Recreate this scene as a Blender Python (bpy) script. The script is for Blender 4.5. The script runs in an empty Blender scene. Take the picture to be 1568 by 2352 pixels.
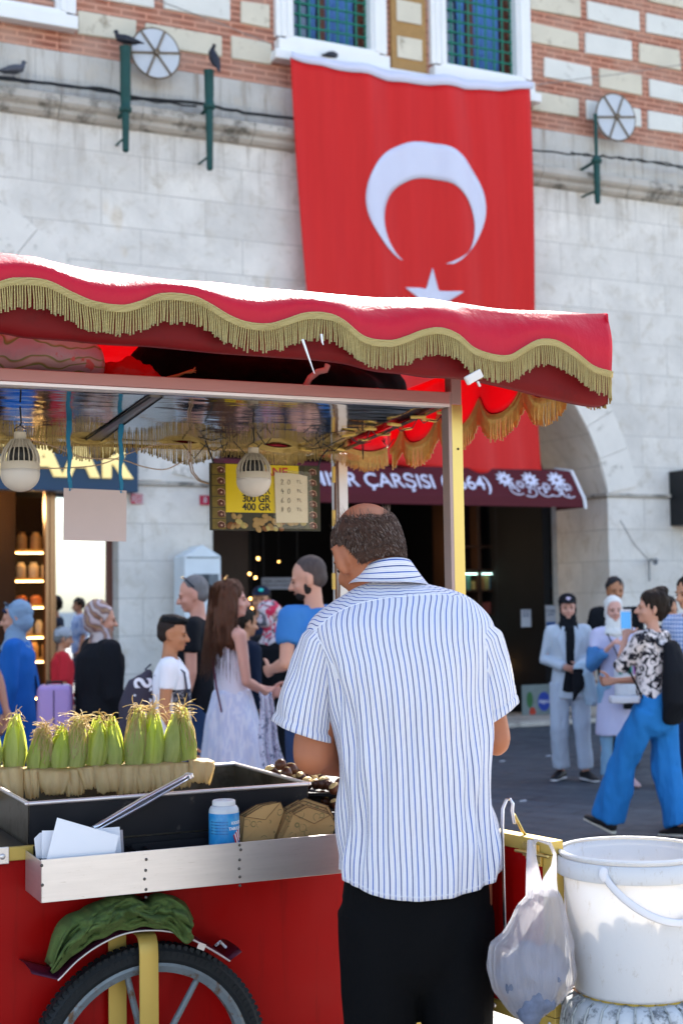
import bpy, math, random
import numpy as np
from mathutils import Vector, Matrix, noise, Quaternion
random.seed(7)
R = math.radians
sc = bpy.context.scene
C = sc.collection
# ------------------------------------------------------------------ camera
FPX, TILT, ROLL, CAMZ = 3300.0, R(3.675), R(0.85), 1.58
_F = Vector((0, math.cos(TILT), math.sin(TILT))); _R0 = Vector((1, 0, 0)); _U0 = Vector((0, -math.sin(TILT), math.cos(TILT)))
_R = _R0*math.cos(ROLL) - _U0*math.sin(ROLL); _U = _U0*math.cos(ROLL) + _R0*math.sin(ROLL)
camd = bpy.data.cameras.new('camera'); cam = bpy.data.objects.new('camera', camd); C.objects.link(cam)
cam.matrix_world = Matrix(((_R.x, _U.x, -_F.x, 0), (_R.y, _U.y, -_F.y, 0), (_R.z, _U.z, -_F.z, CAMZ), (0, 0, 0, 1)))
camd.sensor_fit = 'VERTICAL'; camd.sensor_height = 36; camd.lens = 36*FPX/2352
camd.clip_end = 3000; camd.clip_start = .05
camd.dof.use_dof = True; camd.dof.focus_distance = 3.75; camd.dof.aperture_fstop = 4.6
sc.camera = cam
sc.render.resolution_x = 682; sc.render.resolution_y = 1024
# ------------------------------------------------------------------ light
SUN_EL, SUN_AZ = R(41.5), R(9)          # azimuth from +Y (straight ahead) towards +X
w = bpy.data.worlds.new('World'); sc.world = w; w.use_nodes = True
nt = w.node_tree; nt.nodes.clear()
sky = nt.nodes.new('ShaderNodeTexSky'); sky.sky_type = 'NISHITA'; sky.sun_disc = False
sky.sun_elevation = SUN_EL; sky.sun_rotation = SUN_AZ; sky.air_density = 1.0; sky.dust_density = 1.6; sky.ozone_density = 1.0
bg = nt.nodes.new('ShaderNodeBackground'); bg.inputs[1].default_value = .15
wo = nt.nodes.new('ShaderNodeOutputWorld'); wb = nt.nodes.new('ShaderNodeMix'); wb.data_type = 'RGBA'; wb.blend_type = 'MULTIPLY'; wb.inputs[0].default_value = 1; wb.inputs[7].default_value = (1.08, 1.0, .94, 1)
nt.links.new(sky.outputs[0], wb.inputs[6]); nt.links.new(wb.outputs[2], bg.inputs[0]); nt.links.new(bg.outputs[0], wo.inputs[0])
sl = bpy.data.lights.new('sun', 'SUN'); sl.energy = 4.6; sl.angle = R(.5); sl.color = (1, .955, .88)
so = bpy.data.objects.new('sun', sl); C.objects.link(so)
S = Vector((math.sin(SUN_AZ)*math.cos(SUN_EL), math.cos(SUN_AZ)*math.cos(SUN_EL), math.sin(SUN_EL)))
so.rotation_euler = S.to_track_quat('Z', 'Y').to_euler(); so.location = (0, 0, 30)
sc.view_settings.view_transform = 'Standard'; sc.view_settings.look = 'None'; sc.view_settings.gamma = 1
sc.view_settings.exposure = 1.9
sc.cycles.use_denoising = True; sc.cycles.max_bounces = 7; sc.cycles.diffuse_bounces = 4; sc.cycles.glossy_bounces = 3
sc.cycles.transmission_bounces = 4; sc.cycles.transparent_max_bounces = 8; sc.cycles.caustics_reflective = False; sc.cycles.caustics_refractive = False
sc.cycles.sample_clamp_indirect = 6
# ------------------------------------------------------------------ geometry of places
def ray(x, y): return _F + _R*((x-784)/FPX) - _U*((y-1176)/FPX)
def dep(x, y, D):
    d = ray(x, y); return Vector((0, 0, CAMZ)) + d*(D/d.y)
class Frame:                      # a vertical working plane: local x along it, y away from the street, z up
    def __init__(s, D0, a):
        s.o = Vector((0, D0, 0)); s.a = R(a); s.ex = Vector((math.cos(s.a), math.sin(s.a), 0)); s.ey = Vector((-math.sin(s.a), math.cos(s.a), 0))
    def px(s, x, y, off=0):
        d = ray(x, y); k = ((s.o + s.ey*off - Vector((0, 0, CAMZ))).dot(s.ey))/d.dot(s.ey)
        p = Vector((0, 0, CAMZ)) + d*k - s.o
        return p.dot(s.ex), p.z
    def W(s, x, y, z): return s.o + s.ex*x + s.ey*y + Vector((0, 0, z))
B = Frame(17.25, 26.5)            # market facade
K = Frame(4.31, 24.6)             # front of the cart
def lerp(a, b, t): return a + (b-a)*t
def interp(pts, x):
    if x <= pts[0][0]: return pts[0][1]
    for (x0, y0), (x1, y1) in zip(pts, pts[1:]):
        if x <= x1: return y0 + (y1-y0)*(x-x0)/(x1-x0)
    return pts[-1][1]
def sinterp(pts, x):              # smooth (Catmull-Rom) interpolation
    if x <= pts[0][0]: return pts[0][1]
    if x >= pts[-1][0]: return pts[-1][1]
    for i in range(len(pts)-1):
        if x <= pts[i+1][0]:
            x0, y0 = pts[i]; x1, y1 = pts[i+1]; h = x1-x0; t = (x-x0)/h
            m0 = (y1-pts[i-1][1])/(x1-pts[i-1][0]) if i > 0 else (y1-y0)/h
            m1 = (pts[i+2][1]-y0)/(pts[i+2][0]-x0) if i+2 < len(pts) else (y1-y0)/h
            return (2*t**3-3*t*t+1)*y0 + (t**3-2*t*t+t)*h*m0 + (-2*t**3+3*t*t)*y1 + (t**3-t*t)*h*m1
def fbm(p, o=3):
    s, a = 0., .5
    p = Vector(p)
    for _ in range(o): s += a*noise.noise(p); p = p*2.03; a *= .5
    return s
# ------------------------------------------------------------------ mesh builder
class MB:
    def __init__(s): s.v = []; s.f = []; s.m = []; s.uv = {}
    def add(s, vs, fs, mat=0, uvs=None):
        b = len(s.v); s.v += [tuple(v) for v in vs]
        for i, f in enumerate(fs):
            if uvs is not None: s.uv[len(s.f)] = [uvs[k] for k in f]
            s.f.append(tuple(b+k for k in f)); s.m.append(mat)
        return s
    def box(s, c, size, mat=0, rot=None):
        x, y, z = [q/2 for q in size]
        vs = [Vector((a*x, b*y, d*z)) for a in (-1, 1) for b in (-1, 1) for d in (-1, 1)]
        if rot is not None: vs = [rot @ v for v in vs]
        vs = [v+Vector(c) for v in vs]
        return s.add(vs, [(0, 1, 3, 2), (4, 6, 7, 5), (0, 4, 5, 1), (2, 3, 7, 6), (0, 2, 6, 4), (1, 5, 7, 3)], mat)
    def b2(s, x0, x1, y0, y1, z0, z1, mat=0): return s.box(((x0+x1)/2, (y0+y1)/2, (z0+z1)/2), (abs(x1-x0), abs(y1-y0), abs(z1-z0)), mat)
    def grid(s, P, mat=0, cu=False, cv=False, uv=None, flip=False):   # P[i][j]
        n, m = len(P), len(P[0]); vs = [p for row in P for p in row]; fs = []; 
        for i in range(n if cu else n-1):
            for j in range(m if cv else m-1):
                a, b, c, d = i*m+j, i*m+(j+1) % m, ((i+1) % n)*m+(j+1) % m, ((i+1) % n)*m+j
                fs.append((a, d, c, b) if flip else (a, b, c, d))
        if uv is not None and not cu and not cv: s.add(vs, fs, mat, [q for row in uv for q in row])
        else: s.add(vs, fs, mat)
        return s
    def tube(s, pts, r, n=8, mat=0, up=None, cap='round', flat=1.0, closed=False):
        pts = [Vector(p) for p in pts]; k = len(pts)
        rr = [r]*k if isinstance(r, (int, float)) else list(r)
        rr = [(q, q*flat) if isinstance(q, (int, float)) else q for q in rr]
        if cap == 'round' and not closed:
            d0 = (pts[0]-pts[1]).normalized(); d1 = (pts[-1]-pts[-2]).normalized()
            m0 = min(rr[0]); m1 = min(rr[-1]); P = []; Q = []
            for a in (78, 50, 25): P.append(pts[0]+d0*m0*math.sin(R(a))); Q.append((rr[0][0]*math.cos(R(a)), rr[0][1]*math.cos(R(a))))
            P += pts; Q += rr
            for a in (25, 50, 78): P.append(pts[-1]+d1*m1*math.sin(R(a))); Q.append((rr[-1][0]*math.cos(R(a)), rr[-1][1]*math.cos(R(a))))
            pts, rr = P, Q; k = len(pts)
        rings = []; prev = None
        for i in range(k):
            if closed: t = pts[(i+1) % k]-pts[i-1]
            else: t = pts[min(i+1, k-1)]-pts[max(i-1, 0)]
            if t.length < 1e-9: t = Vector((0, 0, 1))
            t.normalize()
            if prev is None:
                u = Vector(up) if up is not None else (Vector((1, 0, 0)) if abs(t.x) < .8 else Vector((0, 1, 0)))
            else: u = prev if up is None else Vector(up)
            a = u - t*u.dot(t)
            if a.length < 1e-6: a = t.orthogonal()
            a.normalize(); prev = a; b = t.cross(a)
            rings.append([pts[i]+a*math.cos(q)*rr[i][0]+b*math.sin(q)*rr[i][1] for q in [2*math.pi*j/n for j in range(n)]])
        s.grid(rings, mat, cu=closed, cv=True, flip=False)
        if not closed:
            bs = len(s.v)-k*n
            s.f.append(tuple(bs+j for j in range(n))); s.m.append(mat)
            s.f.append(tuple(bs+(k-1)*n+j for j in reversed(range(n)))); s.m.append(mat)
        return s
    def lathe(s, prof, n=24, c=(0, 0, 0), mat=0, rot=None, cap=True, ang=2*math.pi):
        c = Vector(c); P = []
        for r, z in prof: P.append([Vector((r*math.cos(2*math.pi*j/n), r*math.sin(2*math.pi*j/n), z)) for j in range(n)])
        if rot is not None: P = [[rot @ p for p in row] for row in P]
        P = [[p+c for p in row] for row in P]
        s.grid(P, mat, cv=True); b = len(s.v)-len(prof)*n
        if cap:
            s.f.append(tuple(b+j for j in reversed(range(n)))); s.m.append(mat)
            s.f.append(tuple(b+(len(prof)-1)*n+j for j in range(n))); s.m.append(mat)
        return s
    def ell(s, c, r, mat=0, rot=None, n=16, m=10):
        prof = [(math.sin(math.pi*i/m), -math.cos(math.pi*i/m)) for i in range(1, m)]
        c = Vector(c); P = [[Vector((a*math.cos(2*math.pi*j/n)*r[0], a*math.sin(2*math.pi*j/n)*r[1], z*r[2])) for j in range(n)] for a, z in prof]
        P = [[Vector((0, 0, -r[2]*.999))]*n] + P + [[Vector((0, 0, r[2]*.999))]*n]
        P[0] = [p+Vector((.001*r[0]*math.cos(2*math.pi*j/n), .001*r[1]*math.sin(2*math.pi*j/n), 0)) for j, p in enumerate(P[0])]
        P[-1] = [p+Vector((.001*r[0]*math.cos(2*math.pi*j/n), .001*r[1]*math.sin(2*math.pi*j/n), 0)) for j, p in enumerate(P[-1])]
        if rot is not None: P = [[rot @ p for p in row] for row in P]
        P = [[p+c for p in row] for row in P]
        s.grid(P, mat, cv=True); b = len(s.v)-len(P)*n
        s.f.append(tuple(b+j for j in reversed(range(n)))); s.m.append(mat)
        s.f.append(tuple(b+(len(P)-1)*n+j for j in range(n))); s.m.append(mat)
        return s
    def prism(s, poly, h, mat=0, T=None):        # poly in local xy, extruded along z from 0 to h
        n = len(poly); vs = [Vector((x, y, 0)) for x, y in poly]+[Vector((x, y, h)) for x, y in poly]
        if T is not None: vs = [T @ v for v in vs]
        return s.add(vs, [tuple(reversed(range(n))), tuple(range(n, 2*n))]+[(i, (i+1) % n, n+(i+1) % n, n+i) for i in range(n)], mat)
    def mesh(s, name):
        me = bpy.data.meshes.new(name); me.from_pydata(s.v, [], s.f)
        me.polygons.foreach_set('material_index', s.m)
        if s.uv:
            ul = me.uv_layers.new(name='UVMap')
            for p in me.polygons:
                q = s.uv.get(p.index)
                if q:
                    for li, c in zip(p.loop_indices, q): ul.data[li].uv = c
        me.update(); return me
def link(name, me, mats, parent=None, smooth=True, loc=None, rot=None, bevel=0, seg=2, auto=None, solid=0, sub=0):
    o = bpy.data.objects.new(name, me); C.objects.link(o)
    if mats is not None:
        idx = [p.material_index for p in me.polygons] if len(me.materials) else None
        if idx is not None: me.materials.clear()
        for m in (mats if isinstance(mats, (list, tuple)) else [mats]): me.materials.append(m)
    if smooth: me.polygons.foreach_set('use_smooth', [True]*len(me.polygons))
    if auto is not None:
        me.polygons.foreach_set('use_smooth', [True]*len(me.polygons)); me.set_sharp_from_angle(angle=R(auto))
    if solid:
        m = o.modifiers.new('solid', 'SOLIDIFY'); m.thickness = solid; m.offset = 0
    if sub:
        m = o.modifiers.new('sub', 'SUBSURF'); m.levels = sub; m.render_levels = sub
    if bevel:
        m = o.modifiers.new('bevel', 'BEVEL'); m.width = bevel; m.segments = seg; m.limit_method = 'ANGLE'; m.angle_limit = R(40); m.harden_normals = False
    if parent is not None: o.parent = parent
    if loc is not None: o.location = loc
    if rot is not None: o.rotation_euler = rot
    return o
def obj(name, mb, mats, parent=None, **k):
    k.setdefault('smooth', False); return link(name, mb.mesh(name), mats, parent, **k)
def empty(name, label=None, cat=None, loc=(0, 0, 0), rz=0, group=None, kind=None):
    o = bpy.data.objects.new(name, None); C.objects.link(o); o.location = loc; o.rotation_euler = (0, 0, rz); o.empty_display_size = .1
    return tag(o, label, cat, group, kind)
def tag(o, label=None, cat=None, group=None, kind=None):
    if label: o['label'] = label
    if cat: o['category'] = cat
    if group: o['group'] = group
    if kind: o['kind'] = kind
    return o
TS = bpy.data.scenes.new('temporary')            # small side scene, only used to evaluate modifiers quickly, removed at the end
def evalmesh(o):
    TS.collection.objects.link(o)
    with bpy.context.temp_override(scene=TS, view_layer=TS.view_layers[0]):
        dg = bpy.context.evaluated_depsgraph_get(); me = bpy.data.meshes.new_from_object(o.evaluated_get(dg))
    TS.collection.objects.unlink(o); return me
def fuse(mb, voxel=.012, it=6, amp=0, scale=10, aniso=(1, 1, .4), seed=0, fac=.6):
    me = mb.mesh('t'); o = bpy.data.objects.new('t', me)
    m = o.modifiers.new('r', 'REMESH'); m.mode = 'VOXEL'; m.voxel_size = voxel
    if it: q = o.modifiers.new('s', 'SMOOTH'); q.iterations = it; q.factor = fac
    out = evalmesh(o); bpy.data.objects.remove(o); bpy.data.meshes.remove(me)
    if amp:
        n_ = len(out.vertices); co = np.empty(n_*3, 'f'); nn = np.empty(n_*3, 'f'); out.vertices.foreach_get('co', co); out.vertex_normals.foreach_get('vector', nn)
        co = co.reshape(-1, 3); nn = nn.reshape(-1, 3)
        d = np.array([2*amp*fbm((c[0]*scale*aniso[0]+seed*3.7, c[1]*scale*aniso[1], c[2]*scale*aniso[2]+seed), 3) for c in co.tolist()], 'f')
        out.vertices.foreach_set('co', (co+nn*d[:, None]).ravel()); out.update()
    return out
def text(name, body, mat, size, loc, rot, parent=None, extrude=.003, bold=0, align='CENTER', sx=1, shear=0, space=1, bevel=0):
    cu = bpy.data.curves.new(name, 'FONT'); cu.body = body; cu.size = size; cu.extrude = extrude; cu.offset = bold
    cu.align_x = align; cu.align_y = 'CENTER'; cu.shear = shear; cu.space_character = space; cu.bevel_depth = bevel
    o = bpy.data.objects.new('t', cu); me = evalmesh(o); bpy.data.objects.remove(o); bpy.data.curves.remove(cu)
    for v in me.vertices: v.co.x *= sx
    o = bpy.data.objects.new(name, me); C.objects.link(o); me.materials.clear(); me.materials.append(mat)
    o.location = loc; o.rotation_euler = rot
    if parent is not None: o.parent = parent
    return o
# ------------------------------------------------------------------ materials
class NT:
    def __init__(s, name):
        s.m = bpy.data.materials.new(name); s.m.use_nodes = True; s.t = s.m.node_tree
        s.b = s.t.nodes['Principled BSDF']; s.out = s.t.nodes['Material Output']
    def n(s, typ, **k):
        x = s.t.nodes.new(typ)
        for a, b in k.items():
            if a.startswith('i_'): x.inputs[a[2:].replace('_', ' ')].default_value = b
            else: setattr(x, a, b)
        return x
    def l(s, a, b): s.t.links.new(a, b)
    def coord(s, kind='Object', scale=(1, 1, 1), rot=(0, 0, 0)):
        tc = s.n('ShaderNodeTexCoord'); mp = s.n('ShaderNodeMapping'); mp.inputs['Scale'].default_value = scale; mp.inputs['Rotation'].default_value = rot
        s.l(tc.outputs[kind], mp.inputs[0]); return mp.outputs[0]
    def noise(s, co, scale, detail=4, rough=.55, dist=0):
        x = s.n('ShaderNodeTexNoise'); x.inputs['Scale'].default_value = scale; x.inputs['Detail'].default_value = detail; x.inputs['Roughness'].default_value = rough; x.inputs['Distortion'].default_value = dist
        s.l(co, x.inputs['Vector']); return x.outputs['Fac']
    def ramp(s, fac, stops, mode='LINEAR'):
        x = s.n('ShaderNodeValToRGB'); x.color_ramp.interpolation = mode; e = x.color_ramp.elements
        while len(e) < len(stops): e.new(.5)
        for i, (p, c) in enumerate(stops):
            e[i].position = p; e[i].color = (c, c, c, 1) if isinstance(c, (int, float)) else (*c, 1)
        s.l(fac, x.inputs[0]); return x.outputs[0]
    def mix(s, fac, a, b, mode='MIX'):
        x = s.n('ShaderNodeMix', data_type='RGBA', blend_type=mode)
        for v, i in ((fac, 0), (a, 6), (b, 7)):
            if isinstance(v, (int, float)): x.inputs[i].default_value = v if i == 0 else (v, v, v, 1)
            elif isinstance(v, tuple): x.inputs[i].default_value = (*v, 1)
            else: s.l(v, x.inputs[i])
        return x.outputs[2]
    def math(s, op, a, b=0, c=None):
        x = s.n('ShaderNodeMath', operation=op)
        for v, i in ((a, 0), (b, 1), (c, 2)):
            if v is None: continue
            if isinstance(v, (int, float)): x.inputs[i].default_value = v
            else: s.l(v, x.inputs[i])
        return x.outputs[0]
    def bump(s, h, strength=.3, dist=.01, chain=None):
        x = s.n('ShaderNodeBump'); x.inputs['Strength'].default_value = strength; x.inputs['Distance'].default_value = dist; s.l(h, x.inputs['Height'])
        if chain is not None: s.l(chain, x.inputs['Normal'])
        s.l(x.outputs[0], s.b.inputs['Normal']); return x.outputs[0]
    def base(s, c, rough=.6, metal=0, spec=.5):
        if isinstance(c, tuple): s.b.inputs['Base Color'].default_value = (*c, 1)
        else: s.l(c, s.b.inputs['Base Color'])
        if isinstance(rough, (int, float)): s.b.inputs['Roughness'].default_value = rough
        else: s.l(rough, s.b.inputs['Roughness'])
        s.b.inputs['Metallic'].default_value = metal; s.b.inputs['Specular IOR Level'].default_value = spec
    def translucent(s, col, fac=.4):
        tr = s.n('ShaderNodeBsdfTranslucent'); mx = s.n('ShaderNodeMixShader')
        if isinstance(col, tuple): tr.inputs[0].default_value = (*col, 1)
        else: s.l(col, tr.inputs[0])
        mx.inputs[0].default_value = fac; s.l(s.b.outputs[0], mx.inputs[1]); s.l(tr.outputs[0], mx.inputs[2]); s.l(mx.outputs[0], s.out.inputs[0]); return mx
def mul(c, k): return tuple(max(0, min(1, q*k)) for q in c)
def M(name, c, rough=.6, metal=0, var=.12, vs=4, bump=0, bs=60, spec=.28, kind='Object', trans=0, tcol=None, c2=None, aniso=(1, 1, 1), dirt=None, dist=.004):
    t = NT(name); co = t.coord(kind, aniso)
    n1 = t.noise(co, vs, 5, .6); col = t.mix(n1, mul(c, 1-var), mul(c if c2 is None else c2, 1+var))
    if dirt:
        n2 = t.ramp(t.noise(co, dirt[1], 6, .7), [(dirt[2], 0), (dirt[2]+.12, 1)]); col = t.mix(n2, col, dirt[0])
    t.base(col, rough, metal, spec)
    if bump: t.bump(t.noise(co, bs, 4, .6), bump, dist)
    if trans: t.translucent(tcol or c, trans)
    return t.m
def emit(name, c, s):
    t = NT(name); t.base(mul(c, .5), .5); t.b.inputs['Emission Color'].default_value = (*c, 1); t.b.inputs['Emission Strength'].default_value = s; return t.m
# ================================================================== SETTING: ground
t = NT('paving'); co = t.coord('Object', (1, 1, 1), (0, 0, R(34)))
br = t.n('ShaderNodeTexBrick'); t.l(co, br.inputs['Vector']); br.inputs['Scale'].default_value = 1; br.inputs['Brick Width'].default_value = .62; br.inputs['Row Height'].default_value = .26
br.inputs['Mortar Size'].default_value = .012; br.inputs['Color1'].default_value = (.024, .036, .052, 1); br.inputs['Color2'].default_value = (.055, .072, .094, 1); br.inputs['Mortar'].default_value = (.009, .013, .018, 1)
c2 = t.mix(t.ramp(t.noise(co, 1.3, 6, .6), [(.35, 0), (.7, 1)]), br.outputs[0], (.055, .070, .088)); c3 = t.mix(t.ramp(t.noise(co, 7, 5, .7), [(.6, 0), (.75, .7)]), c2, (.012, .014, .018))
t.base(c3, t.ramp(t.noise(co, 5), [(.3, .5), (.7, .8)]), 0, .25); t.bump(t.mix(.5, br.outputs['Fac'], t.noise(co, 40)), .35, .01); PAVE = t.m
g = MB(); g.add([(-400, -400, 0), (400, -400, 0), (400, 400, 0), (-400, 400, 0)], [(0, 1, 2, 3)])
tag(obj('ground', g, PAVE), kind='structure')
t = NT('sunlit_paving'); co = t.coord('Object', (1, 1, 1), (0, 0, R(34))); br = t.n('ShaderNodeTexBrick'); t.l(co, br.inputs['Vector']); br.inputs['Scale'].default_value = 1; br.inputs['Brick Width'].default_value = .5; br.inputs['Row Height'].default_value = .25; br.inputs['Mortar Size'].default_value = .008
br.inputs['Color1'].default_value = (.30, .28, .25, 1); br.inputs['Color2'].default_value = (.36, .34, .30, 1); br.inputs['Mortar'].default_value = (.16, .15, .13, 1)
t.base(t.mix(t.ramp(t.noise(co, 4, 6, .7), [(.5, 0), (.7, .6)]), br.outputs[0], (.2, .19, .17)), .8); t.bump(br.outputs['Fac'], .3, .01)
g = MB(); g.b2(-60, 60, -60, -8.35, 0, .004) ; tag(obj('sunlit_pavement', g, t.m, None, loc=B.o, rot=(0, 0, B.a)), kind='structure')  # paler sheet ends at the building's shadow edge; sunlight put into its colour
# ================================================================== materials of the market
STONE_A = []
def stone_mat(name, c1, c2, w=1.25, h=.42, mort=.35, sc_=1.0):
    t = NT(name); tc = t.n('ShaderNodeTexCoord'); sp = t.n('ShaderNodeSeparateXYZ'); cb = t.n('ShaderNodeCombineXYZ'); t.l(tc.outputs['Object'], sp.inputs[0])
    t.l(t.math('ADD', sp.outputs[0], sp.outputs[1]), cb.inputs[0]); t.l(sp.outputs[2], cb.inputs[1]); t.l(sp.outputs[1], cb.inputs[2]); co = cb.outputs[0]
    br = t.n('ShaderNodeTexBrick'); t.l(co, br.inputs['Vector']); br.inputs['Scale'].default_value = 1; br.inputs['Brick Width'].default_value = w; br.inputs['Row Height'].default_value = h
    br.offset = .37; br.inputs['Mortar Size'].default_value = .006; br.inputs['Mortar Smooth'].default_value = .3; br.inputs['Bias'].default_value = -.2
    br.inputs['Color1'].default_value = (*c1, 1); br.inputs['Color2'].default_value = (*c2, 1); br.inputs['Mortar'].default_value = (*mul(c1, mort), 1)
    n1 = t.ramp(t.noise(co, 1.3, 8, .68, .3), [(.32, 0), (.66, 1)]); a = t.mix(t.math('MULTIPLY', n1, .8), br.outputs[0], mul(c1, .68))
    n2 = t.ramp(t.noise(co, 4.5, 9, .72, .6), [(.52, 0), (.68, .7)]); a = t.mix(n2, a, (.50, .44, .36))
    n3 = t.ramp(t.noise(co, 13, 6, .8), [(.66, 0), (.74, .8)]); a = t.mix(n3, a, (.2, .19, .18))
    st = t.noise(t.coord('Object', (5, 1, .5)), 1.6, 6, .7); zr = t.n('ShaderNodeMapRange'); zr.inputs[1].default_value = 5.9; zr.inputs[2].default_value = 7.1; t.l(sp.outputs[2], zr.inputs[0]); a = t.mix(t.math('MULTIPLY', t.ramp(st, [(.5, 0), (.68, .85)]), t.math('POWER', zr.outputs[0], 1.6)), a, (.27, .22, .17))
    tn = t.noise(t.coord('Object', (1.4, 1, .7)), 1.1, 3, .5); a = t.mix(t.ramp(tn, [(.66, 0), (.72, .5)]), a, (.55, .42, .26))
    t.base(a, .85, 0, .2); b1 = t.bump(t.noise(co, 18, 8, .7), .35, .02)
    x = t.n('ShaderNodeBump'); x.inputs['Strength'].default_value = .4; x.inputs['Distance'].default_value = .008; x.invert = True; t.l(br.outputs['Fac'], x.inputs['Height']); t.l(b1, x.inputs['Normal']); t.l(x.outputs[0], t.b.inputs['Normal'])
    return t.m
STONE = stone_mat('ashlar_stone', (.80, .75, .685), (.69, .645, .59), mort=.55)
STONE2 = M('pale_stone', (.72, .675, .615), .85, var=.16, vs=2.5, bump=.4, bs=14, dirt=((.3, .27, .22), 3.2, .55))
STONED = M('weathered_stone', (.46, .42, .37), .9, var=.3, vs=3, bump=.6, bs=12, dirt=((.14, .13, .11), 2.4, .5), dist=.02)
BLOCK = M('inset_stone', (.60, .55, .44), .85, var=.2, vs=1.7, bump=.3, bs=20, dirt=((.33, .28, .21), 4, .57))
BLOCKW = M('inset_white_stone', (.66, .65, .60), .85, var=.14, vs=2.2, bump=.3, bs=20, dirt=((.36, .33, .28), 5, .6))
t = NT('red_brick'); tc = t.n('ShaderNodeTexCoord'); sp = t.n('ShaderNodeSeparateXYZ'); cb = t.n('ShaderNodeCombineXYZ'); t.l(tc.outputs['Object'], sp.inputs[0]); t.l(sp.outputs[0], cb.inputs[0]); t.l(sp.outputs[2], cb.inputs[1]); co = cb.outputs[0]
br = t.n('ShaderNodeTexBrick'); t.l(co, br.inputs['Vector']); br.inputs['Scale'].default_value = 1; br.inputs['Brick Width'].default_value = .3; br.inputs['Row Height'].default_value = .074; br.inputs['Mortar Size'].default_value = .013; br.inputs['Mortar Smooth'].default_value = .2
br.inputs['Color1'].default_value = (.31, .115, .07, 1); br.inputs['Color2'].default_value = (.25, .095, .065, 1); br.inputs['Mortar'].default_value = (.56, .26, .175, 1)
a = t.mix(t.ramp(t.noise(co, 2.2, 6, .6), [(.35, 0), (.7, .6)]), br.outputs[0], (.50, .33, .25)); t.base(a, .9, 0, .2); t.bump(br.outputs['Fac'], .5, .015); BRICK = t.m
MARBLE = M('white_marble', (.78, .78, .77), .5, var=.05, vs=3, bump=.1, bs=9)
GRILLE = M('green_grille_paint', (.012, .17, .115), .45, var=.25, vs=8)
GREENP = M('green_patina_metal', (.007, .055, .048), .5, var=.4, vs=6, bump=.2, bs=30)
BLACKM = M('black_cable', (.012, .013, .015), .6, var=.2)
NAVY = M('navy_panel', (.012, .045, .10), .4, var=.08)
MAROON = M('maroon_cloth', (.075, .004, .009), .75, var=.15, vs=2, bump=.1, bs=80)
WHITEP = M('white_paint', (.72, .72, .74), .6, var=.04)
BROWNF = M('brown_frame', (.13, .05, .035), .4, var=.15, aniso=(1, 1, .1))
BRONZE = M('polished_bronze_frame', (.28, .17, .10), .22, 1, var=.25, vs=6, aniso=(3, 3, .1))
DARK = M('interior_darkness', (.006, .006, .007), .8, var=.3)  # near-black colour stands in for the darkness of unlit rooms
DARKW = M('dark_wood', (.03, .014, .008), .5, var=.4, aniso=(4, 4, .4))
t = NT('window_glass'); t.base((.03, .06, .1), .05, 0, 1); t.b.inputs['Coat Weight'].default_value = 1; GLASSD = t.m
t = NT('mirror_glass'); t.base((.86, .9, .93), .015, 1); MIRG = t.m
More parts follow.
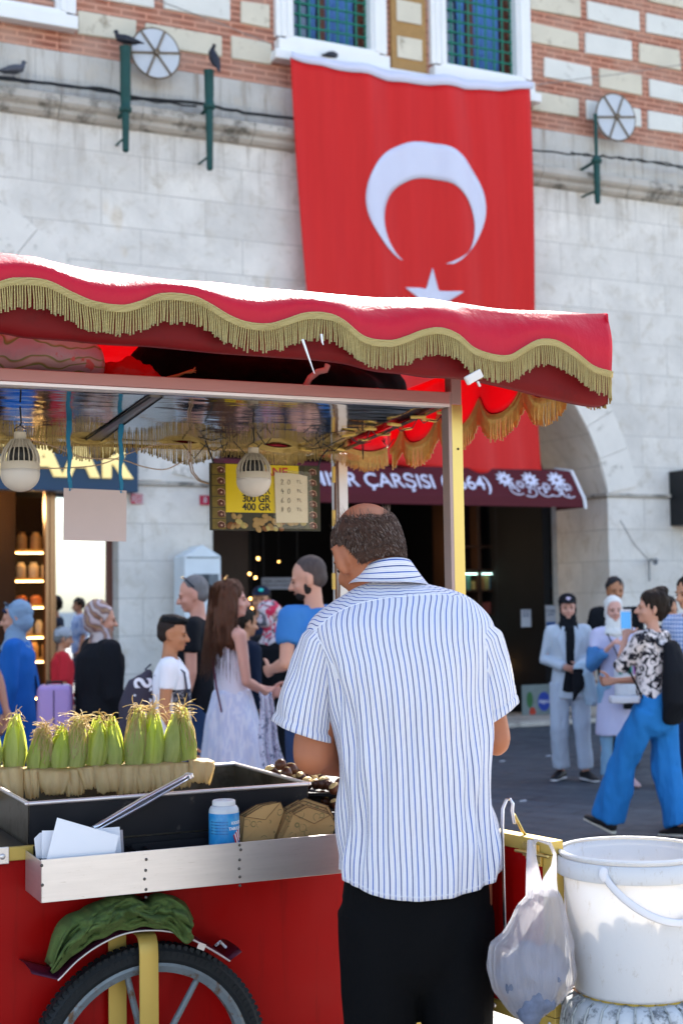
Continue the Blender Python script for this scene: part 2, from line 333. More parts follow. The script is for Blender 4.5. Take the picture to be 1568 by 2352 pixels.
# ================================================================== market building
bld = empty('market_building', 'long pale stone market hall with brick upper storey, arches and grilled windows', 'building', B.o, B.a)
AC, AZ, AR, AE = 1.14, 2.46, 2.85, 3.34           # entrance arch: centre, height, inner and outer radius
SL = -2.78                                        # right jamb of the left shop arch
def lowwall():
    mb = MB(); ztop = 7.2; y0, y1 = 0, 1.3
    spring = 3.0
    cols = []                                       # (s, zbottom)
    def arch(c, zc, r, s):
        q = r*r-(s-c)**2; return zc+math.sqrt(q) if q > 0 else spring
    def bottom(s):
        if abs(s-AC) < AH: return max(spring, arch(AC, AZ, AR, s))
        if LL < s < SL: return max(spring, arch(LC, LZ, LR, s))
        if s > 5.25 and s < 9.5: return 3.0
        return 0
    AH = math.sqrt(AR*AR-(spring-AZ)**2); LR, LZ = 3.0, 2.95; LH = math.sqrt(LR*LR-(spring-LZ)**2); LC = SL-LH; LL = SL-2*LH
    edges = sorted(set([-16, LL, SL, AC-AH, AC+AH, 5.25, 9.5, 22] + [lerp(LL, SL, i/32) for i in range(33)] + [lerp(AC-AH, AC+AH, i/40) for i in range(41)]))
    for a, b in zip(edges, edges[1:]):
        m = (a+b)/2; za = bottom(a+1e-6) if bottom(m) > 0 else 0; zb = bottom(b-1e-6) if bottom(m) > 0 else 0
        n = 2
        for zl, zr, zl2, zr2 in [(za, zb, max(za, zb, 6.1) if za < 6.1 else ztop, max(za, zb, 6.1)), (6.1, 6.1, ztop, ztop)]:
            mb.add([(a, y0, zl), (b, y0, zr), (b, y0, zr2), (a, y0, zl2)], [(0, 1, 2, 3)])
        if za > 0: mb.add([(a, y0, za), (b, y0, zb), (b, y1, zb), (a, y1, za)], [(0, 3, 2, 1)])
    for s in (LL, SL, AC-AH, AC+AH):
        mb.add([(s, y0, 0), (s, y0, spring), (s, y1, spring), (s, y1, 0)], [(0, 1, 2, 3)])
    mb.add([(5.25, y0, 0), (5.25, y0, 3), (5.25, y1, 3), (5.25, y1, 0)], [(0, 1, 2, 3)])
    obj('stone_wall', mb, STONE, bld)
    # voussoir ring: slightly proud face around the two arches, split into wedge blocks by thin gaps
    for nm, c, zc, r0, r1 in (('entrance_arch_ring', AC, AZ, AR, AE), ('shop_arch_ring', LC, LZ, LR, LR+.5)):
        mb = MB(); a0 = math.asin((spring-zc)/r0); a1 = math.pi-a0; nv = 17
        for i in range(nv):
            p, q = lerp(a0, a1, i/nv)+.0012, lerp(a0, a1, (i+1)/nv)-.0012
            rings = []
            for k in range(4):
                th = lerp(p, q, k/3); rings.append([(c+math.cos(th)*rr_, yy, zc+math.sin(th)*rr_) for rr_, yy in ((r0+.001, .02), (r0+.001, -.02), (r1, -.02), (r1, .02))])
            mb.grid(rings, 0, cv=True)
            mb.add(rings[0], [(0, 1, 2, 3)]); mb.add(rings[-1], [(3, 2, 1, 0)])
        obj(nm, mb, STONE2, bld, bevel=.006)
    # impost line
    mb = MB()
    for a, b in ((SL-.02, AC-AH+.05), (AC+AH-.05, 5.28)): mb.b2(a, b, -.035, .02, 2.955, 3.0)
    mb.b2(AC+AH-.05, AC+AH+.01, -.03, 1.2, 2.955, 3.0)
    obj('impost', mb, STONED, bld, bevel=.008)
    return LC, LZ, LR
LC, LZ, LR = lowwall()
# stone band, cornice
mb = MB(); mb.b2(-16, 22, 0.0, .3, 7.2, 7.80); obj('stone_band', mb, stone_mat('band_stone', (.60, .575, .53), (.53, .50, .45), 1.1, 1.2, .6), bld)
mb = MB(); x = -16
prof = [(0, -.002), (-.05, .015), (-.09, .05), (-.10, .09), (-.155, .12), (-.18, .15), (-.18, .235), (-.02, .27)]
while x < 22:
    x2 = x+random.uniform(.9, 1.6); dz = random.uniform(-.006, .006); dy = random.uniform(-.008, .008)
    P = [[(xx, y+dy, 7.02+z+dz) for y, z in prof] for xx in (x+.004, x2-.004)]
    mb.grid(P, 0); mb.add(P[0], [tuple(range(len(prof)))]); mb.add(P[1], [tuple(reversed(range(len(prof))))]); x = x2
obj('cornice', mb, STONED, bld, bevel=.01)
# brick storey with inset stones
mb = MB(); wins = [(-.62, .55), (1.53, 2.71), (-4.9, -3.42), (5.9, 7.1)]
ex = sorted([-16, 22] + [q for w_ in wins for q in w_])
for a, b in zip(ex, ex[1:]):
    iswin = any(abs(a-w0) < 1e-6 for w0, w1 in wins)
    if iswin: mb.b2(a, b, .05, .35, 7.8, 8.4); mb.b2(a, b, .05, .35, 10.12, 10.35)
    else: mb.b2(a, b, .05, .35, 7.8, 10.35)
random.seed(11)
for row in range(5):
    z0 = 8.06+row*.455
    segs = []; xs = -16
    for w0, w1 in sorted(wins): segs.append((xs, w0-.2)); xs = w1+.2
    segs.append((xs, 22))
    for xa_, xb2 in segs:
        x = xa_+random.uniform(.0, .35)*(row % 2)
        while x < xb2-.25:
            x2 = min(x+random.uniform(.62, .98), xb2-.02)
            if not (.7 < (x+x2)/2 < 1.4 and z0 < 10.5):
                h = random.uniform(.25, .285); j = [random.uniform(-.012, .012) for _ in range(8)]
                vs = [(x+j[0], .02, z0+j[1]), (x2+j[2], .02, z0+j[3]), (x2+j[4], .02, z0+h+j[5]), (x+j[6], .02, z0+h+j[7])]; vs += [(a_, .06, c_) for a_, b_, c_ in vs]
                mb.add(vs, [(0, 1, 2, 3), (0, 4, 5, 1), (1, 5, 6, 2), (2, 6, 7, 3), (3, 7, 4, 0)], random.choice([1, 1, 2]) if x < 3 else random.choice([1, 2, 2]))
            x = x2+random.uniform(.10, .14)
obj('brick_storey', mb, [BRICK, BLOCK, BLOCKW], bld, bevel=.012, seg=1)
# strip between the two windows
mb = MB(); mb.b2(.80, 1.30, .0, .05, 8.2, 10.5, 0)
for k in range(4): mb.b2(.87, 1.23, -.02, .0, 8.42+k*.47, 8.70+k*.47, 1)
obj('window_pier', mb, [M('ochre_brick', (.36, .21, .08), .9, var=.3, vs=6, bump=.4, bs=40), BLOCK], bld, bevel=.01)
for i, (w0, w1) in enumerate(wins):
    f = MB(); z0 = 8.42 if i < 2 or i == 3 else 8.25; zt = 10.1
    for k, (e, yy) in enumerate(((.22, -.03), (.16, -.05), (.09, -.075))):
        f.b2(w0-e+.05, w0+.06-.02*k, yy, .12, z0-.0, zt); f.b2(w1-.06+.02*k, w1+e-.05, yy, .12, z0, zt)
    f.b2(w0-.17, w1+.17, -.10, .2, z0-.20, z0-.045); f.b2(w0-.05, w1+.05, -.06, .2, z0-.045, z0+.02); f.b2(w0-.17, w1+.17, -.08, .2, zt, zt+.25)
    fr = obj('window_frame', f, MARBLE, bld, bevel=.01)
    gmb = MB(); gmb.b2(w0+.02, w1-.02, .27, .29, z0, zt); pn = obj('window_pane', gmb, [GLASSD], fr)
    cm = MB(); P = []
    for k in range(30):
        xx = lerp(w0+.38, w1-.16, k/29); P.append([(xx, .25+.02*math.sin(k*1.3), z) for z in (z0, zt)])
    cm.grid(P); obj('curtain', cm, M('blue_curtain', (.10, .25, .60), .8, var=.3, vs=9), fr, solid=.004, smooth=True)
    rm = MB(); rm.b2(w0+.06, w0+.13, .2, .24, z0, zt); rm.b2(w1-.16, w1-.06, .2, .24, z0, zt); rm.b2(lerp(w0, w1, .42), lerp(w0, w1, .42)+.1, .2, .24, z0, zt); obj('casement', rm, BROWNF, fr)
    gm = MB(); nx = 8
    for k in range(nx+1):
        xx = lerp(w0+.07, w1-.07, k/nx); gm.tube([(xx, .1, z0), (xx, .1, zt)], .014, 6)
    z = z0+.08
    while z < zt:
        gm.tube([(w0+.06, .1, z), (w1-.06, .1, z)], .014, 6)
        for k in range(nx+1): gm.ell((lerp(w0+.07, w1-.07, k/nx), .1, z), (.024, .024, .024), n=8, m=5)
        z += .145
    obj('window_grille', gm, GRILLE, fr, smooth=True)
mb = MB(); mb.b2(-.85, 2.95, -.14, .05, 8.10, 8.22); obj('window_sill', mb, MARBLE, bld, bevel=.015)
# roof slab and side / back volume so the hall is a solid body
mb = MB(); mb.b2(-16, 22, -.12, .4, 10.35, 10.5); mb.b2(-16, 22, 1.3, 10, 7.3, 10.5); mb.b2(-16, 22, 9.6, 10, 0, 7.3); mb.b2(-16.3, -16, 0, 10, 0, 10.4); mb.b2(22, 22.3, 0, 10, 0, 10.4)
obj('rear_walls_and_eaves', mb, STONE2, bld)
# interior partitions (rooms behind the arches)
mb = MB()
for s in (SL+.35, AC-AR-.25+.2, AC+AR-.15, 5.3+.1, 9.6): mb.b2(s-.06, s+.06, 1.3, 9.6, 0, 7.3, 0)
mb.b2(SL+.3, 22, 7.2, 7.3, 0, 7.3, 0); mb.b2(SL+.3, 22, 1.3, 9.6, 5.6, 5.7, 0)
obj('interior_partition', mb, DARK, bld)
def jam_shop():
    s0, s1 = LC-LR, SL
    z0 = B.px(160, 1130)[1]
    # warm shop: ceiling, back wall
    mb = MB(); mb.b2(s0, s1, 1.3, 6.8, 3.25, 3.3, 0); mb.b2(s0, s1, 6.75, 6.8, 0, 3.3, 1); mb.b2(s0, s1+.3, .35, 6.8, .001, .02, 2)
    mb.b2(s0, s1, .30, .34, 3.3, 5.6, 3)
    obj('shop_lining', mb, [M('shop_ceiling', (.62, .42, .18), .6), M('shop_back_wall', (.25, .10, .04), .5, var=.3), M('shop_floor', (.2, .13, .08), .3), STONE2], bld)
jam_shop()
# warm shop furnishing: shelves of jars, door frame, mirror-like pane
fpx = lambda x, y, off=0: B.px(x, y, off)
SH = 2.2                                                # depth of shelves inside
sx0, _ = fpx(46, 1300, SH); sx1, _ = fpx(128, 1300, SH)
shelf = empty('shop_shelf', 'lit wooden wall shelf stacked with jars inside the left shop', 'shelf', B.W(sx0-.05, SH, 0), B.a)
mb = MB(); mb.b2(-.35, -.0, .0, .6, 0, 3.2, 0); wd_ = sx1-sx0+1.0
mb.b2(0, wd_, .5, .55, 0, 3.0, 0)
zs = [.5, .95, 1.25, 1.62, 1.95, 2.3]
for z in zs: mb.b2(0, wd_, .05, .5, z-.02, z+.02, 1)
obj('cabinet', mb, [DARKW, M('lit_shelf_board', (.5, .28, .08), .5)], shelf, bevel=.004)
mb = MB()
for z in zs: mb.b2(0, wd_, .04, .06, z-.035, z-.022)
obj('light_strip', mb, emit('warm_strip_light', (1, .62, .22), 5), shelf)
random.seed(3)
for z, c, n_, h in ((.97, (.55, .3, .1), 9, .2), (1.27, (.7, .55, .35), 12, .17), (1.64, (.75, .25, .08), 8, .11), (1.97, (.8, .6, .4), 9, .19), (2.32, (.6, .35, .15), 8, .22)):
    m_ = M('jar_contents', c, .4, var=.3, vs=12); mb = MB()
    for k in range(n_):
        x = .05+k*wd_/n_; r = wd_/n_*.4
        mb.lathe([(r*.9, 0), (r, .01), (r, h*.75), (r*.6, h*.88), (r*.6, h)], 10, (x+r, .2, z), 0)
    o = obj('jar_row', mb, m_, shelf, auto=40)
pt = bpy.data.lights.new('shop_lamp_light', 'POINT')
for k, (x, y, z, e) in enumerate([(-4.2, 1.9, 2.9, 25), (-3.3, 3.4, 2.9, 25), (-5.4, 3.2, 2.9, 25)]):
    pl = bpy.data.lights.new('shop_lamp_light', 'POINT'); pl.energy = e; pl.color = (1, .66, .3); pl.shadow_soft_size = .15
    po = bpy.data.objects.new('shop_lamp_light', pl); C.objects.link(po); po.location = B.W(x, y, z-.1)
LAMP = emit('lit_downlight', (1, .8, .45), 14)
random.seed(5)
for k, (x, y) in enumerate([(35, 1158), (65, 1158), (62, 1177), (12, 1187), (5, 1214), (98, 1211)]):
    d = ray(x, y); kk = (3.24-CAMZ)/d.z; p = Vector((0, 0, CAMZ))+d*kk
    mb = MB(); mb.lathe([(.10, 0), (.10, -.012), (.075, -.02)], 18, mat=1); mb.lathe([(.07, -.021), (.07, -.024)], 18, mat=0)
    o = obj('ceiling_lamp', mb, [LAMP, BRONZE], auto=40); o.location = (p.x, p.y, 3.25)
    tag(o, 'recessed warm ceiling lamp in the left shop, %s' % ['left one of the front row', 'right one of the front row', 'wide one behind the front row', 'large bright one at the middle left', 'lowest one at the left edge', 'small one against the bronze post'][k], 'lamp', 'ceiling lamps in the left shop')
# door frames
dr = empty('glass_door', 'tall reflecting glass shop door with bronze and brown frame beside the stone pier', 'door', B.W(fpx(128, 1400, .25)[0], .25, 0), B.a)
xa = 0; xb = fpx(243, 1400, .25)[0]-fpx(128, 1400, .25)[0]; xc_ = fpx(286, 1400, .25)[0]-fpx(128, 1400, .25)[0]; xm = fpx(103, 1400, .25)[0]-fpx(128, 1400, .25)[0]
mb = MB(); mb.b2(xa, xb, -.005, .005, .05, 2.86); obj('pane', mb, MIRG, dr)
mb = MB()
for a, b, yy in ((xm, xm*.62, -.05), (xm*.6, xm*.32, -.07), (xm*.3, -.002, -.04)): mb.b2(a, b, yy, .06, 0, 2.9)
obj('bronze_post', mb, BRONZE, dr, bevel=.006)
mb = MB(); mb.b2(xb+.001, lerp(xb, xc_, .42), -.03, .05, 0, 2.9); mb.b2(lerp(xb, xc_, .45), xc_, -.07, .05, 0, 2.9); mb.b2(xa, xb, -.03, .03, 2.86, 2.95); obj('door_frame', mb, BROWNF, dr, bevel=.006)
# low stall counter hidden in part: lilac suitcase etc come later
# navy sign
sgn = empty('shop_sign', 'navy shop sign with glowing cream rounded capital letters over the left shop', 'sign', B.W(0, -.25, 0), B.a)
zt_, zb_ = fpx(318, 985, -.25)[1], fpx(318, 1131, -.25)[1]; sr = fpx(318, 1100, -.25)[0]
mb = MB(); mb.b2(-9, sr, 0, .22, zb_, zt_+.3); obj('panel', mb, NAVY, sgn, bevel=.005)
CREAM = emit('lit_cream_letter', (1, .80, .34), .20)
lz = (fpx(200, 1023, -.28)[1]+fpx(200, 1094, -.28)[1])/2; lh = abs(fpx(200, 1021, -.28)[1]-fpx(200, 1094, -.28)[1])
lx1 = fpx(297, 1070, -.28)[0]; lx0 = fpx(105, 1070, -.28)[0]
tx = text('lettering', 'BAZAAR', CREAM, lh/.66, (0, -.02, lz), (R(90), 0, 0), sgn, extrude=.012, bold=.011, align='RIGHT', space=1.2, bevel=.014)
tx.location.x = lx1
# red number plates
for (x, y, lab, w_) in ((315, 1146, 'small red street number plate on the pier just right of the navy sign', .14), (471, 1149, 'small red street number plate on the pier beside the maroon awning', .13)):
    s_, z_ = fpx(x, y, -.02)
    o = empty('number_plate', lab, 'sign', B.W(s_, -.02, z_), B.a); mb = MB(); mb.b2(-w_/2, w_/2, -.006, .006, -.055, .055); obj('plate', mb, M('red_enamel', (.45, .02, .06), .35), o, bevel=.003)
    text('number', '3ᴬ' if x < 400 else '8', WHITEP, .09, (0, -.008, 0), (R(90), 0, 0), o, extrude=.001)
# ------------------------------------------------------------------ entrance awning sign
aw = empty('awning_sign', 'maroon entrance awning with white serif lettering and flower ornament', 'sign', B.W(0, 0, 0), B.a)
zt = fpx(1315, 1085, -.35)[1]; ax1, zb = fpx(1341, 1166, -.62); ax0 = AC-2.8
topL, botL = Vector((0, -.05, zt+.02)), Vector((0, -.75, zb+.12))
mb = MB()
ZT, ZM = zt+.01, zb+.11
P = [[(x, 0, ZT+.06), (x, -.35, ZT), (x, -.60, ZM), (x, -.62, zb)] for x in (ax0, ax1)]
mb.grid(P)
for x, fl in ((ax1, 0), (ax0, 1)): mb.add([(x, 0, ZT+.06), (x, -.35, ZT), (x, -.60, ZM), (x, -.62, zb), (x, 0, zb)], [(0, 1, 2, 3, 4)])
obj('cover', mb, MAROON, aw, solid=.006)
mb = MB(); mb.tube([(ax1+.01, 0, ZT+.06), (ax1+.01, -.355, ZT), (ax1+.01, -.61, ZM), (ax1+.01, -.63, zb)], .022, 8); obj('piping', mb, WHITEP, aw)
ang = math.atan2(ZT-ZM, .25)
AWT = M('awning_print_white', (.62, .62, .75), .7)
def awpt(x, y, lift=.012):       # pixel -> point on the sloping cover
    p0 = B.W(0, -.35, ZT); n_ = (B.ey*(-math.sin(ang))+Vector((0, 0, math.cos(ang)))); d = ray(x, y); c0 = Vector((0, 0, CAMZ))
    k = (p0-c0).dot(n_)/d.dot(n_); p = c0+d*k-B.o+n_*lift
    return Vector((p.dot(B.ex), p.dot(B.ey), p.z))
pa, pb = awpt(1126, 1113), awpt(735, 1103)
lhp = (awpt(1000, 1094)-awpt(1000, 1122)).length
tb = text('lettering', 'MISIR ÇARŞISI (1664)', AWT, lhp/.68, pa, (ang, 0, 0), aw, extrude=.001, bold=.003, align='RIGHT', space=1.0)
want = (awpt(1126, 1113)-awpt(715, 1103)).length; have = max(v.co.x for v in tb.data.vertices)-min(v.co.x for v in tb.data.vertices)
for v in tb.data.vertices: v.co.x *= want/have
# small slab serifs so the capitals read like a serif face
mb = MB(); random.seed(8)
def leafp(mb, c, a, L, W_, T):
    pts = [(0, 0), (L*.3, W_), (L*.7, W_*.8), (L, 0), (L*.7, -W_*.8), (L*.3, -W_)]
    q = [(c[0]+x*math.cos(a)-y*math.sin(a), c[1]+x*math.sin(a)+y*math.cos(a)) for x, y in pts]
    mb.prism(q, .002, 0, T)
T = Matrix.Translation(awpt(1225, 1118)) @ Matrix.Rotation(ang, 4, 'X')
for cx_, cy_, rr_ in ((-.40, .10, .11), (-.02, .10, .11), (.38, .11, .12), (.50, .0, .05), (-.2, .02, .05), (.18, .0, .05)):
    for k in range(10): leafp(mb, (cx_+math.cos(k*.628)*.02, cy_+math.sin(k*.628)*.02), k*.628, rr_, rr_*.18, T)
for cx_, cy_, s_ in ((-.3, -.04, 1), (-.08, -.07, -1), (.12, -.06, 1), (.3, -.05, -1), (.45, -.07, 1)):
    P = [T @ Vector((cx_+s_*(.012*k)*math.cos(k*.5), cy_+.011*k*math.sin(k*.5), .002)) for k in range(12)]
    mb.tube(P, .008, 5)
    for k in range(4): leafp(mb, (cx_+random.uniform(-.06, .06), cy_+random.uniform(-.05, .05)), random.uniform(0, 6), .05, .012, T)
obj('flower_ornament', mb, AWT, aw)
# ------------------------------------------------------------------ entrance interior
random.seed(21)
def inner_things():
    # dark shop front inside the entrance: glazed cabinets with goods
    sA = fpx(1040, 1400, 2.6)[0]; sB = fpx(1285, 1400, 2.6)[0]
    o = empty('shop_cabinet', 'dark glazed shop front stocked with goods deep inside the entrance on its right side', 'cabinet', B.W(sA, 2.6, 0), B.a)
    W_ = sB-sA; mb = MB(); mb.b2(0, W_, .5, .55, 0, 3.2)
    for k in range(5): mb.b2(k*W_/4-.03, k*W_/4+.03, 0, .5, 0, 3.2)
    for z in (.1, .75, 1.1, 1.4, 1.75, 2.05, 2.4): mb.b2(0, W_, 0, .5, z-.015, z+.015)
    obj('frame', mb, DARKW, o, bevel=.004)
    cols = [(.25, .11, .04), (.05, .14, .24), (.26, .23, .19), (.07, .18, .13), (.22, .05, .04), (.28, .22, .08)]
    ms = [M('packet', c, .4, var=.3) for c in cols]
    for z in (.75, 1.1, 1.4, 1.75):
        mb = MB(); x = .06
        while x < W_-.1:
            w_ = random.uniform(.05, .11); h = random.uniform(.12, .24); 
            if random.random() < .8: mb.b2(x, x+w_, .08, .2, z+.016, z+h, random.randrange(6))
            x += w_+random.uniform(.005, .03)
        obj('goods_row', mb, ms, o, bevel=.006)
    mb = MB()
    for (x0, x1, z) in ((.2, .75, 2.02), (1.0, 1.4, 1.37), (1.0, 1.4, 2.02), (.2, .6, 1.37)): mb.b2(x0, x1, .02, .05, z-.03, z-.016)
    obj('light_tube', mb, emit('cool_tube_light', (.55, .9, .8), 2.0), o)
    # left goods: warm hanging lanterns and spice display
    oo = empty('spice_stall', 'dim stall hung with warm glinting wares just inside the entrance on its left', 'stall', B.W(-1.2, 2.4, 0), B.a)
    mb = MB(); mb.b2(-.1, 1.2, .5, .6, 0, 3.2); mb.b2(-.1, 1.2, .0, .6, 0, .8); mb.b2(.0, .04, .0, .04, .8, 3.2)
    obj('stand', mb, DARKW, oo, bevel=.01)
    mb = MB()
    for k in range(60): 
        r = random.uniform(.02, .05); mb.ell((random.uniform(.1, .75), random.uniform(0, .35), random.uniform(.85, 2.0)), (r, r, r*1.5), random.randrange(3), n=8, m=6)
    obj('wares', mb, [M('brass_ware', (.6, .35, .08), .3, 1), M('dark_ware', (.08, .03, .02), .4), M('red_ware', (.25, .03, .015), .5)], oo, smooth=True)
inner_things()
random.seed(2)
WARM = emit('lit_warm_bulb', (1, .5, .13), 3.5)
for k, (x, y, off, r) in enumerate([(593, 1283, 3, .035), (573, 1318, 2.0, .03), (587, 1327, 2.0, .03), (575, 1375, 2.2, .03), (578, 1398, 2.2, .03), (1145, 1525, 2.3, .05), (1075, 1410, 3, .03), (1180, 1435, 3.1, .02), (1140, 1406, 3, .02), (640, 1290, 3, .02)]):
    s_, z_ = B.px(x, y, off); o = empty('hanging_lamp', 'small glowing warm lamp %s' % ['hanging above the notice board, highest at left', 'in the left pair under the awning sign, upper one', 'in the left pair under the awning sign, right one', 'behind the young woman head, upper one', 'behind the young woman head, lower one', 'largest and orange, right of the vendor shoulder', 'just right of the brass post, yellow one', 'farthest right above the window notice', 'between brass post and notice, faint one', 'directly over the grey notice board'][k], 'lamp', B.W(s_, off, z_), B.a, 'glowing lamps in the entrance')
    r *= .6 if k != 5 else 1; mb = MB(); mb.ell((0, 0, 0), (r, r, r), n=10, m=7); obj('bulb', mb, WARM, o, smooth=True); mb = MB(); mb.tube([(0, 0, r*.9), (0, 0, r*1.8)], r*.5, 8, cap='flat'); mb.tube([(0, 0, r*1.8), (0, 0, 3.1-z_ if z_ < 3 else .5)], .004, 5); obj('cord', mb, BLACKM, o)
s_, z_ = B.px(1125, 1540, 2.5); pl = bpy.data.lights.new('inner_lamp_light', 'POINT'); pl.energy = 7; pl.color = (1, .68, .38); po = bpy.data.objects.new('inner_lamp_light', pl); C.objects.link(po); po.location = B.W(2.5, 2.3, 2.4)
s_, z_ = B.px(645, 1340, 1.6)
o = empty('notice_board', 'grey notice board with two rows of dark capitals hanging in the entrance', 'sign', B.W(s_, 1.6, z_), B.a)
mb = MB(); mb.b2(-.27, .27, -.01, .01, -.075, .075); obj('board', mb, M('grey_board', (.28, .28, .32), .5), o, bevel=.003); mb = MB()
for q in (-.24, .24): mb.tube([(q, 0, .07), (q, 0, 1.1)], .006, 5)
obj('chain', mb, BLACKM, o)
text('lettering', 'MISIR ÇARŞISI KAPISI\nEMİNÖNÜ KAPISI NO 1', BLACKM, .055, (0, -.013, .0), (R(90), 0, 0), o, extrude=.001)
for x, y, w_, h_, lab, wd in ((1207, 1420, .16, .24, 'white paper notice with grey text stuck inside the shop window', 'AÇIK\n09:00'), (1264, 1425, .17, .42, 'tall blue and white notice at the edge of the entrance by the pier', 'STORE\nATM')):
    s_, z_ = B.px(x, y, 1.25); o = empty('notice', lab, 'sign', B.W(s_, 1.25, z_), B.a); mb = MB(); mb.b2(-w_/2, w_/2, -.004, .004, -h_/2, h_/2, 0)
    if h_ > .3: mb.b2(-w_/2+.01, w_/2-.01, -.008, -.004, -h_/2+.02, -.02, 1)
    obj('sheet', mb, [M('notice_paper', (.35, .37, .42), .6), M('notice_blue', (.02, .08, .25), .6)], o); text('lettering', wd, NAVY, .05, (0, -.007, h_*.25), (R(90), 0, 0), o, extrude=.001)
s_, z_ = B.px(1232, 1615, .9); o = empty('ice_cream_poster', 'coloured ice cream poster with blue oval badge low by the entrance', 'poster', B.W(s_, .9, z_), B.a)
mb = MB(); mb.b2(-.24, .24, -.01, .01, -.25, .25, 0); mb.prism([(.11+.1*math.cos(a*.4), .02+.13*math.sin(a*.4)) for a in range(16)], .003, 1, Matrix.Translation((0, -.011, 0)) @ Matrix.Rotation(R(90), 4, 'X')); mb.prism([(-.12+.05*math.cos(a*.4), .05+.11*math.sin(a*.4)) for a in range(16)], .003, 2, Matrix.Translation((0, -.011, 0)) @ Matrix.Rotation(R(90), 4, 'X')); mb.prism([(-.08+.05*math.cos(a*.4), -.12+.07*math.sin(a*.4)) for a in range(16)], .003, 3, Matrix.Translation((0, -.012, 0)) @ Matrix.Rotation(R(90), 4, 'X'))
obj('sheet', mb, [M('poster_grey', (.16, .2, .2), .4, var=.4), M('poster_blue', (.02, .05, .3), .4), M('poster_green', (.03, .12, .04), .4), M('poster_red', (.4, .04, .02), .4)], o)
text('lettering', 'Algida', WHITEP, .07, (.11, -.016, .02), (R(90), 0, R(0)), o, extrude=.001)
# wall threshold step of the entrance
mb = MB(); mb.b2(AC-2.8, AC+2.8, -.12, 1.3, 0.0, .06); tag(obj('entrance_step', mb, STONED, None, bevel=.01, loc=B.o, rot=(0, 0, B.a)), kind='structure')
mb = MB(); mb.b2(5.28, 9.5, .35, .4, 0, 3, 0); tag(obj('dark_opening_sheet', mb, M('opening_darkness', (.01, .011, .013), .5), None, loc=B.o, rot=(0, 0, B.a)), 'black sheet standing for the dark shop opening at the right edge past the last pier', 'shop front')  # black sheet across the opening, standing in for its dark inside
s_, z_ = fpx(1549, 1078, -.3); s_ += .14; mb = MB(); zz = fpx(1549, 1205, -.3)[1]
mb.b2(0, 3.0, 0, .35, zz, z_); mb.b2(0, .06, -.05, 0, zz, z_+.02); tag(obj('black_signboard', mb, M('black_panel', (.008, .01, .012), .4), None, bevel=.01, loc=B.W(s_, -.3, 0), rot=(0, 0, B.a)), 'black box signboard cut off by the right edge of the picture', 'sign')
# security camera on the pier
s_, z_ = fpx(1497, 1290, -.08); o = empty('wall_camera', 'small grey wall camera on the right pier', 'camera', B.W(s_, 0, z_), B.a)
mb = MB(); mb.tube([(0, 0, .02), (-.01, -.1, .03), (-.02, -.16, .0)], .012, 8); mb.tube([(.03, -.12, .015), (-.1, -.26, -.02)], .033, 10, cap='flat'); obj('housing', mb, M('grey_plastic', (.2, .2, .21), .4), o, smooth=True)
mb = MB(); mb.tube([(-.45, -.01, .55), (-.25, -.012, .25), (-.02, -.01, .04)], .005, 5); mb.tube([(0, -.01, 0), (.0, -.012, -.25)], .01, 5); obj('cable', mb, M('grey_cable', (.3, .3, .31), .5), o)
# ------------------------------------------------------------------ wall discs, brackets, cables
def disc(x, y, rpx, lab):
    s_, z_ = fpx(x, y, -.22); s2, _ = fpx(x+rpx, y, -.22); r = abs(s2-s_)*1.04
    o = empty('wall_disc', lab, 'wall disc', B.W(s_, -.22, z_), B.a, 'round spoked discs on the facade')
    rot = Matrix.Rotation(R(90), 3, 'X') @ Matrix.Rotation(R(14), 3, 'Z')
    mb = MB(); mb.lathe([(r, -.02), (r, .0), (r*.97, .018)], 40, rot=rot); obj('plate', mb, M('pale_grey_disc', (.50, .53, .57), .35, var=.12, vs=5), o, auto=35)
    mb = MB()
    for k in range(6):
        a = R(8+60*k); mb.tube([(0, -.03, 0), (r*.97*math.cos(a), -.03, r*.97*math.sin(a))], .013, 6)
    mb.tube([(r*math.cos(a), -.01, r*math.sin(a)) for a in [R(q*9) for q in range(40)]], .012, 6, closed=True); mb.tube([(0, -.0, 0), (0, -.07, 0)], .035, 10, cap='flat'); mb.tube([(0, .0, 0), (0, .24, 0)], .03, 8, cap='flat')
    obj('spokes', mb, M('rusty_bracket', (.16, .12, .08), .6, var=.4), o, smooth=True)
disc(357, 123, 53, 'round pale disc with six spokes left of the flag'); disc(1412, 270, 42, 'round pale disc with six spokes right of the flag')
def bracket(x0, y0, x1, y1, yc, lab, w0=.055):
    s0, z0 = fpx(x0, y0, -.34); s1, z1 = fpx(x1, y1, -.34); zc = fpx(x0, yc, -.34)[1]
    o = empty('torch_bracket', lab, 'bracket', B.W(s0, -.34, z1), B.a, 'green patinated brackets on the cornice'); h = z0-z1; c = zc-z1
    mb = MB(); n = 10
    mb.lathe([(.02, 0), (.038, .02), (.042, .25*h), (.045, c-.06), (.07, c-.05), (.075, c-.02), (.06, c+.01), (w0, c+.05), (w0*1.1, c+.1), (w0*1.15, h-.05), (w0*1.3, h)], n)
    obj('shaft', mb, GREENP, o, auto=30); mb = MB(); mb.tube([(0, 0, c-.02), (0, .36, c-.05)], .022, 8, cap='flat'); mb.tube([(0, 0, h*.15), (0, .36, h*.15)], .014, 6, cap='flat'); obj('arm', mb, GREENP, o)
    return o
bracket(288, 108, 293, 350, 247, 'green torch bracket beside the left disc with a pigeon on top'); bracket(480, 162, 483, 392, 240, 'second green torch bracket between the left disc and the flag', .05); bracket(1366, 262, 1384, 470, 365, 'thin green bracket beside the right disc', .022)
mb = MB()
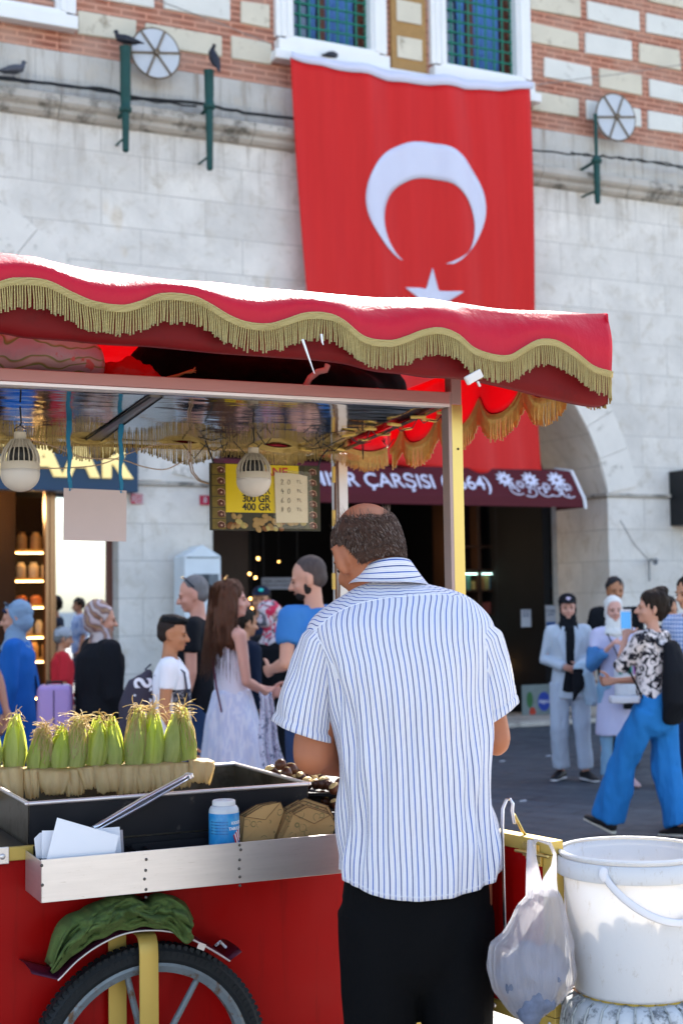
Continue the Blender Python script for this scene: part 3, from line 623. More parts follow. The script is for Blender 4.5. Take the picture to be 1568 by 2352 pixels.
def cable(mb, pts, off, r, jit=.0):
    P = []
    for (x0, y0), (x1, y1) in zip(pts, pts[1:]):
        for k in range(6):
            x, y = lerp(x0, x1, k/6), lerp(y0, y1, k/6); s_, z_ = fpx(x, y+random.uniform(-jit, jit), off); P.append((s_, off, z_))
    mb.tube(P, r, 6)
cable(mb, [(-150, 165), (0, 177), (140, 196), (230, 203), (300, 222), (470, 240), (560, 258), (700, 274)], -.19, .018, 2); cable(mb, [(-150, 170), (0, 182), (120, 192), (250, 210), (300, 226), (480, 246)], -.21, .012, 3)
tag(obj('cable_bundle', mb, BLACKM, None, loc=B.o, rot=(0, 0, B.a)), 'black cable bundle sagging along the cornice left of the flag', 'cable')
mb = MB(); cable(mb, [(1200, 342), (1290, 352), (1370, 358), (1460, 368), (1568, 384), (1700, 402)], -.19, .012, 2); cable(mb, [(1310, 352), (1420, 364), (1500, 372), (1700, 410)], -.2, .009, 4)
tag(obj('cable_bundle', mb, BLACKM, None, loc=B.o, rot=(0, 0, B.a)), 'thin black cables along the cornice right of the flag', 'cable')
mb = MB(); cable(mb, [(360, 0), (420, 22), (520, 60), (640, 108)], -.12, .006); cable(mb, [(1228, 195), (1300, 185), (1420, 170), (1568, 148), (1700, 130)], -.12, .006)
tag(obj('stay_wire', mb, M('steel_wire', (.25, .22, .2), .5), None, loc=B.o, rot=(0, 0, B.a)), 'thin steel stay wires running from the window frames across the brick', 'wire')
mb = MB(); random.seed(4)
for k in range(150):
    s_ = lerp(-3.9, -.75, k/150)+random.uniform(-.01, .01); mb.tube([(s_, -.16, 7.28), (s_+random.uniform(-.02, .02), -.17+random.uniform(-.04, .02), 7.43)], .0022, 3, cap='flat')
tag(obj('bird_spikes', mb, M('spike_steel', (.35, .36, .38), .4, 1), None, loc=B.o, rot=(0, 0, B.a)), 'row of fine bird spikes standing on the cornice left of the flag', 'bird spikes')
# ------------------------------------------------------------------ pigeons
PIG = M('slate_grey_feathers', (.07, .075, .095), .6, var=.5, vs=16, bump=.3, bs=60); PIGD = M('dark_pigeon_feathers', (.018, .02, .03), .5, var=.4, vs=16)
def pigeon(x, y, off, yaw, lab, m, pitch=0, z=None):
    s_, z_ = fpx(x, y, off); z_ = z_ if z is None else z
    mb = MB(); mb.tube([(0, -.19, .045), (0, -.12, .06), (0, -.05, .085), (0, .03, .10), (0, .09, .12), (0, .115, .155), (0, .115, .18)], [(.022, .006), (.032, .014), (.05, .04), (.06, .055), (.048, .045), (.025, .025), (.021, .022)], 12)
    mb.ell((0, .122, .192), (.021, .027, .022)); mb.tube([(0, .145, .19), (0, .168, .183)], [.007, .002], 6)
    for q in (-1, 1): mb.tube([(q*.045, .06, .11), (q*.056, 0, .095), (q*.045, -.08, .07), (q*.015, -.16, .058)], [(.006, .03), (.008, .036), (.007, .028), (.004, .01)], 8, up=(1, 0, 0)); mb.tube([(q*.02, .0, .05), (q*.02, .01, .0)], .005, 5); mb.tube([(q*.02, -.01, .003), (q*.022, .03, .003)], .004, 5)
    me = fuse(mb, .005, 3); o = link('pigeon', me, m); p = B.W(s_, off, z_-.09); o.location = p; o.rotation_euler = (R(pitch), 0, B.a+R(yaw))
    return tag(o, lab, 'pigeon', 'pigeons perched on the facade')
pigeon(30, 160, -.12, -90, 'grey pigeon standing on the cornice at the far left', PIG); pigeon(292, 92, -.34, 60, 'dark pigeon perched on top of the green bracket beside the left disc', PIGD); pigeon(483, 133, -.34, 20, 'dark pigeon perched on top of the second green bracket, seen from behind', PIGD, 50); pigeon(760, 128, -.1, -60, 'dark pigeon sitting on the white sill above the flag', PIGD)
# ------------------------------------------------------------------ flag
FO = -.32
flag = empty('hanging_flag', 'huge red flag with white crescent and star hung down the facade', 'flag', B.o, B.a)
t = NT('red_flag_cloth'); co = t.coord('Object', (2.4, 1, .12)); cl = t.mix(t.noise(co, 6, 4), (.62, .008, .008), (.76, .022, .018)); t.base(cl, .55, 0, .3); t.bump(t.noise(t.coord('Object', (3, 1, .3)), 3, 3), .25, .03); t.translucent((.8, .02, .015), .22); FLAGR = t.m
FLAGW = M('white_flag_cloth', (.66, .67, .80), .7, var=.04, trans=.1)
def fold(s_, z_): return FO+.04*math.sin(s_*5.1+z_*.5)+.03*math.sin(s_*11+2+z_*.8)+.005*math.sin(s_*23+z_*1.6)+.03*math.sin(z_*1.3+s_)
topc = [(668, 130), (760, 157), (860, 178), (960, 193), (1080, 203), (1213, 205)]
P = []; H_ = 48
for i in range(61):
    u = i/60; xt = lerp(668, 1213, u); yt = sinterp(topc, xt); xb = lerp(728, 1248, u); yb = lerp(1048, 1112, u)
    row = []
    for j in range(H_+1):
        v = j/H_; x = lerp(xt, xb, v)
        if v < .7: x = lerp(xt, lerp(xt, xb, .7), v/.7)
        edge = 1-.0*v
        xx = xt + (xb-xt)*v**(1+.9*u) ; y = lerp(yt, yb, v)
        s_, z_ = fpx(xx, y, FO); row.append((s_, fold(s_, z_), z_))
    P.append(row)
mb = MB(); mb.grid(P); obj('cloth', mb, FLAGR, flag, smooth=True, solid=.006)
P = []
for i in range(41):
    xt = lerp(668, 1220, i/40); yt = sinterp(topc, xt); a, b = fpx(xt+3, yt-lerp(12, 14, i/40)-26*math.sin(i/40*math.pi)*.35, FO), fpx(xt, yt+2, FO)
    P.append([(a[0], fold(*a)-.012, a[1]), (b[0], fold(*b)-.012, b[1])])
mb = MB(); mb.grid(P); obj('header_band', mb, FLAGW, flag, smooth=True, solid=.006)
def emblem(name, outer, inner=None):
    mb = MB(); top_, bot_ = [], []
    n = len(outer); 
    P = []
    for a, b in zip(outer, inner):
        row = []
        for k in range(7):
            x, y = lerp(a[0], b[0], k/6), lerp(a[1], b[1], k/6); s_, z_ = fpx(x, y+(x-975)*.115, FO); row.append((s_, fold(s_, z_)-.014, z_))
        P.append(row)
    mb.grid(P); obj(name, mb, FLAGW, flag, smooth=True, solid=.003)
n = 72; o_, i_ = [], []
for k in range(n+1):
    a = lerp(R(111), R(429), k/n); o_.append((975+138*math.cos(a), 468+141*math.sin(a)))
    a2 = lerp(R(117), R(423), k/n); i_.append((984+104*math.cos(a2), 512+103*math.sin(a2)))
i_[0] = o_[0]; i_[-1] = o_[-1]
emblem('crescent', o_, i_)
o_, i_ = [], []
for k in range(11):
    a = R(-90+36*k); r_ = (74 if k % 2 == 0 else 29); o_.append((997+r_*.88*math.cos(a), 685+r_*math.sin(a))); i_.append((997, 685))
o2, i2 = [], []
for k in range(10):
    for q in range(6): o2.append((lerp(o_[k][0], o_[k+1][0], q/6), lerp(o_[k][1], o_[k+1][1], q/6))); i2.append((997, 685))
o2.append(o_[10]); i2.append(i_[0]); emblem('star', o2, i2)
# ------------------------------------------------------------------ white shrine-shaped cabinet by the pier
s0, _ = fpx(467, 1400, -.5); zt = fpx(467, 1251, -.5)[1]; zc = fpx(467, 1277, -.5)[1]; w_ = abs(fpx(425, 1400, -.5)[0]-s0)
o = empty('white_cabinet', 'white street cabinet with a pointed roof and two dark panels by the pier', 'cabinet', B.W(s0, -.5, 0), B.a)
T = Matrix.Rotation(R(90), 4, 'X'); mb = MB(); mb.prism([(-w_*1.05, 0), (w_*1.05, 0), (w_, zc), (0, zt), (-w_, zc)], .35, 0, Matrix.Translation((0, .35, 0)) @ T); obj('body', mb, M('glossy_white_panel', (.62, .68, .72), .25), o, bevel=.012)
mb = MB(); 
for q in (-.2, .02): mb.b2(q*w_*2.4-.01, q*w_*2.4+.17, -.012, .0, zc-.42, zc-.20)
mb.b2(-w_*.9, w_*.9, -.01, 0, zc-.02, zc-.01)
obj('panel', mb, M('engraved_grey_panel', (.13, .15, .17), .5, var=.6, vs=20), o)
# ------------------------------------------------------------------ far houses behind the camera (seen mirrored in the glass door)
random.seed(31)
for k in range(9):
    x = -120+k*28+random.uniform(-6, 6); o = empty('distant_house', 'pale far house with a red roof across the water, seen only as a reflection', 'house', (x, -170+random.uniform(-10, 10), 0), 0, 'far houses reflected in the glass door')
    mb = MB(); w_, h_ = random.uniform(14, 24), random.uniform(6, 13); mb.b2(-w_/2, w_/2, -6, 6, 0, h_); obj('wall', mb, M('far_plaster', (.62, .58, .5), .9), o)
    T = Matrix.Translation((-w_/2, 0, h_)) @ Matrix.Rotation(R(90), 4, 'Z') @ Matrix.Rotation(R(90), 4, 'X'); mb = MB(); mb.prism([(-6.5, 0), (6.5, 0), (0, 2.6)], w_, 0, T); obj('roof', mb, M('far_red_roof', (.42, .15, .08), .9), o)
    mb = MB()
    for a in range(int(w_/3)):
        for b in range(int(h_/3)): mb.b2(-w_/2+1+a*3, -w_/2+2.2+a*3, 6.0, 6.06, 1+b*3, 2.6+b*3)
    obj('window', mb, DARK, o)
# ================================================================== THE CART
t = NT('red_cart_paint'); co = t.coord('Object'); cr = t.mix(t.noise(co, 1.6, 5, .6), (.26, .0016, .0016), (.38, .0022, .0022)); cr = t.mix(t.ramp(t.noise(t.coord('Object', (9, 1, .7)), 3, 6, .7), [(.56, 0), (.72, .55)]), cr, (.14, .003, .002)); cr = t.mix(t.ramp(t.noise(t.coord('Object', (1, 1, 1)), 38, 7, .85), [(.69, 0), (.73, .7)]), cr, (.30, .07, .05))
cr = t.mix(t.ramp(t.noise(t.coord('Object', (30, 1, 1.5), (0, R(25), 0)), 3, 3, .8), [(.74, 0), (.75, .5)]), cr, (.42, .12, .09)); t.base(cr, t.ramp(t.noise(co, 6, 4), [(.3, .28), (.7, .55)]), 0, .12); t.bump(t.noise(co, 5, 3), .12, .01); RED = t.m
STEEL = M('brushed_steel', (.62, .58, .56), .38, .85, var=.12, vs=7, aniso=(1, 1, 12), bump=.05, bs=30, dirt=((.24, .18, .12), 26, .63))
STEELD = M('scorched_steel', (.010, .010, .013), .5, .4, var=.6, vs=4, dirt=((.14, .12, .10), 7, .62), bump=.1, bs=20)
STEELP = M('stained_pan_steel', (.17, .15, .12), .35, .9, var=.3, vs=5, dirt=((.08, .06, .04), 5, .5), bump=.05)
BRASS = M('brass_anodised_metal', (.62, .45, .15), .3, .9, var=.1, vs=3, dirt=((.35, .22, .07), 9, .68))
GOLDP = M('gold_paint', (.50, .34, .08), .4, .25, var=.12, vs=5, dirt=((.16, .10, .03), 14, .66))
PINKS = M('brushed_aluminium', (.66, .60, .58), .42, .75, var=.06, vs=3, aniso=(1, 1, 20), dirt=((.2, .16, .14), 12, .7))
t = NT('mirror_steel'); co = t.coord('Object', (1, .4, 1)); t.base(t.mix(t.ramp(t.noise(co, 25, 6, .8), [(.62, 0), (.72, 1)]), (.44, .42, .40), (.16, .13, .10)), t.ramp(t.noise(co, 5), [(.3, .04), (.8, .14)]), 1); t.bump(t.noise(t.coord('Object', (1, 2.5, 1)), 4, 2), .10, .02); MIRR = t.m
RUB = M('tyre_rubber', (.009, .011, .013), .7, var=.3, vs=20, bump=.3, bs=60, dirt=((.035, .035, .03), 5, .62))
RIMM = M('rusty_silver_paint', (.16, .19, .21), .5, .3, var=.3, vs=20, dirt=((.12, .07, .04), 30, .52), bump=.3, bs=50)
def kp(x, y, off=0):
    a, z = K.px(x, y, off); return Vector((a, off, z))
cart = empty('street_food_cart', 'red street food cart with steel trays, brass posts and a pink red awning', 'food cart', K.o, K.a)
# body --------------------------------------------------------------------
CR = .37                                        # right post
mb = MB(); mb.b2(-2.2, CR, 0, 1.15, .30, .915); obj('body', mb, RED, cart, bevel=.008)
mb = MB(); mb.b2(-2.21, CR+.01, -.012, 1.16, .915, .94); obj('counter', mb, STEELD, cart, bevel=.004)
zc0 = K.px(0, 1946)[1]; zc1 = K.px(0, 1978)[1]
mb = MB(); mb.b2(-2.2, K.px(78, 1960)[0], -.016, .0, zc1, zc0); mb.b2(-2.2, CR+.005, -.014, .0, .30, .345); obj('gold_trim', mb, GOLDP, cart, bevel=.003)
mb = MB(); x0, z0 = K.px(23, 1985, -.03); mb.b2(-1.3, x0, -.024, -.0165, z0, z0+.045); mb.ell((K.px(7, 1968, -.03)[0], -.026, K.px(7, 1968, -.03)[1]), (.008, .005, .008)); obj('bolt_plate', mb, STEEL, cart, bevel=.002)
for x in (-1.9, CR-.05):
    for y in (.12, 1.05):
        mb = MB(); mb.b2(x-.02, x+.02, y-.02, y+.02, 0, .3); obj('leg', mb, STEELD, cart, bevel=.003)
# tray ----------------------------------------------------------------------
TY = -.2; tx0, tx1 = K.px(95, 1970, TY)[0], K.px(790, 1915, TY)[0]+.05; tz1, tz0 = .938, .828
tray = None
mb = MB(); th = .003
mb.b2(tx0, tx1, TY, TY+th, tz0, tz1); mb.b2(tx0, tx0+th, TY, -.012, tz0, tz1-.004); mb.b2(tx1-th, tx1, TY, -.012, tz0, tz1); mb.b2(tx0, tx1, TY+th, -.012, tz0, tz0+th)
tray = obj('front_tray', mb, STEEL, cart, bevel=.001)
mb = MB(); mb.b2(tx0+.02, tx1, -.016, -.012, tz0+.01, tz1+.006); 
for px_ in (308, 340): 
    a = K.px(px_, 1950, -.1)[0]; mb.b2(a, a+.003, TY+th, -.016, tz0+th, tz1-.012)
mb.b2(K.px(315, 1950, -.1)[0], tx1, -.055, -.052, tz0, tz1-.004)
obj('tray_lining', mb, STEELD, tray)
mb = MB()
for px_, ys in ((334, (1976, 2001, 2021, 2045, 2063)), (552, (1943, 1954, 1977, 1997, 2016, 2036)), (97, (1990, 2035))):
    for y in ys:
        a, z = K.px(px_+random.uniform(-3, 3), y-2, TY); mb.ell((a, TY-.0005, z), (.0042, .003, .0042), n=10, m=6)
obj('rivets', mb, M('dark_rivet', (.10, .09, .08), .4, .8), tray, smooth=True)
# burner pan ----------------------------------------------------------------
bx0, bx1, by0, by1, bz0, bz1 = K.px(66, 1840)[0], K.px(709, 1809)[0], .004, .62, .941, 1.055
bx0b = bx0-.02
mb = MB(); T_ = .004
def panwall(mb, a, b, flare=0):
    a, b = Vector(a), Vector(b); d = (b-a).normalized(); n_ = Vector((d.y, -d.x, 0)); h = bz1-bz0
    for k in (0, 1):
        pass
    vs = [a, b, b+Vector((0, 0, h)), a+Vector((0, 0, h))]; vs2 = [v-n_*T_ for v in vs]
    mb.add(vs+vs2, [(0, 1, 2, 3), (7, 6, 5, 4), (0, 4, 5, 1), (3, 2, 6, 7), (1, 5, 6, 2), (0, 3, 7, 4)])
panwall(mb, (bx0, by0, bz0), (bx1, by0, bz0)); obj('pan_front', mb, STEELD, cart)
mb = MB(); panwall(mb, (bx1, by0, bz0), (bx1, by1, bz0)); panwall(mb, (bx1, by1, bz0), (bx0, by1, bz0)); panwall(mb, (bx0, by1, bz0), (bx0, by0, bz0)); mb.b2(bx0, bx1, by0, by1, bz0+.001, bz0+.006)
mb.b2(lerp(bx0, bx1, .02), bx1-.01, by0+.01, by1-.01, bz0+.006, bz0+.035)
obj('pan', mb, STEELP, cart)
mb = MB(); mb.tube([(bx0-.004, by0, bz1), (bx1+.004, by0, bz1)], .006, 8); mb.tube([(bx1, by0, bz1), (bx1, by1, bz1)], .006, 8); mb.tube([(bx0, by0, bz1), (bx0, by1, bz1)], .006, 8); mb.tube([(bx0, by1, bz1), (bx1, by1, bz1)], .006, 8)
obj('pan_rim', mb, PINKS, cart, smooth=True)
# roaster plate on the right
mb = MB(); rc = Vector((.02+.10, .36, .941)); mb.lathe([(.235, 0), (.235, .05), (.26, .055), (.26, .065), (.2, .06), (.0, .058)], 36, rc); obj('roasting_plate', mb, STEELD, cart, auto=40)
# wheel ----------------------------------------------------------------------
WY = -.085; wc = Vector((-.635, WY, .335)); WR = .335
wh = bpy.data.objects.new('wheel', None); C.objects.link(wh); wh.parent = cart; wh.location = wc
RX = Matrix.Rotation(R(90), 3, 'X')
mb = MB(); prof = [(WR-.052, -.020), (WR-.04, -.027), (WR-.018, -.027), (WR-.004, -.017), (WR, 0), (WR-.004, .017), (WR-.018, .027), (WR-.04, .027), (WR-.052, .020)]; mb.lathe(prof, 96, rot=RX, cap=False)
for k in range(110):
    a = 2*math.pi*k/110
    for sgn_ in (-1, 1):
        rot = Matrix.Rotation(-a, 3, 'Y'); mb.box(rot @ Vector((WR-.006, sgn_*.016, 0)), (.012, .013, .011), 0, rot @ Matrix.Rotation(R(sgn_*25), 3, 'X'))
        mb.box(rot @ Vector((WR-.026, sgn_*.0275, 0)), (.012, .004, .008), 0, rot)
obj('tyre', mb, RUB, wh, auto=30)
mb = MB(); mb.lathe([(WR-.075, -.018), (WR-.058, -.024), (WR-.05, -.022), (WR-.05, .022), (WR-.058, .024), (WR-.075, .018)], 72, rot=RX, cap=False); mb.lathe([(WR-.0745, -.017), (WR-.07, 0), (WR-.0745, .017)], 72, rot=RX, cap=False); obj('rim', mb, RIMM, wh, auto=30)
for k in range(8):
    a = R(58+45*k); mb = MB(); mb.tube([(.03*math.cos(a), -.005, .03*math.sin(a)), ((WR-.07)*math.cos(a), 0, (WR-.07)*math.sin(a))], [.010, .009], 10); obj('spoke', mb, RIMM, wh, smooth=True)
mb = MB(); mb.lathe([(.035, -.05), (.035, .05)], 20, rot=RX); mb.lathe([(.015, -.075), (.015, .05)], 12, rot=RX); obj('hub', mb, RIMM, wh, auto=30)
# fork: brass strap over the wheel
fx0, fx1 = K.px(320, 2200, -.135)[0], K.px(363, 2200, -.135)[0]; fz = K.px(340, 2150, -.135)[1]
mb = MB(); P = []
for x in (fx0, fx1):
    P.append([(x, -.137, .30), (x, -.137, fz-.05), (x, -.134, fz-.025), (x, -.122, fz-.006), (x, -.105, fz), (x, -.02, fz), (x, -.004, fz-.004)])
mb.grid(P); obj('wheel_strap', mb, GOLDP, cart, solid=.006, smooth=True, bevel=.001)
mb = MB(); mb.b2(fx0-.055, fx0-.005, -.03, -.024, .30, fz-.01); obj('wheel_strap', mb, GOLDP, cart, bevel=.001)
# mud guard
gpts = [(75, 2237), (110, 2249), (140, 2251), (185, 2205), (240, 2165), (300, 2143), (345, 2138), (390, 2140), (440, 2155), (490, 2180), (528, 2207), (556, 2182)]
gpts = [(74, 2236), (135, 2251), (180, 2205), (235, 2167), (290, 2144), (345, 2137), (395, 2141), (440, 2157), (490, 2184), (527, 2207), (555, 2186)]
mb = MB(); P = []
fine = []
for i in range(len(gpts)-1):
    n_ = 1 if i in (0, len(gpts)-2) else 5
    for k in range(n_): fine.append((lerp(gpts[i][0], gpts[i+1][0], k/n_), None if n_ > 1 else gpts[i][1]))
fine.append(gpts[-1])
for x, y in fine:
    yy = y if y is not None else sinterp(gpts[1:-1], x)
    a, z = K.px(x, yy, -.155); P.append([(a, -.155, z), (a, -.13, z+.006), (a, -.06, z+.008), (a, -.003, z+.004)])
obj_g = None; mb.grid(P); obj('mudguard', mb, M('burgundy_mudguard', (.07, .012, .03), .3, .5, var=.4, vs=7, dirt=((.3, .28, .28), 60, .7)), cart, smooth=True, solid=.003)
mb = MB(); mb.tube([p[0] for p in P[1:-1]], .0028, 6); obj('mudguard_edge', mb, PINKS, cart, smooth=True)
mb = MB(); a, z = K.px(463, 2173, -.158); mb.box((a, -.158, z-.001), (.022, .003, .018), 0, Matrix.Rotation(R(25), 3, 'Y')); obj('mudguard_tab', mb, PINKS, cart, bevel=.001)
# posts and roof ---------------------------------------------------------------
px0, px1 = K.px(1029, 1300)[0], K.px(1068, 1300)[0]
pxl = CR+.014
mb = MB(); mb.b2(pxl, pxl+.038, .0, .046, .94, 2.20); obj('post', mb, BRASS, cart, bevel=.002)
mb = MB(); mb.b2(pxl-.012, pxl+.0, -.001, .046, .94, 2.24); mb.b2(pxl+.001, pxl+.037, .001, .045, 2.20, 2.29); obj('post_side', mb, M('rose_side_shade', (.34, .25, .23), .4, .6, var=.1), cart, bevel=.002)  # left side face of the post, its rose shading put into the colour
mb = MB(); sx, sz = K.px(1052, 1022); mb.ell((pxl+.02, -.001, 2.06), (.004, .003, .004), n=8, m=5); obj('screw', mb, BLACKM, cart)
# rear post: between pixel (762..792, 1035..1370) at depth of roof's rear corner
def pl_at(x, y, z):  # pixel to cart-local at height z
    d = ray(x, y); k = (z-CAMZ)/d.z; p = Vector((0, 0, CAMZ))+d*k-K.o; return Vector((p.dot(K.ex), p.dot(K.ey), p.z))
RB = pl_at(775, 1037, 2.19); RL = pl_at(-10, 1012, 2.19)
off = RB.y; ra, rb = K.px(765, 1200, off)[0], K.px(793, 1200, off)[0]
mb = MB(); mb.b2(ra+.004, rb+.004, off-.02, off+.02, .94, 2.18); obj('post', mb, M('worn_white_metal', (.60, .58, .56), .4, .3, var=.2, vs=8, dirt=((.3, .25, .2), 12, .6)), cart, bevel=.002)
mb = MB(); mb.tube([(ra, off-.03, 2.15), (ra-.006, off-.03, 1.7), (ra+.004, off-.03, 1.3), (ra, off-.03, .95)], .006, 6); mb.tube([(ra+.01, off-.03, 2.15), (ra+.012, off-.03, 1.7), (ra-.004, off-.03, 1.3)], .004, 6); obj('post_wiring', mb, M('brown_cable', (.14, .07, .04), .5), cart, smooth=True)
YEL = M('yellow_led_module', (.62, .42, .10), .4, var=.2)
for y in (1335, 1190, 1090):
    a, z = K.px(766, y, off-.04); mb = MB(); mb.box((a, off-.04, z), (.012, .012, .065)); obj('led_module', mb, YEL, cart, bevel=.003)
# roof panel: mirror steel with seam, front rail
z_r = 2.196
mb = MB(); 
FRL, FRR = Vector((-2.2, .0, z_r)), Vector((CR-.03, 0, z_r))
RRR = RB.copy(); slopeL = (RL-RB); RLL = RB + slopeL.normalized()*2.6
seam0 = pl_at(372, 908, 2.196); seam1 = pl_at(232, 1010, 2.196); seam0b = pl_at(345, 908, 2.196); seam1b = pl_at(196, 1008, 2.196)
def rp(x, v):                 # roof panel point: x along front edge, v front to back
    f0 = Vector((x, .0, z_r)); t_ = (x+2.2)/(CR-.03+2.2); b0 = RLL.lerp(RRR, t_); p = f0.lerp(b0, v); p.z = z_r; return p
P = [[rp(lerp(-2.2, CR-.03, i/40), j/14) for j in range(15)] for i in range(41)]
for i, row in enumerate(P):
    for j, p in enumerate(row): p.z += .0025*fbm((p.x*2, p.y*2, 0), 2)+.0008*math.sin(p.x*11+p.y*3)*math.sin(j/14*math.pi)
mb.grid(P); obj('roof_panel', mb, MIRR, cart, smooth=True, solid=.002)
mb = MB()
for a, b in ((seam0, seam1), (seam0b, seam1b)): mb.tube([a-Vector((0, 0, .006)), b-Vector((0, 0, .006))], .003, 4)
obj('roof_seam', mb, BLACKM, cart)
q0, q1 = (seam0+seam0b)/2, (seam1+seam1b)/2; mb = MB(); mb.tube([q0-Vector((0, 0, .003)), q1-Vector((0, 0, .003))], [(.026, .004)]*2, 4, up=(1, 0, 0), cap='flat'); obj('roof_strip', mb, M('dusty_strip_steel', (.25, .22, .19), .35, .9, var=.3), cart)
mb = MB(); mb.b2(-2.25, CR+.0, -.012, .02, z_r+.005, z_r+.04); obj('roof_rail', mb, M('dull_pink_aluminium', (.36, .18, .165), .45, .5, var=.1, vs=4, aniso=(.6, 1, 8), dirt=((.16, .10, .09), 9, .68)), cart, bevel=.002)
mb = MB(); mb.b2(-2.25, CR+.0, -.014, .03, z_r-.006, z_r+.004); obj('roof_rail_lip', mb, PINKS, cart, bevel=.001)
mb = MB(); d_ = (RLL-RRR); mb.tube([RRR+Vector((0, 0, -.004)), RLL+Vector((0, 0, -.004))], .008, 6, cap='flat'); mb.tube([RRR+Vector((0, 0, -.004)), Vector((CR-.01, .02, z_r-.002))], .007, 6, cap='flat'); obj('roof_edge_trim', mb, BRONZE, cart)
# LED modules + wires along the right and rear roof edge
random.seed(9); pts_led = [(1020, 948), (985, 965), (960, 958), (935, 985), (905, 975), (880, 998), (850, 985), (835, 1010), (800, 1000), (700, 1033), (665, 1037), (735, 1040), (612, 1040), (780, 1032)]
prev = None; mb2 = MB()
for x, y in pts_led:
    p = pl_at(x, y, z_r-.012); mb = MB(); mb.box((0, 0, 0), (.05, .02, .008), 0, Matrix.Rotation(random.uniform(-.5, .9), 3, 'Z') @ Matrix.Rotation(random.uniform(-.2, .2), 3, 'Y')); obj('led_module', mb, YEL, cart, bevel=.002, loc=p)
    if prev is not None: m_ = (p+prev)/2-Vector((0, 0, .015)); mb2.tube([prev, m_, p], .0018, 5)
    prev = p
for k in range(14):
    a = pl_at(random.uniform(420, 900), random.uniform(1005, 1030), z_r-.01); b = a+Vector((random.uniform(-.12, .12), random.uniform(-.05, .05), 0)); m_ = (a+b)/2+Vector((0, 0, -random.uniform(.01, .06))); mb2.tube([a, m_.lerp(a, .4), m_, m_.lerp(b, .4), b], .0018, 5)
obj('led_wiring', mb2, BLACKM, cart, smooth=True)
TAN = M('tan_cable', (.42, .28, .18), .5, var=.2)
def wirepx(pts, off, r=.0022):
    mb = MB(); P = []
    for i in range(len(pts)-1):
        for k in range(5):
            x = lerp(pts[i][0], pts[i+1][0], k/5); P.append(kp(x, sinterp(pts, x) if pts[-1][0] > pts[0][0] else lerp(pts[i][1], pts[i+1][1], k/5), off))
    P.append(kp(*pts[-1], off)); mb.tube(P, r, 6); return mb
OW = .95
for i, pts in enumerate([[(60, 1008), (120, 1024), (190, 1050), (280, 1056), (330, 1072), (380, 1078), (420, 1060)], [(90, 1076), (150, 1075), (230, 1067), (300, 1040), (360, 1022), (420, 1020)]]): obj('hanging_wire', wirepx(pts, OW), TAN, cart, smooth=True)
mb = MB(); 
for dx in (0, 5): mb.tube([kp(434+dx, 1015, OW), kp(432+dx, 1050, OW), kp(440+dx, 1085, OW), kp(456+dx, 1104, OW), kp(478+dx, 1111, OW)], .0025, 6)
obj('hanging_wire', mb, TAN, cart, smooth=True)
# ------------------------------------------------------------------ awning
t = NT('awning_vinyl'); co = t.coord('Object'); cl = t.mix(t.noise(co, 2.5, 5), (.50, .007, .028), (.60, .010, .038)); cl = t.mix(t.ramp(t.noise(co, 22, 7, .8), [(.70, 0), (.76, .5)]), cl, (.7, .3, .35)); t.base(cl, .42, 0, .35); t.bump(t.mix(.06, t.noise(t.coord('Object', (1.6, 1, .8)), 5, 5, .65), t.noise(co, 160, 2)), .55, .02)
t.translucent((.95, .010, .03), .34); VINYL = t.m
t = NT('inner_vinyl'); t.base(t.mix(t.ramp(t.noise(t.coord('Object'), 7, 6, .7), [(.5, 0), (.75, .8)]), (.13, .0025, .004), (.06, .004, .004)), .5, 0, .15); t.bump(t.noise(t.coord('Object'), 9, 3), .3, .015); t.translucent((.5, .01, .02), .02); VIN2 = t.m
t = NT('gold_fringe_cord'); co = t.coord('Object', (1, 1, 1)); wv = t.n('ShaderNodeTexWave', wave_type='BANDS', bands_direction='Z'); wv.inputs['Scale'].default_value = 95; wv.inputs['Distortion'].default_value = 2.5; t.l(co, wv.inputs['Vector'])
t.base(t.mix(t.noise(co, 9, 4), t.mix(wv.outputs['Fac'], (.30, .23, .07), (.74, .62, .30)), t.mix(wv.outputs['Fac'], (.34, .24, .05), (.78, .64, .28))), .5, 0, .5); t.bump(wv.outputs['Fac'], .7, .003); t.translucent((.7, .45, .1), .18); FRG = t.m
t = NT('glinting_gold_fringe'); co = t.coord('Object'); t.base(t.mix(t.noise(co, 60, 3), (.30, .19, .04), (.64, .46, .14)), .35, .4, .6); t.bump(t.noise(co, 160, 2), .5, .003); t.translucent((.6, .38, .1), .1); FRG2 = t.m
tops = [(-300, 568), (-120, 576), (0, 587), (75, 592), (125, 604), (200, 620), (290, 632), (400, 646), (500, 652), (600, 664), (700, 672), (784, 680), (884, 688), (984, 689), (1064, 700), (1164, 714), (1284, 719), (1364, 724), (1402, 723)]
scal = [(-300, 690), (-200, 640), (-130, 655), (-60, 690), (0, 654), (30, 646), (105, 651), (170, 681), (215, 699), (280, 708), (320, 699), (370, 681), (440, 686), (480, 704), (525, 731), (565, 746), (615, 750), (650, 741), (700, 725), (750, 726), (784, 740), (834, 779), (894, 788), (929, 779), (969, 764), (1009, 759), (1049, 774), (1084, 804), (1134, 821), (1169, 821), (1199, 804), (1234, 786), (1274, 788), (1314, 811), (1359, 846), (1404, 860)]
scal[3] = (-60, 672)
hem = [(-300, 760), (0, 758), (60, 768), (165, 776), (240, 784), (350, 790), (500, 805), (635, 814), (784, 828), (859, 846), (934, 854), (984, 861), (1064, 866), (1159, 884), (1284, 914), (1369, 930), (1396, 926)]
AY = -.33
XS = [lerp(-1000, 1403, i/280) for i in range(281)]
tops = [(-1000, 530)]+tops; scal = [(-1000, 640), (-900, 600), (-800, 645), (-700, 612), (-600, 665), (-500, 622), (-400, 672)]+scal; hem = [(-1000, 735)]+hem
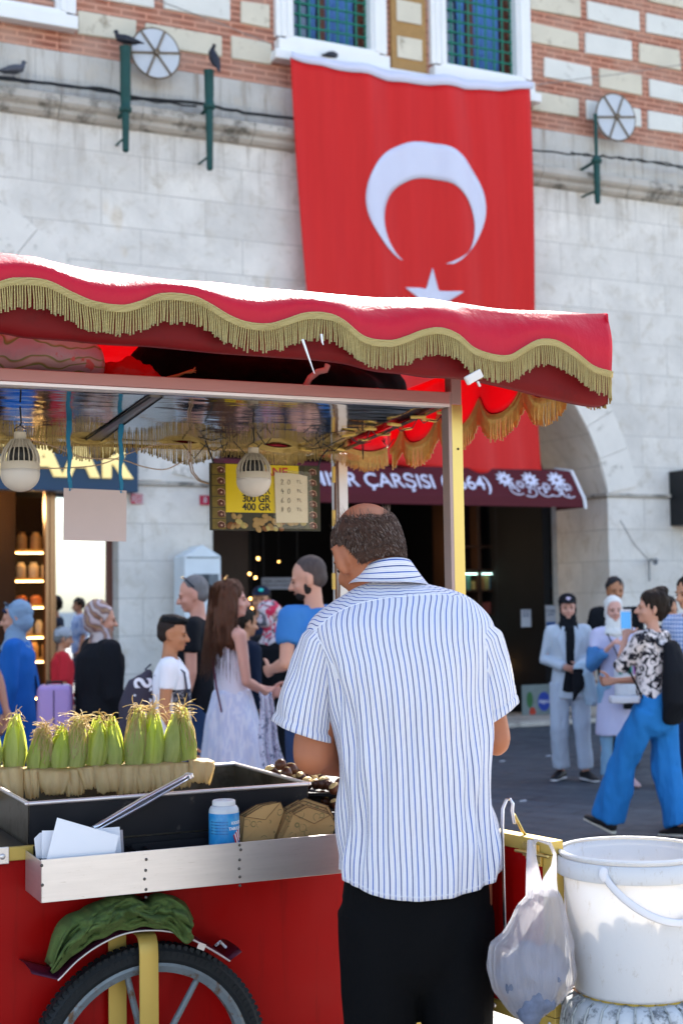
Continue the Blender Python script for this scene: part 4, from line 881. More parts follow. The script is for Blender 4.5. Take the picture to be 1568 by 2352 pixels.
topl = [kp(x, sinterp(tops, x), AY+lerp(.17, .05, max(0, min(1, (x+100)/1400)))) for x in XS]; topl = [Vector((kp(x, 700, AY).x, p.y, p.z)) for x, p in zip(XS, topl)]; scl = [kp(x, sinterp(scal, x), AY-.01) for x in XS]
mb = MB(); P = []
AL = 1.53                                     # depth of the awning
for x, tp, sc_p in zip(XS, topl, scl):
    row = []
    rd = lerp(.17, .05, max(0, min(1, (x+100)/1400)))
    for k in range(13):
        v = k/12; ff = max(0, 1-v*1.5)**2; y = 0; w_ = .006*fbm((tp.x*4, v*2, 1), 2)
        row.append(Vector((lerp(tp.x, sc_p.x, v)+rd*ff*.2, AY-.01+ff*rd+w_, lerp(tp.z, sc_p.z, v**.9))))
    back = []
    for d_, dz in ((.02, .006), (.06, .02), (.14, .035), (.3, .055), (.6, .07), (.9, .07), (1.2, .055), (1.45, .03), (AL-.02, .0)):
        back.append(Vector((tp.x, AY+.05+.12*(1-d_/AL)+d_, max(2.40, tp.z)*1.0+dz + .006*fbm((tp.x*3, d_*3, 4), 2)+.01*math.sin(tp.x*5)*math.sin(d_*1.6))))
    P.append(list(reversed(back))+row)

mb.grid(P, flip=True); cover = obj('awning_cover', mb, VINYL, cart, smooth=True, solid=.003)
# lower inner curtain behind the scalloped edge
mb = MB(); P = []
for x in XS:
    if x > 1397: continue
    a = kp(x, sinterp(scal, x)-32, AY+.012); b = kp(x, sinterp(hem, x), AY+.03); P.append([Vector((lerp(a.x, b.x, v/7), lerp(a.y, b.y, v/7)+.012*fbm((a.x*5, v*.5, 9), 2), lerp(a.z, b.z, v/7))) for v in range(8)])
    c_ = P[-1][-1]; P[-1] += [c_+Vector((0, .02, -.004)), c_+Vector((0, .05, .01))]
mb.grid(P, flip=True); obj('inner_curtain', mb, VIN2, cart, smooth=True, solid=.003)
mb = MB(); mb.tube([p_[7]+Vector((0, .035, .03)) for p_ in P[::12]]+[P[-1][7]+Vector((.0, .03, .02))], .011, 10); obj('awning_bar', mb, PINKS, cart, smooth=True)
def fringe(curve, length, m, name, step=.0066, r=.0022, out=Vector((0, -.004, 0)), seed=1, band=.012):
    random.seed(seed); mb = MB(); d = [0]
    for a, b in zip(curve, curve[1:]): d.append(d[-1]+(b-a).length)
    n_ = int(d[-1]/step); j = 0; top = []
    for k in range(n_):
        s_ = k*step
        while d[j+1] < s_: j += 1
        p = curve[j].lerp(curve[j+1], (s_-d[j])/max(1e-6, d[j+1]-d[j])); tn = (curve[j+1]-curve[j]).normalized()
        L = length*(1+.06*noise.noise(Vector((s_*20, seed, 0)))+random.uniform(-.09, .09)); lean = .26*noise.noise(Vector((s_*9, seed*3, 2)))+random.uniform(-.03, .03); o1 = out*(1+.8*noise.noise(Vector((s_*14, 5, seed))))
        q = p+o1; P = [q, q+tn*lean*L*.3+Vector((0, 0, -L*.35)), q+tn*lean*L*.8+Vector((0, 0, -L*.7))+o1*.4, q+tn*lean*L+Vector((0, 0, -L))]
        mb.tube(P, [r, r*1.05, r*1.05, r*1.15], 5, cap='flat')
    st = [c+out*1.3 for c in curve]
    mb.grid([[c+Vector((0, 0, .006)), c+Vector((0, 0, .002))+out*.4, c+Vector((0, 0, -band))] for c in st])
    mb.tube([c+Vector((0, 0, .005)) for c in st], .003, 6)
    return obj(name, mb, m, cart, smooth=True)
fringe([p+Vector((0, -.002, .0)) for p in scl], .071, FRG, 'fringe', seed=2)
# right side valance and rear valance, scalloped, seen from inside
C0 = Vector((topl[-1].x, AY, 0)); C1 = Vector((topl[-1].x, AY+AL, 0)); zt0, zt1 = topl[-1].z, topl[-1].z
def valance(A, Bv, za, zb, lowa, lowb, nsc, name, flip, ph=.0, fl=.085, m=FRG2, seed=3, out=None, am=.085):
    n_ = nsc*14; P = []; low = []
    for i in range(n_+1):
        u = i/n_; p = A.lerp(Bv, u); zt_ = lerp(za, zb, u); c_ = .5+.5*math.cos(2*math.pi*(u*nsc+ph)); zl = lerp(lowa, lowb, u)+am*c_**1.2
        w_ = .02*math.sin(2*math.pi*(u*nsc+ph)+.5); nrm = Vector(((Bv-A).y, -(Bv-A).x, 0)).normalized()
        P.append([Vector((p.x, p.y, zt_)).lerp(Vector((p.x, p.y, zl))+nrm*w_, v/6) for v in range(7)]); low.append(Vector((p.x, p.y, zl))+nrm*w_)
    mb = MB(); mb.grid(P, flip=flip); v_ = obj(name, mb, VINYL, cart, smooth=True, solid=.002)
    mb = MB(); mb.grid([[c_+Vector((0, 0, .012)), c_+Vector((0, 0, -.004))] for c_ in low]); obj('hem_binding', mb, VIN2, cart, solid=.005, smooth=True)
    fringe(low, fl, m, 'fringe', step=.0066, r=.0023, out=out or Vector((0, -.003, 0)), seed=seed)
zrl, zrr = K.px(150, 1046, AY+AL)[1]+.075, K.px(840, 1086, AY+AL)[1]+.075; zfr = kp(1240, 962, AY+.35).z+.075
valance(C0+Vector((0, .02, 0)), C1, zt0-.005, 2.41, zfr+.01, zrr, 5, 'side_valance', False, ph=.35, seed=3, out=Vector((-.003, 0, 0)))
valance(C1, Vector((-2.6, C1.y, 0)), 2.41, 2.43, zrr, zrl, 9, 'rear_valance', True, ph=.2, seed=4, am=.04, fl=.07)
# white clip and ties on the awning edge
mb = MB(); p = kp(1087, 866, AY-.02); rot = Matrix.Rotation(R(-28), 3, 'Y'); mb.box(p, (.058, .012, .026), 0, rot); mb.box(p+Vector((-.02, -.004, -.014)), (.006, .01, .022), 0, rot); mb.box(p+Vector((.014, -.004, -.02)), (.006, .01, .018), 0, rot); obj('clip', mb, M('white_plastic_clip', (.62, .58, .55), .35), cart, bevel=.003)
mb = MB()
for a, b, c_ in (((695, 780), (707, 815), (722, 858)), ((738, 768), (740, 785), (742, 792))): mb.tube([kp(*a, AY-.03), kp(*b, AY-.03), kp(*c_, AY-.03)], [.004, .003, .0012], 6, flat=.35)
obj('tie_ribbon', mb, WHITEP, cart, smooth=True)
# ------------------------------------------------------------------ red leaf on the right
LA, LB = Vector((.335, 3.74, 0))+Vector((.06, -.02, 0)), None
def at_d(x, y, D): return dep(x, y, D)
pR = at_d(1268, 1935, 3.46); pL = at_d(1118, 1903, 3.66); pRb = at_d(1272, 2372, 3.46)
lz1 = (pR.z+pL.z)/2; lz0 = pRb.z
dv = Vector((pR.x-pL.x, pR.y-pL.y, 0)); L_ = dv.length; la = math.atan2(dv.y, dv.x)
leaf = bpy.data.objects.new('side_leaf', None); C.objects.link(leaf); leaf.parent = cart; leaf.matrix_parent_inverse = Matrix(); 
wl = Matrix.Translation((pR.x, pR.y, 0)) @ Matrix.Rotation(la, 4, 'Z'); kw = Matrix.Translation(K.o) @ Matrix.Rotation(K.a, 4, 'Z'); leaf.matrix_local = kw.inverted() @ wl
h_ = lz1; ext = .42
mb = MB(); mb.b2(-L_-ext, -.03, .0, .03, lz0+.03, h_-.03); obj('leaf_panel', mb, RED, leaf)
mb = MB(); mb.b2(-L_-ext, 0, -.004, .034, h_-.032, h_); mb.b2(-L_-ext, 0, -.004, .034, lz0, lz0+.032); mb.b2(-.034, .0, -.004, .034, lz0+.033, h_-.033); mb.b2(-.034, 0.001, -.002, .03, .0, lz0-.001)
obj('leaf_frame', mb, GOLDP, leaf, bevel=.002)
mb = MB(); mb.b2(-.085, -.045, -.012, -.004, h_-.05, h_-.012); mb.b2(-.105, -.02, -.018, -.010, h_-.037, h_-.029); mb.b2(-.1, -.04, -.008, -.004, h_-.045, h_-.012); mb.b2(-.062, -.03, -.012, -.005, h_-.062, h_-.03); mb.tube([(-.11, -.02, h_-.033), (.004, -.02, h_-.033)], .004, 8)
for x, z in ((-.05, h_-.018), (-.035, h_-.058), (-.06, h_-.045)): mb.ell((x, -.014, z), (.004, .003, .004), n=8, m=5)
obj('latch', mb, BRASS, leaf, bevel=.0015)
mb = MB(); 
for x in (-.02, -L_+.02): mb.ell((x, -.005, lz0+.016), (.006, .004, .006), n=8, m=5)
obj('screw', mb, STEEL, leaf)
LEAFW = wl
# ================================================================== GOODS ON AND AROUND THE CART
t = NT('corn_husk_green'); tc = t.n('ShaderNodeTexCoord'); sp = t.n('ShaderNodeSeparateXYZ'); t.l(tc.outputs['Object'], sp.inputs[0]); co = t.coord('Object', (1, 1, .12))
oi = t.n('ShaderNodeObjectInfo'); g1 = t.ramp(t.math('ADD', t.math('MULTIPLY', sp.outputs[2], 6.0), t.math('MULTIPLY', t.noise(co, 30, 3), .25)), [(.1, (.56, .58, .24)), (.5, (.44, .52, .10)), (.85, (.36, .48, .06)), (1, (.58, .56, .22))])
g2 = t.mix(t.math('MULTIPLY', oi.outputs['Random'], .8), g1, (.56, .54, .24)); g3 = t.mix(t.ramp(t.noise(t.coord('Object', (1, 1, .05)), 120, 2), [(.45, 0), (.62, .35)]), g2, (.16, .24, .04)); t.base(g3, .45, 0, .4); t.bump(t.noise(t.coord('Object', (1, 1, .05)), 150, 2), .4, .002); t.translucent((.74, .80, .12), .52); HUSK = t.m
SILK = M('corn_silk', (.72, .58, .28), .5, var=.3, vs=30, trans=.4, tcol=(.8, .6, .2)); SILKB = M('dry_corn_silk', (.50, .30, .10), .6, var=.4, vs=30, trans=.2)
t = NT('cream_husk'); co = t.coord('Object', (1, 1, .15)); t.base(t.mix(t.ramp(t.noise(t.coord('Object'), 14, 4), [(.4, 0), (.75, .6)]), t.mix(t.noise(co, 80, 3), (.66, .50, .24), (.80, .66, .38)), (.42, .22, .06)), .5, 0, .4); t.bump(t.noise(co, 130, 2), .2, .002); t.translucent((.95, .76, .42), .5); CREAMH = t.m
def cob_mesh(seed, h, r, bare=False):
    random.seed(seed); mb = MB(); bend = random.uniform(-.02, .02)
    prof = lambda v: r*(min(1, .80+.9*v))*(1-max(0, (v-.28)/.72)**1.6)**1.15+.0012
    def pt(a, v, o=0):
        rr = prof(min(v, .995))+o; return (rr*math.cos(a)+bend*v*v, rr*math.sin(a), v*h)
    mb.grid([[pt(2*math.pi*j/16, i/14) for j in range(16)] for i in range(15)], cv=True)
    for k in range(7):
        a0 = k*2.4+random.uniform(-.3, .3); wd = random.uniform(.6, .95); top = random.uniform(.86, 1.03); lift = random.uniform(.001, .005); P = []
        for i in range(15):
            v = i/14; w_ = wd*(1-v**3*.92); row = []
            for j in range(7):
                q = (j/6-.5)*2; o = .0015*(k+1)*.7+lift*abs(q)**3*(.3+v)+.0022*math.cos(j*math.pi)*(.6 if 0 < j < 6 else 0)+lift*.9*v**4
                row.append(pt(a0+q*w_, v*top if v*top < .99 else .99, o)[:2]+(v*top*h,))
            P.append(row)
        mb.grid(P)
    return mb
def strands(seed, n, h, spread, bend, L, z0, r=.0010):
    random.seed(seed); mb = MB()
    for k in range(n):
        a = random.uniform(0, 6.28); rr = random.uniform(0, .012); p = Vector((rr*math.cos(a)+bend, rr*math.sin(a), z0+random.uniform(-.035, .008))); d = Vector((math.cos(a)*spread, math.sin(a)*spread, random.uniform(.2, 1.1))).normalized(); P = [p]
        L_ = L*random.uniform(.4, 1.2); cu = Vector((random.uniform(-1, 1), random.uniform(-1, 1), random.uniform(-1.6, .1)))
        for q in range(6): d = (d+cu*.32+Vector((random.uniform(-.3, .3), random.uniform(-.3, .3), -.1))*.6).normalized(); P.append(P[-1]+d*L_/6)
        mb.tube(P, r, 3, cap='flat')
    return mb
cobs = [(-22, 1765, .15, 0), (33, 1762, .165, 2), (87, 1768, .135, 9), (135, 1762, .135, 0), (172, 1760, .16, 6), (218, 1757, .16, 9), (262, 1757, .155, -5), (308, 1755, .185, 4), (350, 1753, .18, 1), (392, 1750, .165, 10), (430, 1745, .17, -6)]
lookc = ['half cut off by the left edge', 'tall with brown dried silk tip', 'short and stubby, wrapped in pale tangled silk with a dark hollow', 'short with a dark folded leaf', 'with a burst of long pale silk', 'smooth green, leaning right', 'smooth green, leaning left against its neighbour', 'thin and tall with a yellow tuft', 'bright green with silk falling to its right', 'broad green with frayed top', 'pale yellow-green at the right end of the row']
for i, (x, y, h, lean) in enumerate(cobs):
    p = kp(x, y, .52); h *= .97; 
    o = obj('corn_cob', cob_mesh(40+i, h, .0285+.002*(i % 3 == 2)), HUSK, smooth=True); o.location = K.W(*p)
    o.rotation_euler = (Matrix.Rotation(R(lean), 3, 'Y') @ Matrix.Rotation(i*1.3, 3, 'Z')).to_euler()
    tag(o, 'upright unpeeled corn cob '+lookc[i], 'corn cob', 'corn cobs standing in a row')
    s1 = obj('silk', strands(70+i, [24, 20, 120, 22, 90, 16, 18, 45, 60, 26, 50][i], h, .35 if i != 4 else .9, 0, .062 if i in (4, 8, 10) else .042, h*.98), SILK, o, smooth=True)
    obj('silk_tip', strands(170+i, 9, h, .35, 0, .020, h+.002, .0013), SILKB, o, smooth=True)
    if i in (2, 4, 7, 10):      # silk hanging down the front
        random.seed(i); mb = MB()
        for k in range(90 if i == 2 else 40):
            a = random.uniform(0, 6.28); P = []; z = h*random.uniform(.75, 1)
            for q in range(7): rr = .034-.010*(z/h)**3*2+random.uniform(0, .004); P.append((rr*math.cos(a), rr*math.sin(a), z)); z -= h*.1; a += random.uniform(-.2, .2)
            mb.tube(P, .0011, 3, cap='flat')
        obj('hanging_silk', mb, SILK, o, smooth=True)
# cream husk bundles under the cobs
def bundle(seed, w_, h, dpt):
    random.seed(seed); P = []; ph = random.uniform(0, 6); cl_ = random.uniform(-.2, .2)
    for i in range(17):
        v = i/16
        if v < .3: y, z = dpt*(1-v/.3)-.0, h-.004*(v/.3)
        elif v < .45: t_ = (v-.3)/.15*math.pi/2; y, z = -.012*math.sin(t_)*1.0, h-.004-.014*(1-math.cos(t_))
        else: t_ = (v-.45)/.55; y, z = -.012-.010*math.sin(t_*2.2), h-.018-(h-.018)*t_
        row = []
        for j in range(25):
            u = j/24; pinch = 1-.25*max(0, v-.5)*2*(1+.3*math.sin(seed)); pl = .0042*abs(math.sin(u*math.pi*2.4+ph))+.0006*abs(math.sin(u*math.pi*6+ph*2))+.0022*noise.noise(Vector((u*9, v*1.5, seed)))
            rag = (.012*noise.noise(Vector((u*7, seed, 3))) if v > .9 else 0)
            row.append(((u-.5)*w_*pinch+cl_*(v-.5)*.02, y-pl*2+.012*(abs(u-.5)*2)**3, z+rag))
        P.append(row)
    mb = MB(); mb.grid(P, flip=True); return mb
hus = [(-30, 1762, 52, 1835), (22, 1763, 60, 1838), (75, 1766, 34, 1832), (118, 1768, 62, 1822), (170, 1766, 50, 1826), (208, 1760, 44, 1812), (246, 1759, 58, 1818), (292, 1758, 50, 1824), (334, 1757, 48, 1818), (374, 1754, 52, 1822), (414, 1751, 50, 1810), (458, 1745, 54, 1800)]
for i, (x, y, w_, yb) in enumerate(hus):
    p = kp(x, y+2, .47); zt9 = p.z+.004; h = (yb-y)/745; o = obj('corn_husk_bundle', bundle(300+i, w_/640, h, .11), CREAMH, smooth=True, solid=.0015)
    o.location = K.W(p.x, p.y+random.uniform(-.006, .006), zt9-h); o.rotation_euler = (R(random.uniform(-8, 3)), R(random.uniform(-6, 6)), K.a+R(random.uniform(-12, 12)))
    tag(o, 'folded cream husk bundle, %s, under the cobs' % ['the one cut by the left edge', 'wide pleated one at the left', 'narrow drooping one', 'wide one with ragged silk over it', 'crumpled one left of centre', 'small one left of the middle', 'smooth one in the middle', 'one with a bright slanting sun spot', 'one right of the middle', 'tall one behind the tongs', 'one beside the bright end bundle', 'sunlit white one at the right end'][i], 'corn husk', 'cream husk bundles in the pan')
# tongs in the tray
def tongs(a, b, w_, mats, name, lab):
    a, b = Vector(a), Vector(b); d = b-a; L = d.length; o = bpy.data.objects.new(name, None); C.objects.link(o); o.location = a; o.rotation_euler = d.to_track_quat('X', 'Z').to_euler(); tag(o, lab, 'tongs')
    for s_ in (-1, 1):
        mb = MB(); prof = [(-w_/2, .0), (-w_/2, .005), (-w_*.25, .0065), (w_*.25, .0065), (w_/2, .005), (w_/2, .0)]
        P = [[(x, y, s_*(z_+.001+ (0.003*(1-abs(x/L-.5)*2)))) for y, z_ in prof] for x in [L*k/12 for k in range(13)]]
        m2 = MB(); m2.grid(P, flip=s_ > 0); obj('arm', m2, mats, o, smooth=True, solid=.0012)
    m2 = MB(); m2.b2(L-.004, L+.010, -w_*.7, w_*.7, -.008, .008); obj('hinge', m2, mats, o, bevel=.003)
    return o
CHROME = M('polished_tong_steel', (.78, .78, .82), .28, 1, var=.05)
tongs(K.W(*kp(215, 1905, -.09)), K.W(*kp(432, 1783, -.02)), .021, CHROME, 'serving_tongs', 'long shiny steel tongs resting from the tray up over the pan rim')
# sheets of paper
PAPER = M('white_paper', (.76, .77, .82), .8, var=.02)
sheets = [([(285, 1948), (282, 1906), (180, 1912), (180, 1955)], -.10, 'greyish card at the back right of the paper stack', M('grey_card', (.40, .36, .38), .8)), ([(84, 1962), (79, 1926), (92, 1913), (140, 1905), (150, 1960)], -.115, 'leftmost white sheet of the stack leaning in the tray', PAPER),
          ([(279, 1949), (275, 1899), (180, 1906), (175, 1955)], -.13, 'white sheet at the right of the stack behind the front one', PAPER), ([(97, 1962), (97, 1908), (200, 1906), (205, 1958)], -.15, 'white sheet standing upright behind the tilted front one', PAPER), ([(107, 1966), (132, 1878), (273, 1919), (264, 1952), (262, 1958)], -.18, 'tilted white sheet at the very front of the stack in the tray', PAPER)]
for pts, of, lab, m_ in sheets:
    mb = MB(); q = [kp(x, y+(10 if k in (0, len(pts)-1) or y > 1945 else 0), of) for k, (x, y) in enumerate(pts)]; n_ = len(q); mb.add(q, [tuple(range(n_))])
    tag(obj('paper_sheet', mb, m_, None, solid=.0012, loc=K.o, rot=(0, 0, K.a)), lab, 'paper sheet', 'paper stack in the tray')
# salt can
of = -.105; ca, zt_ = K.px(514, 1837, of); rb = (K.px(547, 1900, of)[0]-K.px(481, 1900, of)[0])/2
can = empty('salt_can', 'light blue cylindrical salt can with white cap standing in the tray', 'can', K.W(ca, of, .832), K.a); Hc = zt_-.832
m_blue = NT('salt_label'); co = m_blue.coord('Object'); m_blue.base(m_blue.mix(m_blue.ramp(m_blue.noise(co, 22, 4), [(.5, 0), (.7, .7)]), (.015, .22, .52), (.10, .40, .62)), .35)
mb = MB(); mb.lathe([(rb*.97, 0), (rb, .004), (rb, Hc-.034)], 40); obj('label_body', mb, m_blue.m, can, auto=40)
mb = MB(); mb.lathe([(rb*.99, Hc-.034), (rb*.985, Hc-.031), (rb*.96, Hc-.024), (rb*.86, Hc-.017), (rb*.76, Hc-.014)], 40); obj('shoulder', mb, M('pale_grey_plastic', (.50, .54, .58), .35), can, auto=50)
mb = MB(); mb.lathe([(rb*.74, Hc-.014), (rb*.76, Hc-.013), (rb*.76, Hc-.003), (rb*.70, Hc), (rb*.2, Hc)], 40); mb.lathe([(rb*.16, Hc*1.0), (rb*.15, Hc*1.01)], 10, (rb*.1, 0, 0)); obj('cap', mb, M('white_cap_plastic', (.62, .62, .63), .5, dirt=((.35, .33, .3), 60, .6)), can, auto=40)
def wraptext(s_, size, z, phi, mat, par, r, bold=0):
    o = text('lettering', s_, mat, size, (0, 0, 0), (0, 0, 0), par, extrude=.0002, bold=bold, align='LEFT')
    for v in o.data.vertices:
        a = phi+v.co.x/r; v.co = Vector((math.sin(a)*(r+.0006+v.co.z), -math.cos(a)*(r+.0006+v.co.z), z+v.co.y))
wraptext('IODIZED', .011, Hc-.060, R(8), WHITEP, can, rb, .0003); wraptext('TABLE SALT', .011, Hc-.075, R(-2), WHITEP, can, rb, .0003)
for k in range(5): wraptext('NaCl  iodine mix store dry', .0048, Hc-.056-.008*k, R(-75), M('navy_print', (.02, .06, .2), .5), can, rb)
mb = MB(); 
for k in range(6): a = R(25+k*5); mb.box((math.sin(a)*(rb+.001), -math.cos(a)*(rb+.001), Hc-.105+k*.003), (.005, .001, .028), k % 2, Matrix.Rotation(a, 3, 'Z') @ Matrix.Rotation(R(-20), 3, 'Y'))
obj('print_stripes', mb, [M('print_red', (.5, .03, .03), .5), WHITEP], can)
# brown paper bags
t = NT('kraft_paper'); co = t.coord('Object'); vo = t.n('ShaderNodeTexVoronoi', feature='F1'); vo.inputs['Scale'].default_value = 34; t.l(co, vo.inputs['Vector']); ring = t.ramp(vo.outputs['Distance'], [(.30, 0), (.33, 1), (.37, 1), (.40, 0)]); ink = t.math('MULTIPLY', ring, t.ramp(t.noise(co, 70, 2), [(.42, 0), (.5, 1)]))
scr = t.ramp(t.noise(co, 230, 4, .8), [(.60, 0), (.63, 1)]); scr = t.math('MULTIPLY', scr, t.ramp(vo.outputs['Distance'], [(.15, 1), (.24, 0)])); ink = t.math('MAXIMUM', ink, scr)
oi = t.n('ShaderNodeObjectInfo'); t.base(t.mix(t.math('MULTIPLY', ink, .65), t.mix(t.math('MULTIPLY', oi.outputs['Random'], .7), t.mix(t.noise(co, 12, 4), (.42, .24, .09), (.50, .31, .13)), (.22, .13, .06)), (.07, .09, .04)), .8, 0, .15); t.bump(t.noise(co, 25, 3), .3, .004); KRAFT = t.m
bagA = [(647, 1930), (674, 1868), (706, 1851), (759, 1869), (772, 1894), (758, 1927)]; bagB = [(552, 1934), (558, 1872), (600, 1846), (640, 1838), (648, 1858), (624, 1930)]
specs = [(bagB, -16, -2, -.05, .9), (bagB, -8, -4, -.065, .93), (bagB, -3, 0, -.08, .97), (bagB, 4, 4, -.10, 1), (bagA, -22, -14, -.04, 1.0), (bagA, -6, -18, -.05, 1.0), (bagA, -10, -12, -.06, 1.0), (bagA, -26, -4, -.075, .96), (bagA, -20, -6, -.09, 1.0), (bagA, -12, -2, -.105, 1.0), (bagA, -4, -3, -.12, 1.0), (bagA, 0, 2, -.135, 1)]
for i, (pl, dx, dy, of, sc_) in enumerate(specs):
    cx_, cy_ = pl[0]; q = []
    for x, y in pl:
        X_, Y_ = cx_+(x-cx_)*sc_+dx, (cy_+(y-cy_)*sc_)+(dy if y < 1920 else 0); q.append(kp(X_, Y_, of))
    n_ = len(q); cen = sum(q, Vector())/n_+Vector((0, -.004, 0)); mb = MB(); vs = q+[cen]; mb.add(vs, [(k, (k+1) % n_, n_) for k in range(n_)])
    which = i-4 if i > 3 else i; nm = ['rearmost', 'second from the back', 'third from the back', 'foremost'][i] if i < 4 else ['rearmost', 'second from the back', 'third from the back', 'fourth from the back', 'middle', 'third from the front', 'second from the front', 'foremost'][which]
    bo_ = obj('paper_bag', mb, KRAFT, None, solid=.0018, loc=K.o, rot=(0, 0, K.a)); m5 = MB(); m5.tube([v+Vector((0, -.0012, 0)) for v in q[1:-1]], .0011, 5); m5.tube([q[1]+Vector((0, -.0022, 0)), cen+Vector((0, -.0022, 0)), q[-3]+Vector((0, -.0022, 0))], .0007, 4); obj('gap_and_crease_line', m5, M('gap_and_crease_shade', (.10, .055, .025), .9), bo_)  # dark outline paints the shaded gap between bags, plus a crease
    tag(bo_, 'brown printed paper bag, %s of the %s fan in the tray' % (nm, 'left' if i < 4 else 'right'), 'paper bag', 'brown paper bags in the tray')
# chestnuts
SHELL = M('chestnut_shell', (.10, .034, .016), .3, var=.4, vs=30); NUT = M('chestnut_flesh', (.62, .42, .16), .5, var=.25, vs=40, bump=.5, bs=120)
def chestnut(seed, r):
    random.seed(seed); mb = MB(); n_, m_ = 20, 14; P = []
    for i in range(m_+1):
        th = math.pi*(i+.001)/(m_+.002); row = []
        for j in range(n_):
            a = 2*math.pi*j/n_; top = max(0, math.cos(th)); lump = .10*math.sin(a*5+math.sin(th*6))*top if th < 1.1 else 0
            rr = r*(1+lump*.5); row.append((rr*math.sin(th)*math.cos(a)*1.05, rr*math.sin(th)*math.sin(a)*.85, rr*math.cos(th)*.86+(r*.14 if th < .9 else 0)))
        P.append(row)
    mb.grid(P, cv=True, flip=True)
    for k, f in enumerate(mb.f):
        z = sum(mb.v[q][2] for q in f)/4; mb.m[k] = 1 if z > r*.66 else 0
    return mb
cm_ = [chestnut(s_, .0205).mesh('chestnut') for s_ in range(4)]; mats_done = set(); random.seed(6)
nuts = [(644, 1757, 1.085), (623, 1772, 1.055), (658, 1777, 1.055), (668, 1767, 1.065), (690, 1768, 1.045), (692, 1786, 1.035), (717, 1790, 1.03), (669, 1790, 1.03), (640, 1782, 1.03), (704, 1779, 1.04), (735, 1785, 1.03), (678, 1778, 1.03), (650, 1768, 1.03), (726, 1802, 1.02), (706, 1800, 1.02), (756, 1805, 1.02), (769, 1812, 1.02), (744, 1800, 1.025), (780, 1800, 1.03), (800, 1790, 1.03)]
front = [(738, 1832, .985), (756, 1833, .985), (768, 1829, .985), (748, 1842, .975), (770, 1848, .975), (778, 1862, .965), (790, 1838, .985), (775, 1838, .98)]
for i, (x, y, z) in enumerate(nuts+front):
    me = cm_[i % 4]; 
    if i < 4: o = link('chestnut', me, [SHELL, NUT])
    else: o = bpy.data.objects.new('chestnut', me); C.objects.link(o)
    p = pl_at(x, y, z); o.location = K.W(*p); o.rotation_euler = (R(random.uniform(-35, 50)), R(random.uniform(-40, 40)), random.uniform(0, 6)); o.scale = [random.uniform(.85, 1.1)]*3
    tag(o, 'split roasted chestnut on top of the heap beside the pan corner' if i == 0 else ((['', 'roasted chestnut at the left edge of the heap, beside the white skirt', 'large split chestnut just under the topmost one', 'chestnut right behind the topmost one', 'chestnut with bright split top close under the vendor elbow', 'brown chestnut in the middle of the heap above the pan rim', 'lower right chestnut of the heap near the vendor forearm', 'lowest chestnut touching the pan rim'][i] if i < 8 else 'brown roasted chestnut low in the heap beside the vendor') if i < len(nuts) else 'dark chestnut in the row behind the brown paper bags'), 'chestnut', 'roasted chestnuts')
    if i == 0: del o['group']
mb = MB(); q = [pl_at(x, y, .955) for x, y in ((706, 1830), (716, 1823), (742, 1820), (733, 1830), (712, 1842))]; mb.add(q, [(0, 1, 2, 3, 4)]); tag(obj('foil_scrap', mb, M('crumpled_foil', (.75, .78, .78), .35, .3, bump=.8, bs=90), None, solid=.002, loc=K.o, rot=(0, 0, K.a)), 'small bright scrap of white foil beside the pan corner', 'scrap')
# red pedestal-like coals box to carry the front nuts
mb = MB(); mb.b2(-.115, .36, .02, .12, .941, .965); tag(obj('grill_plate', mb, STEELD, None, bevel=.004, loc=K.o, rot=(0, 0, K.a)), 'dark steel grill plate carrying the chestnuts between pan and post', 'grill plate')
# bulbs
SOCK = M('grey_bulb_plastic', (.50, .42, .32), .45, var=.06); DOME = M('opal_dome', (.62, .55, .48), .35, var=.02, trans=.15); BLK = M('dark_heat_sink', (.02, .018, .016), .5)
def bulb(x, yt, yb, ytie, wpx, lab):
    p = pl_at(x, ytie, z_r-.01); s_ = 3300/K.W(*p).y; D_ = K.W(*p).y; r = wpx/2/s_; top = dep(x, yt, D_); H_ = (yb-yt)/s_
    o = empty('hanging_bulb', lab, 'light bulb', (top.x, top.y, top.z-H_), 0, 'hanging bulbs under the roof')
    mb = MB(); mb.lathe([(r*math.sin(R(a)), r*(1-math.cos(R(a)))*.93) for a in range(4, 93, 8)]+[(r*.99, H_*.38)], 36); obj('dome', mb, DOME, o, smooth=True)
    mb = MB(); mb.lathe([(r*1.005, H_*.37), (r*.99, H_*.45), (r*.93, H_*.50)], 36); mb.lathe([(r*.60, H_*.74), (r*.5, H_*.80), (r*.40, H_*.86), (r*.32, H_*.885), (r*.31, H_), (r*.26, H_*1.01)], 30); obj('collar', mb, SOCK, o, auto=45)
    mb = MB()
    for k in range(22):
        a = 2*math.pi*k/22; c_, s2 = math.cos(a), math.sin(a); P = [(c_*rr, s2*rr, z) for rr, z in ((r*.95, H_*.48), (r*.94, H_*.58), (r*.84, H_*.68), (r*.66, H_*.77), (r*.42, H_*.87))]; mb.tube(P, [(.0035, .0016)]*5, 5, up=(c_, s2, 0))
    obj('cooling_fins', mb, SOCK, o, smooth=True)
    mb = MB(); mb.lathe([(r*.62, H_*.45), (r*.62, H_*.66), (r*.4, H_*.76)], 24); obj('core', mb, BLK, o, smooth=True)
    mb = MB(); zt__ = K.W(*p).z-o.location.z; mb.tube([(-r*.3, 0, H_*.97), (-r*.28, 0, H_*1.06), (0, 0, H_*1.12), (r*.28, 0, H_*1.06), (r*.3, 0, H_*.97)], .0016, 5); mb.tube([(0, 0, H_*1.12), (.003, 0, H_*1.16), (0, .0, zt__)], .0028, 5); obj('hook', mb, BLACKM, o, smooth=True)
bulb(47, 993, 1131, 935, 90, 'larger opal led bulb hanging at the far left under the roof'); bulb(582, 1029, 1142, 985, 80, 'opal led bulb hanging in front of the yellow price poster')
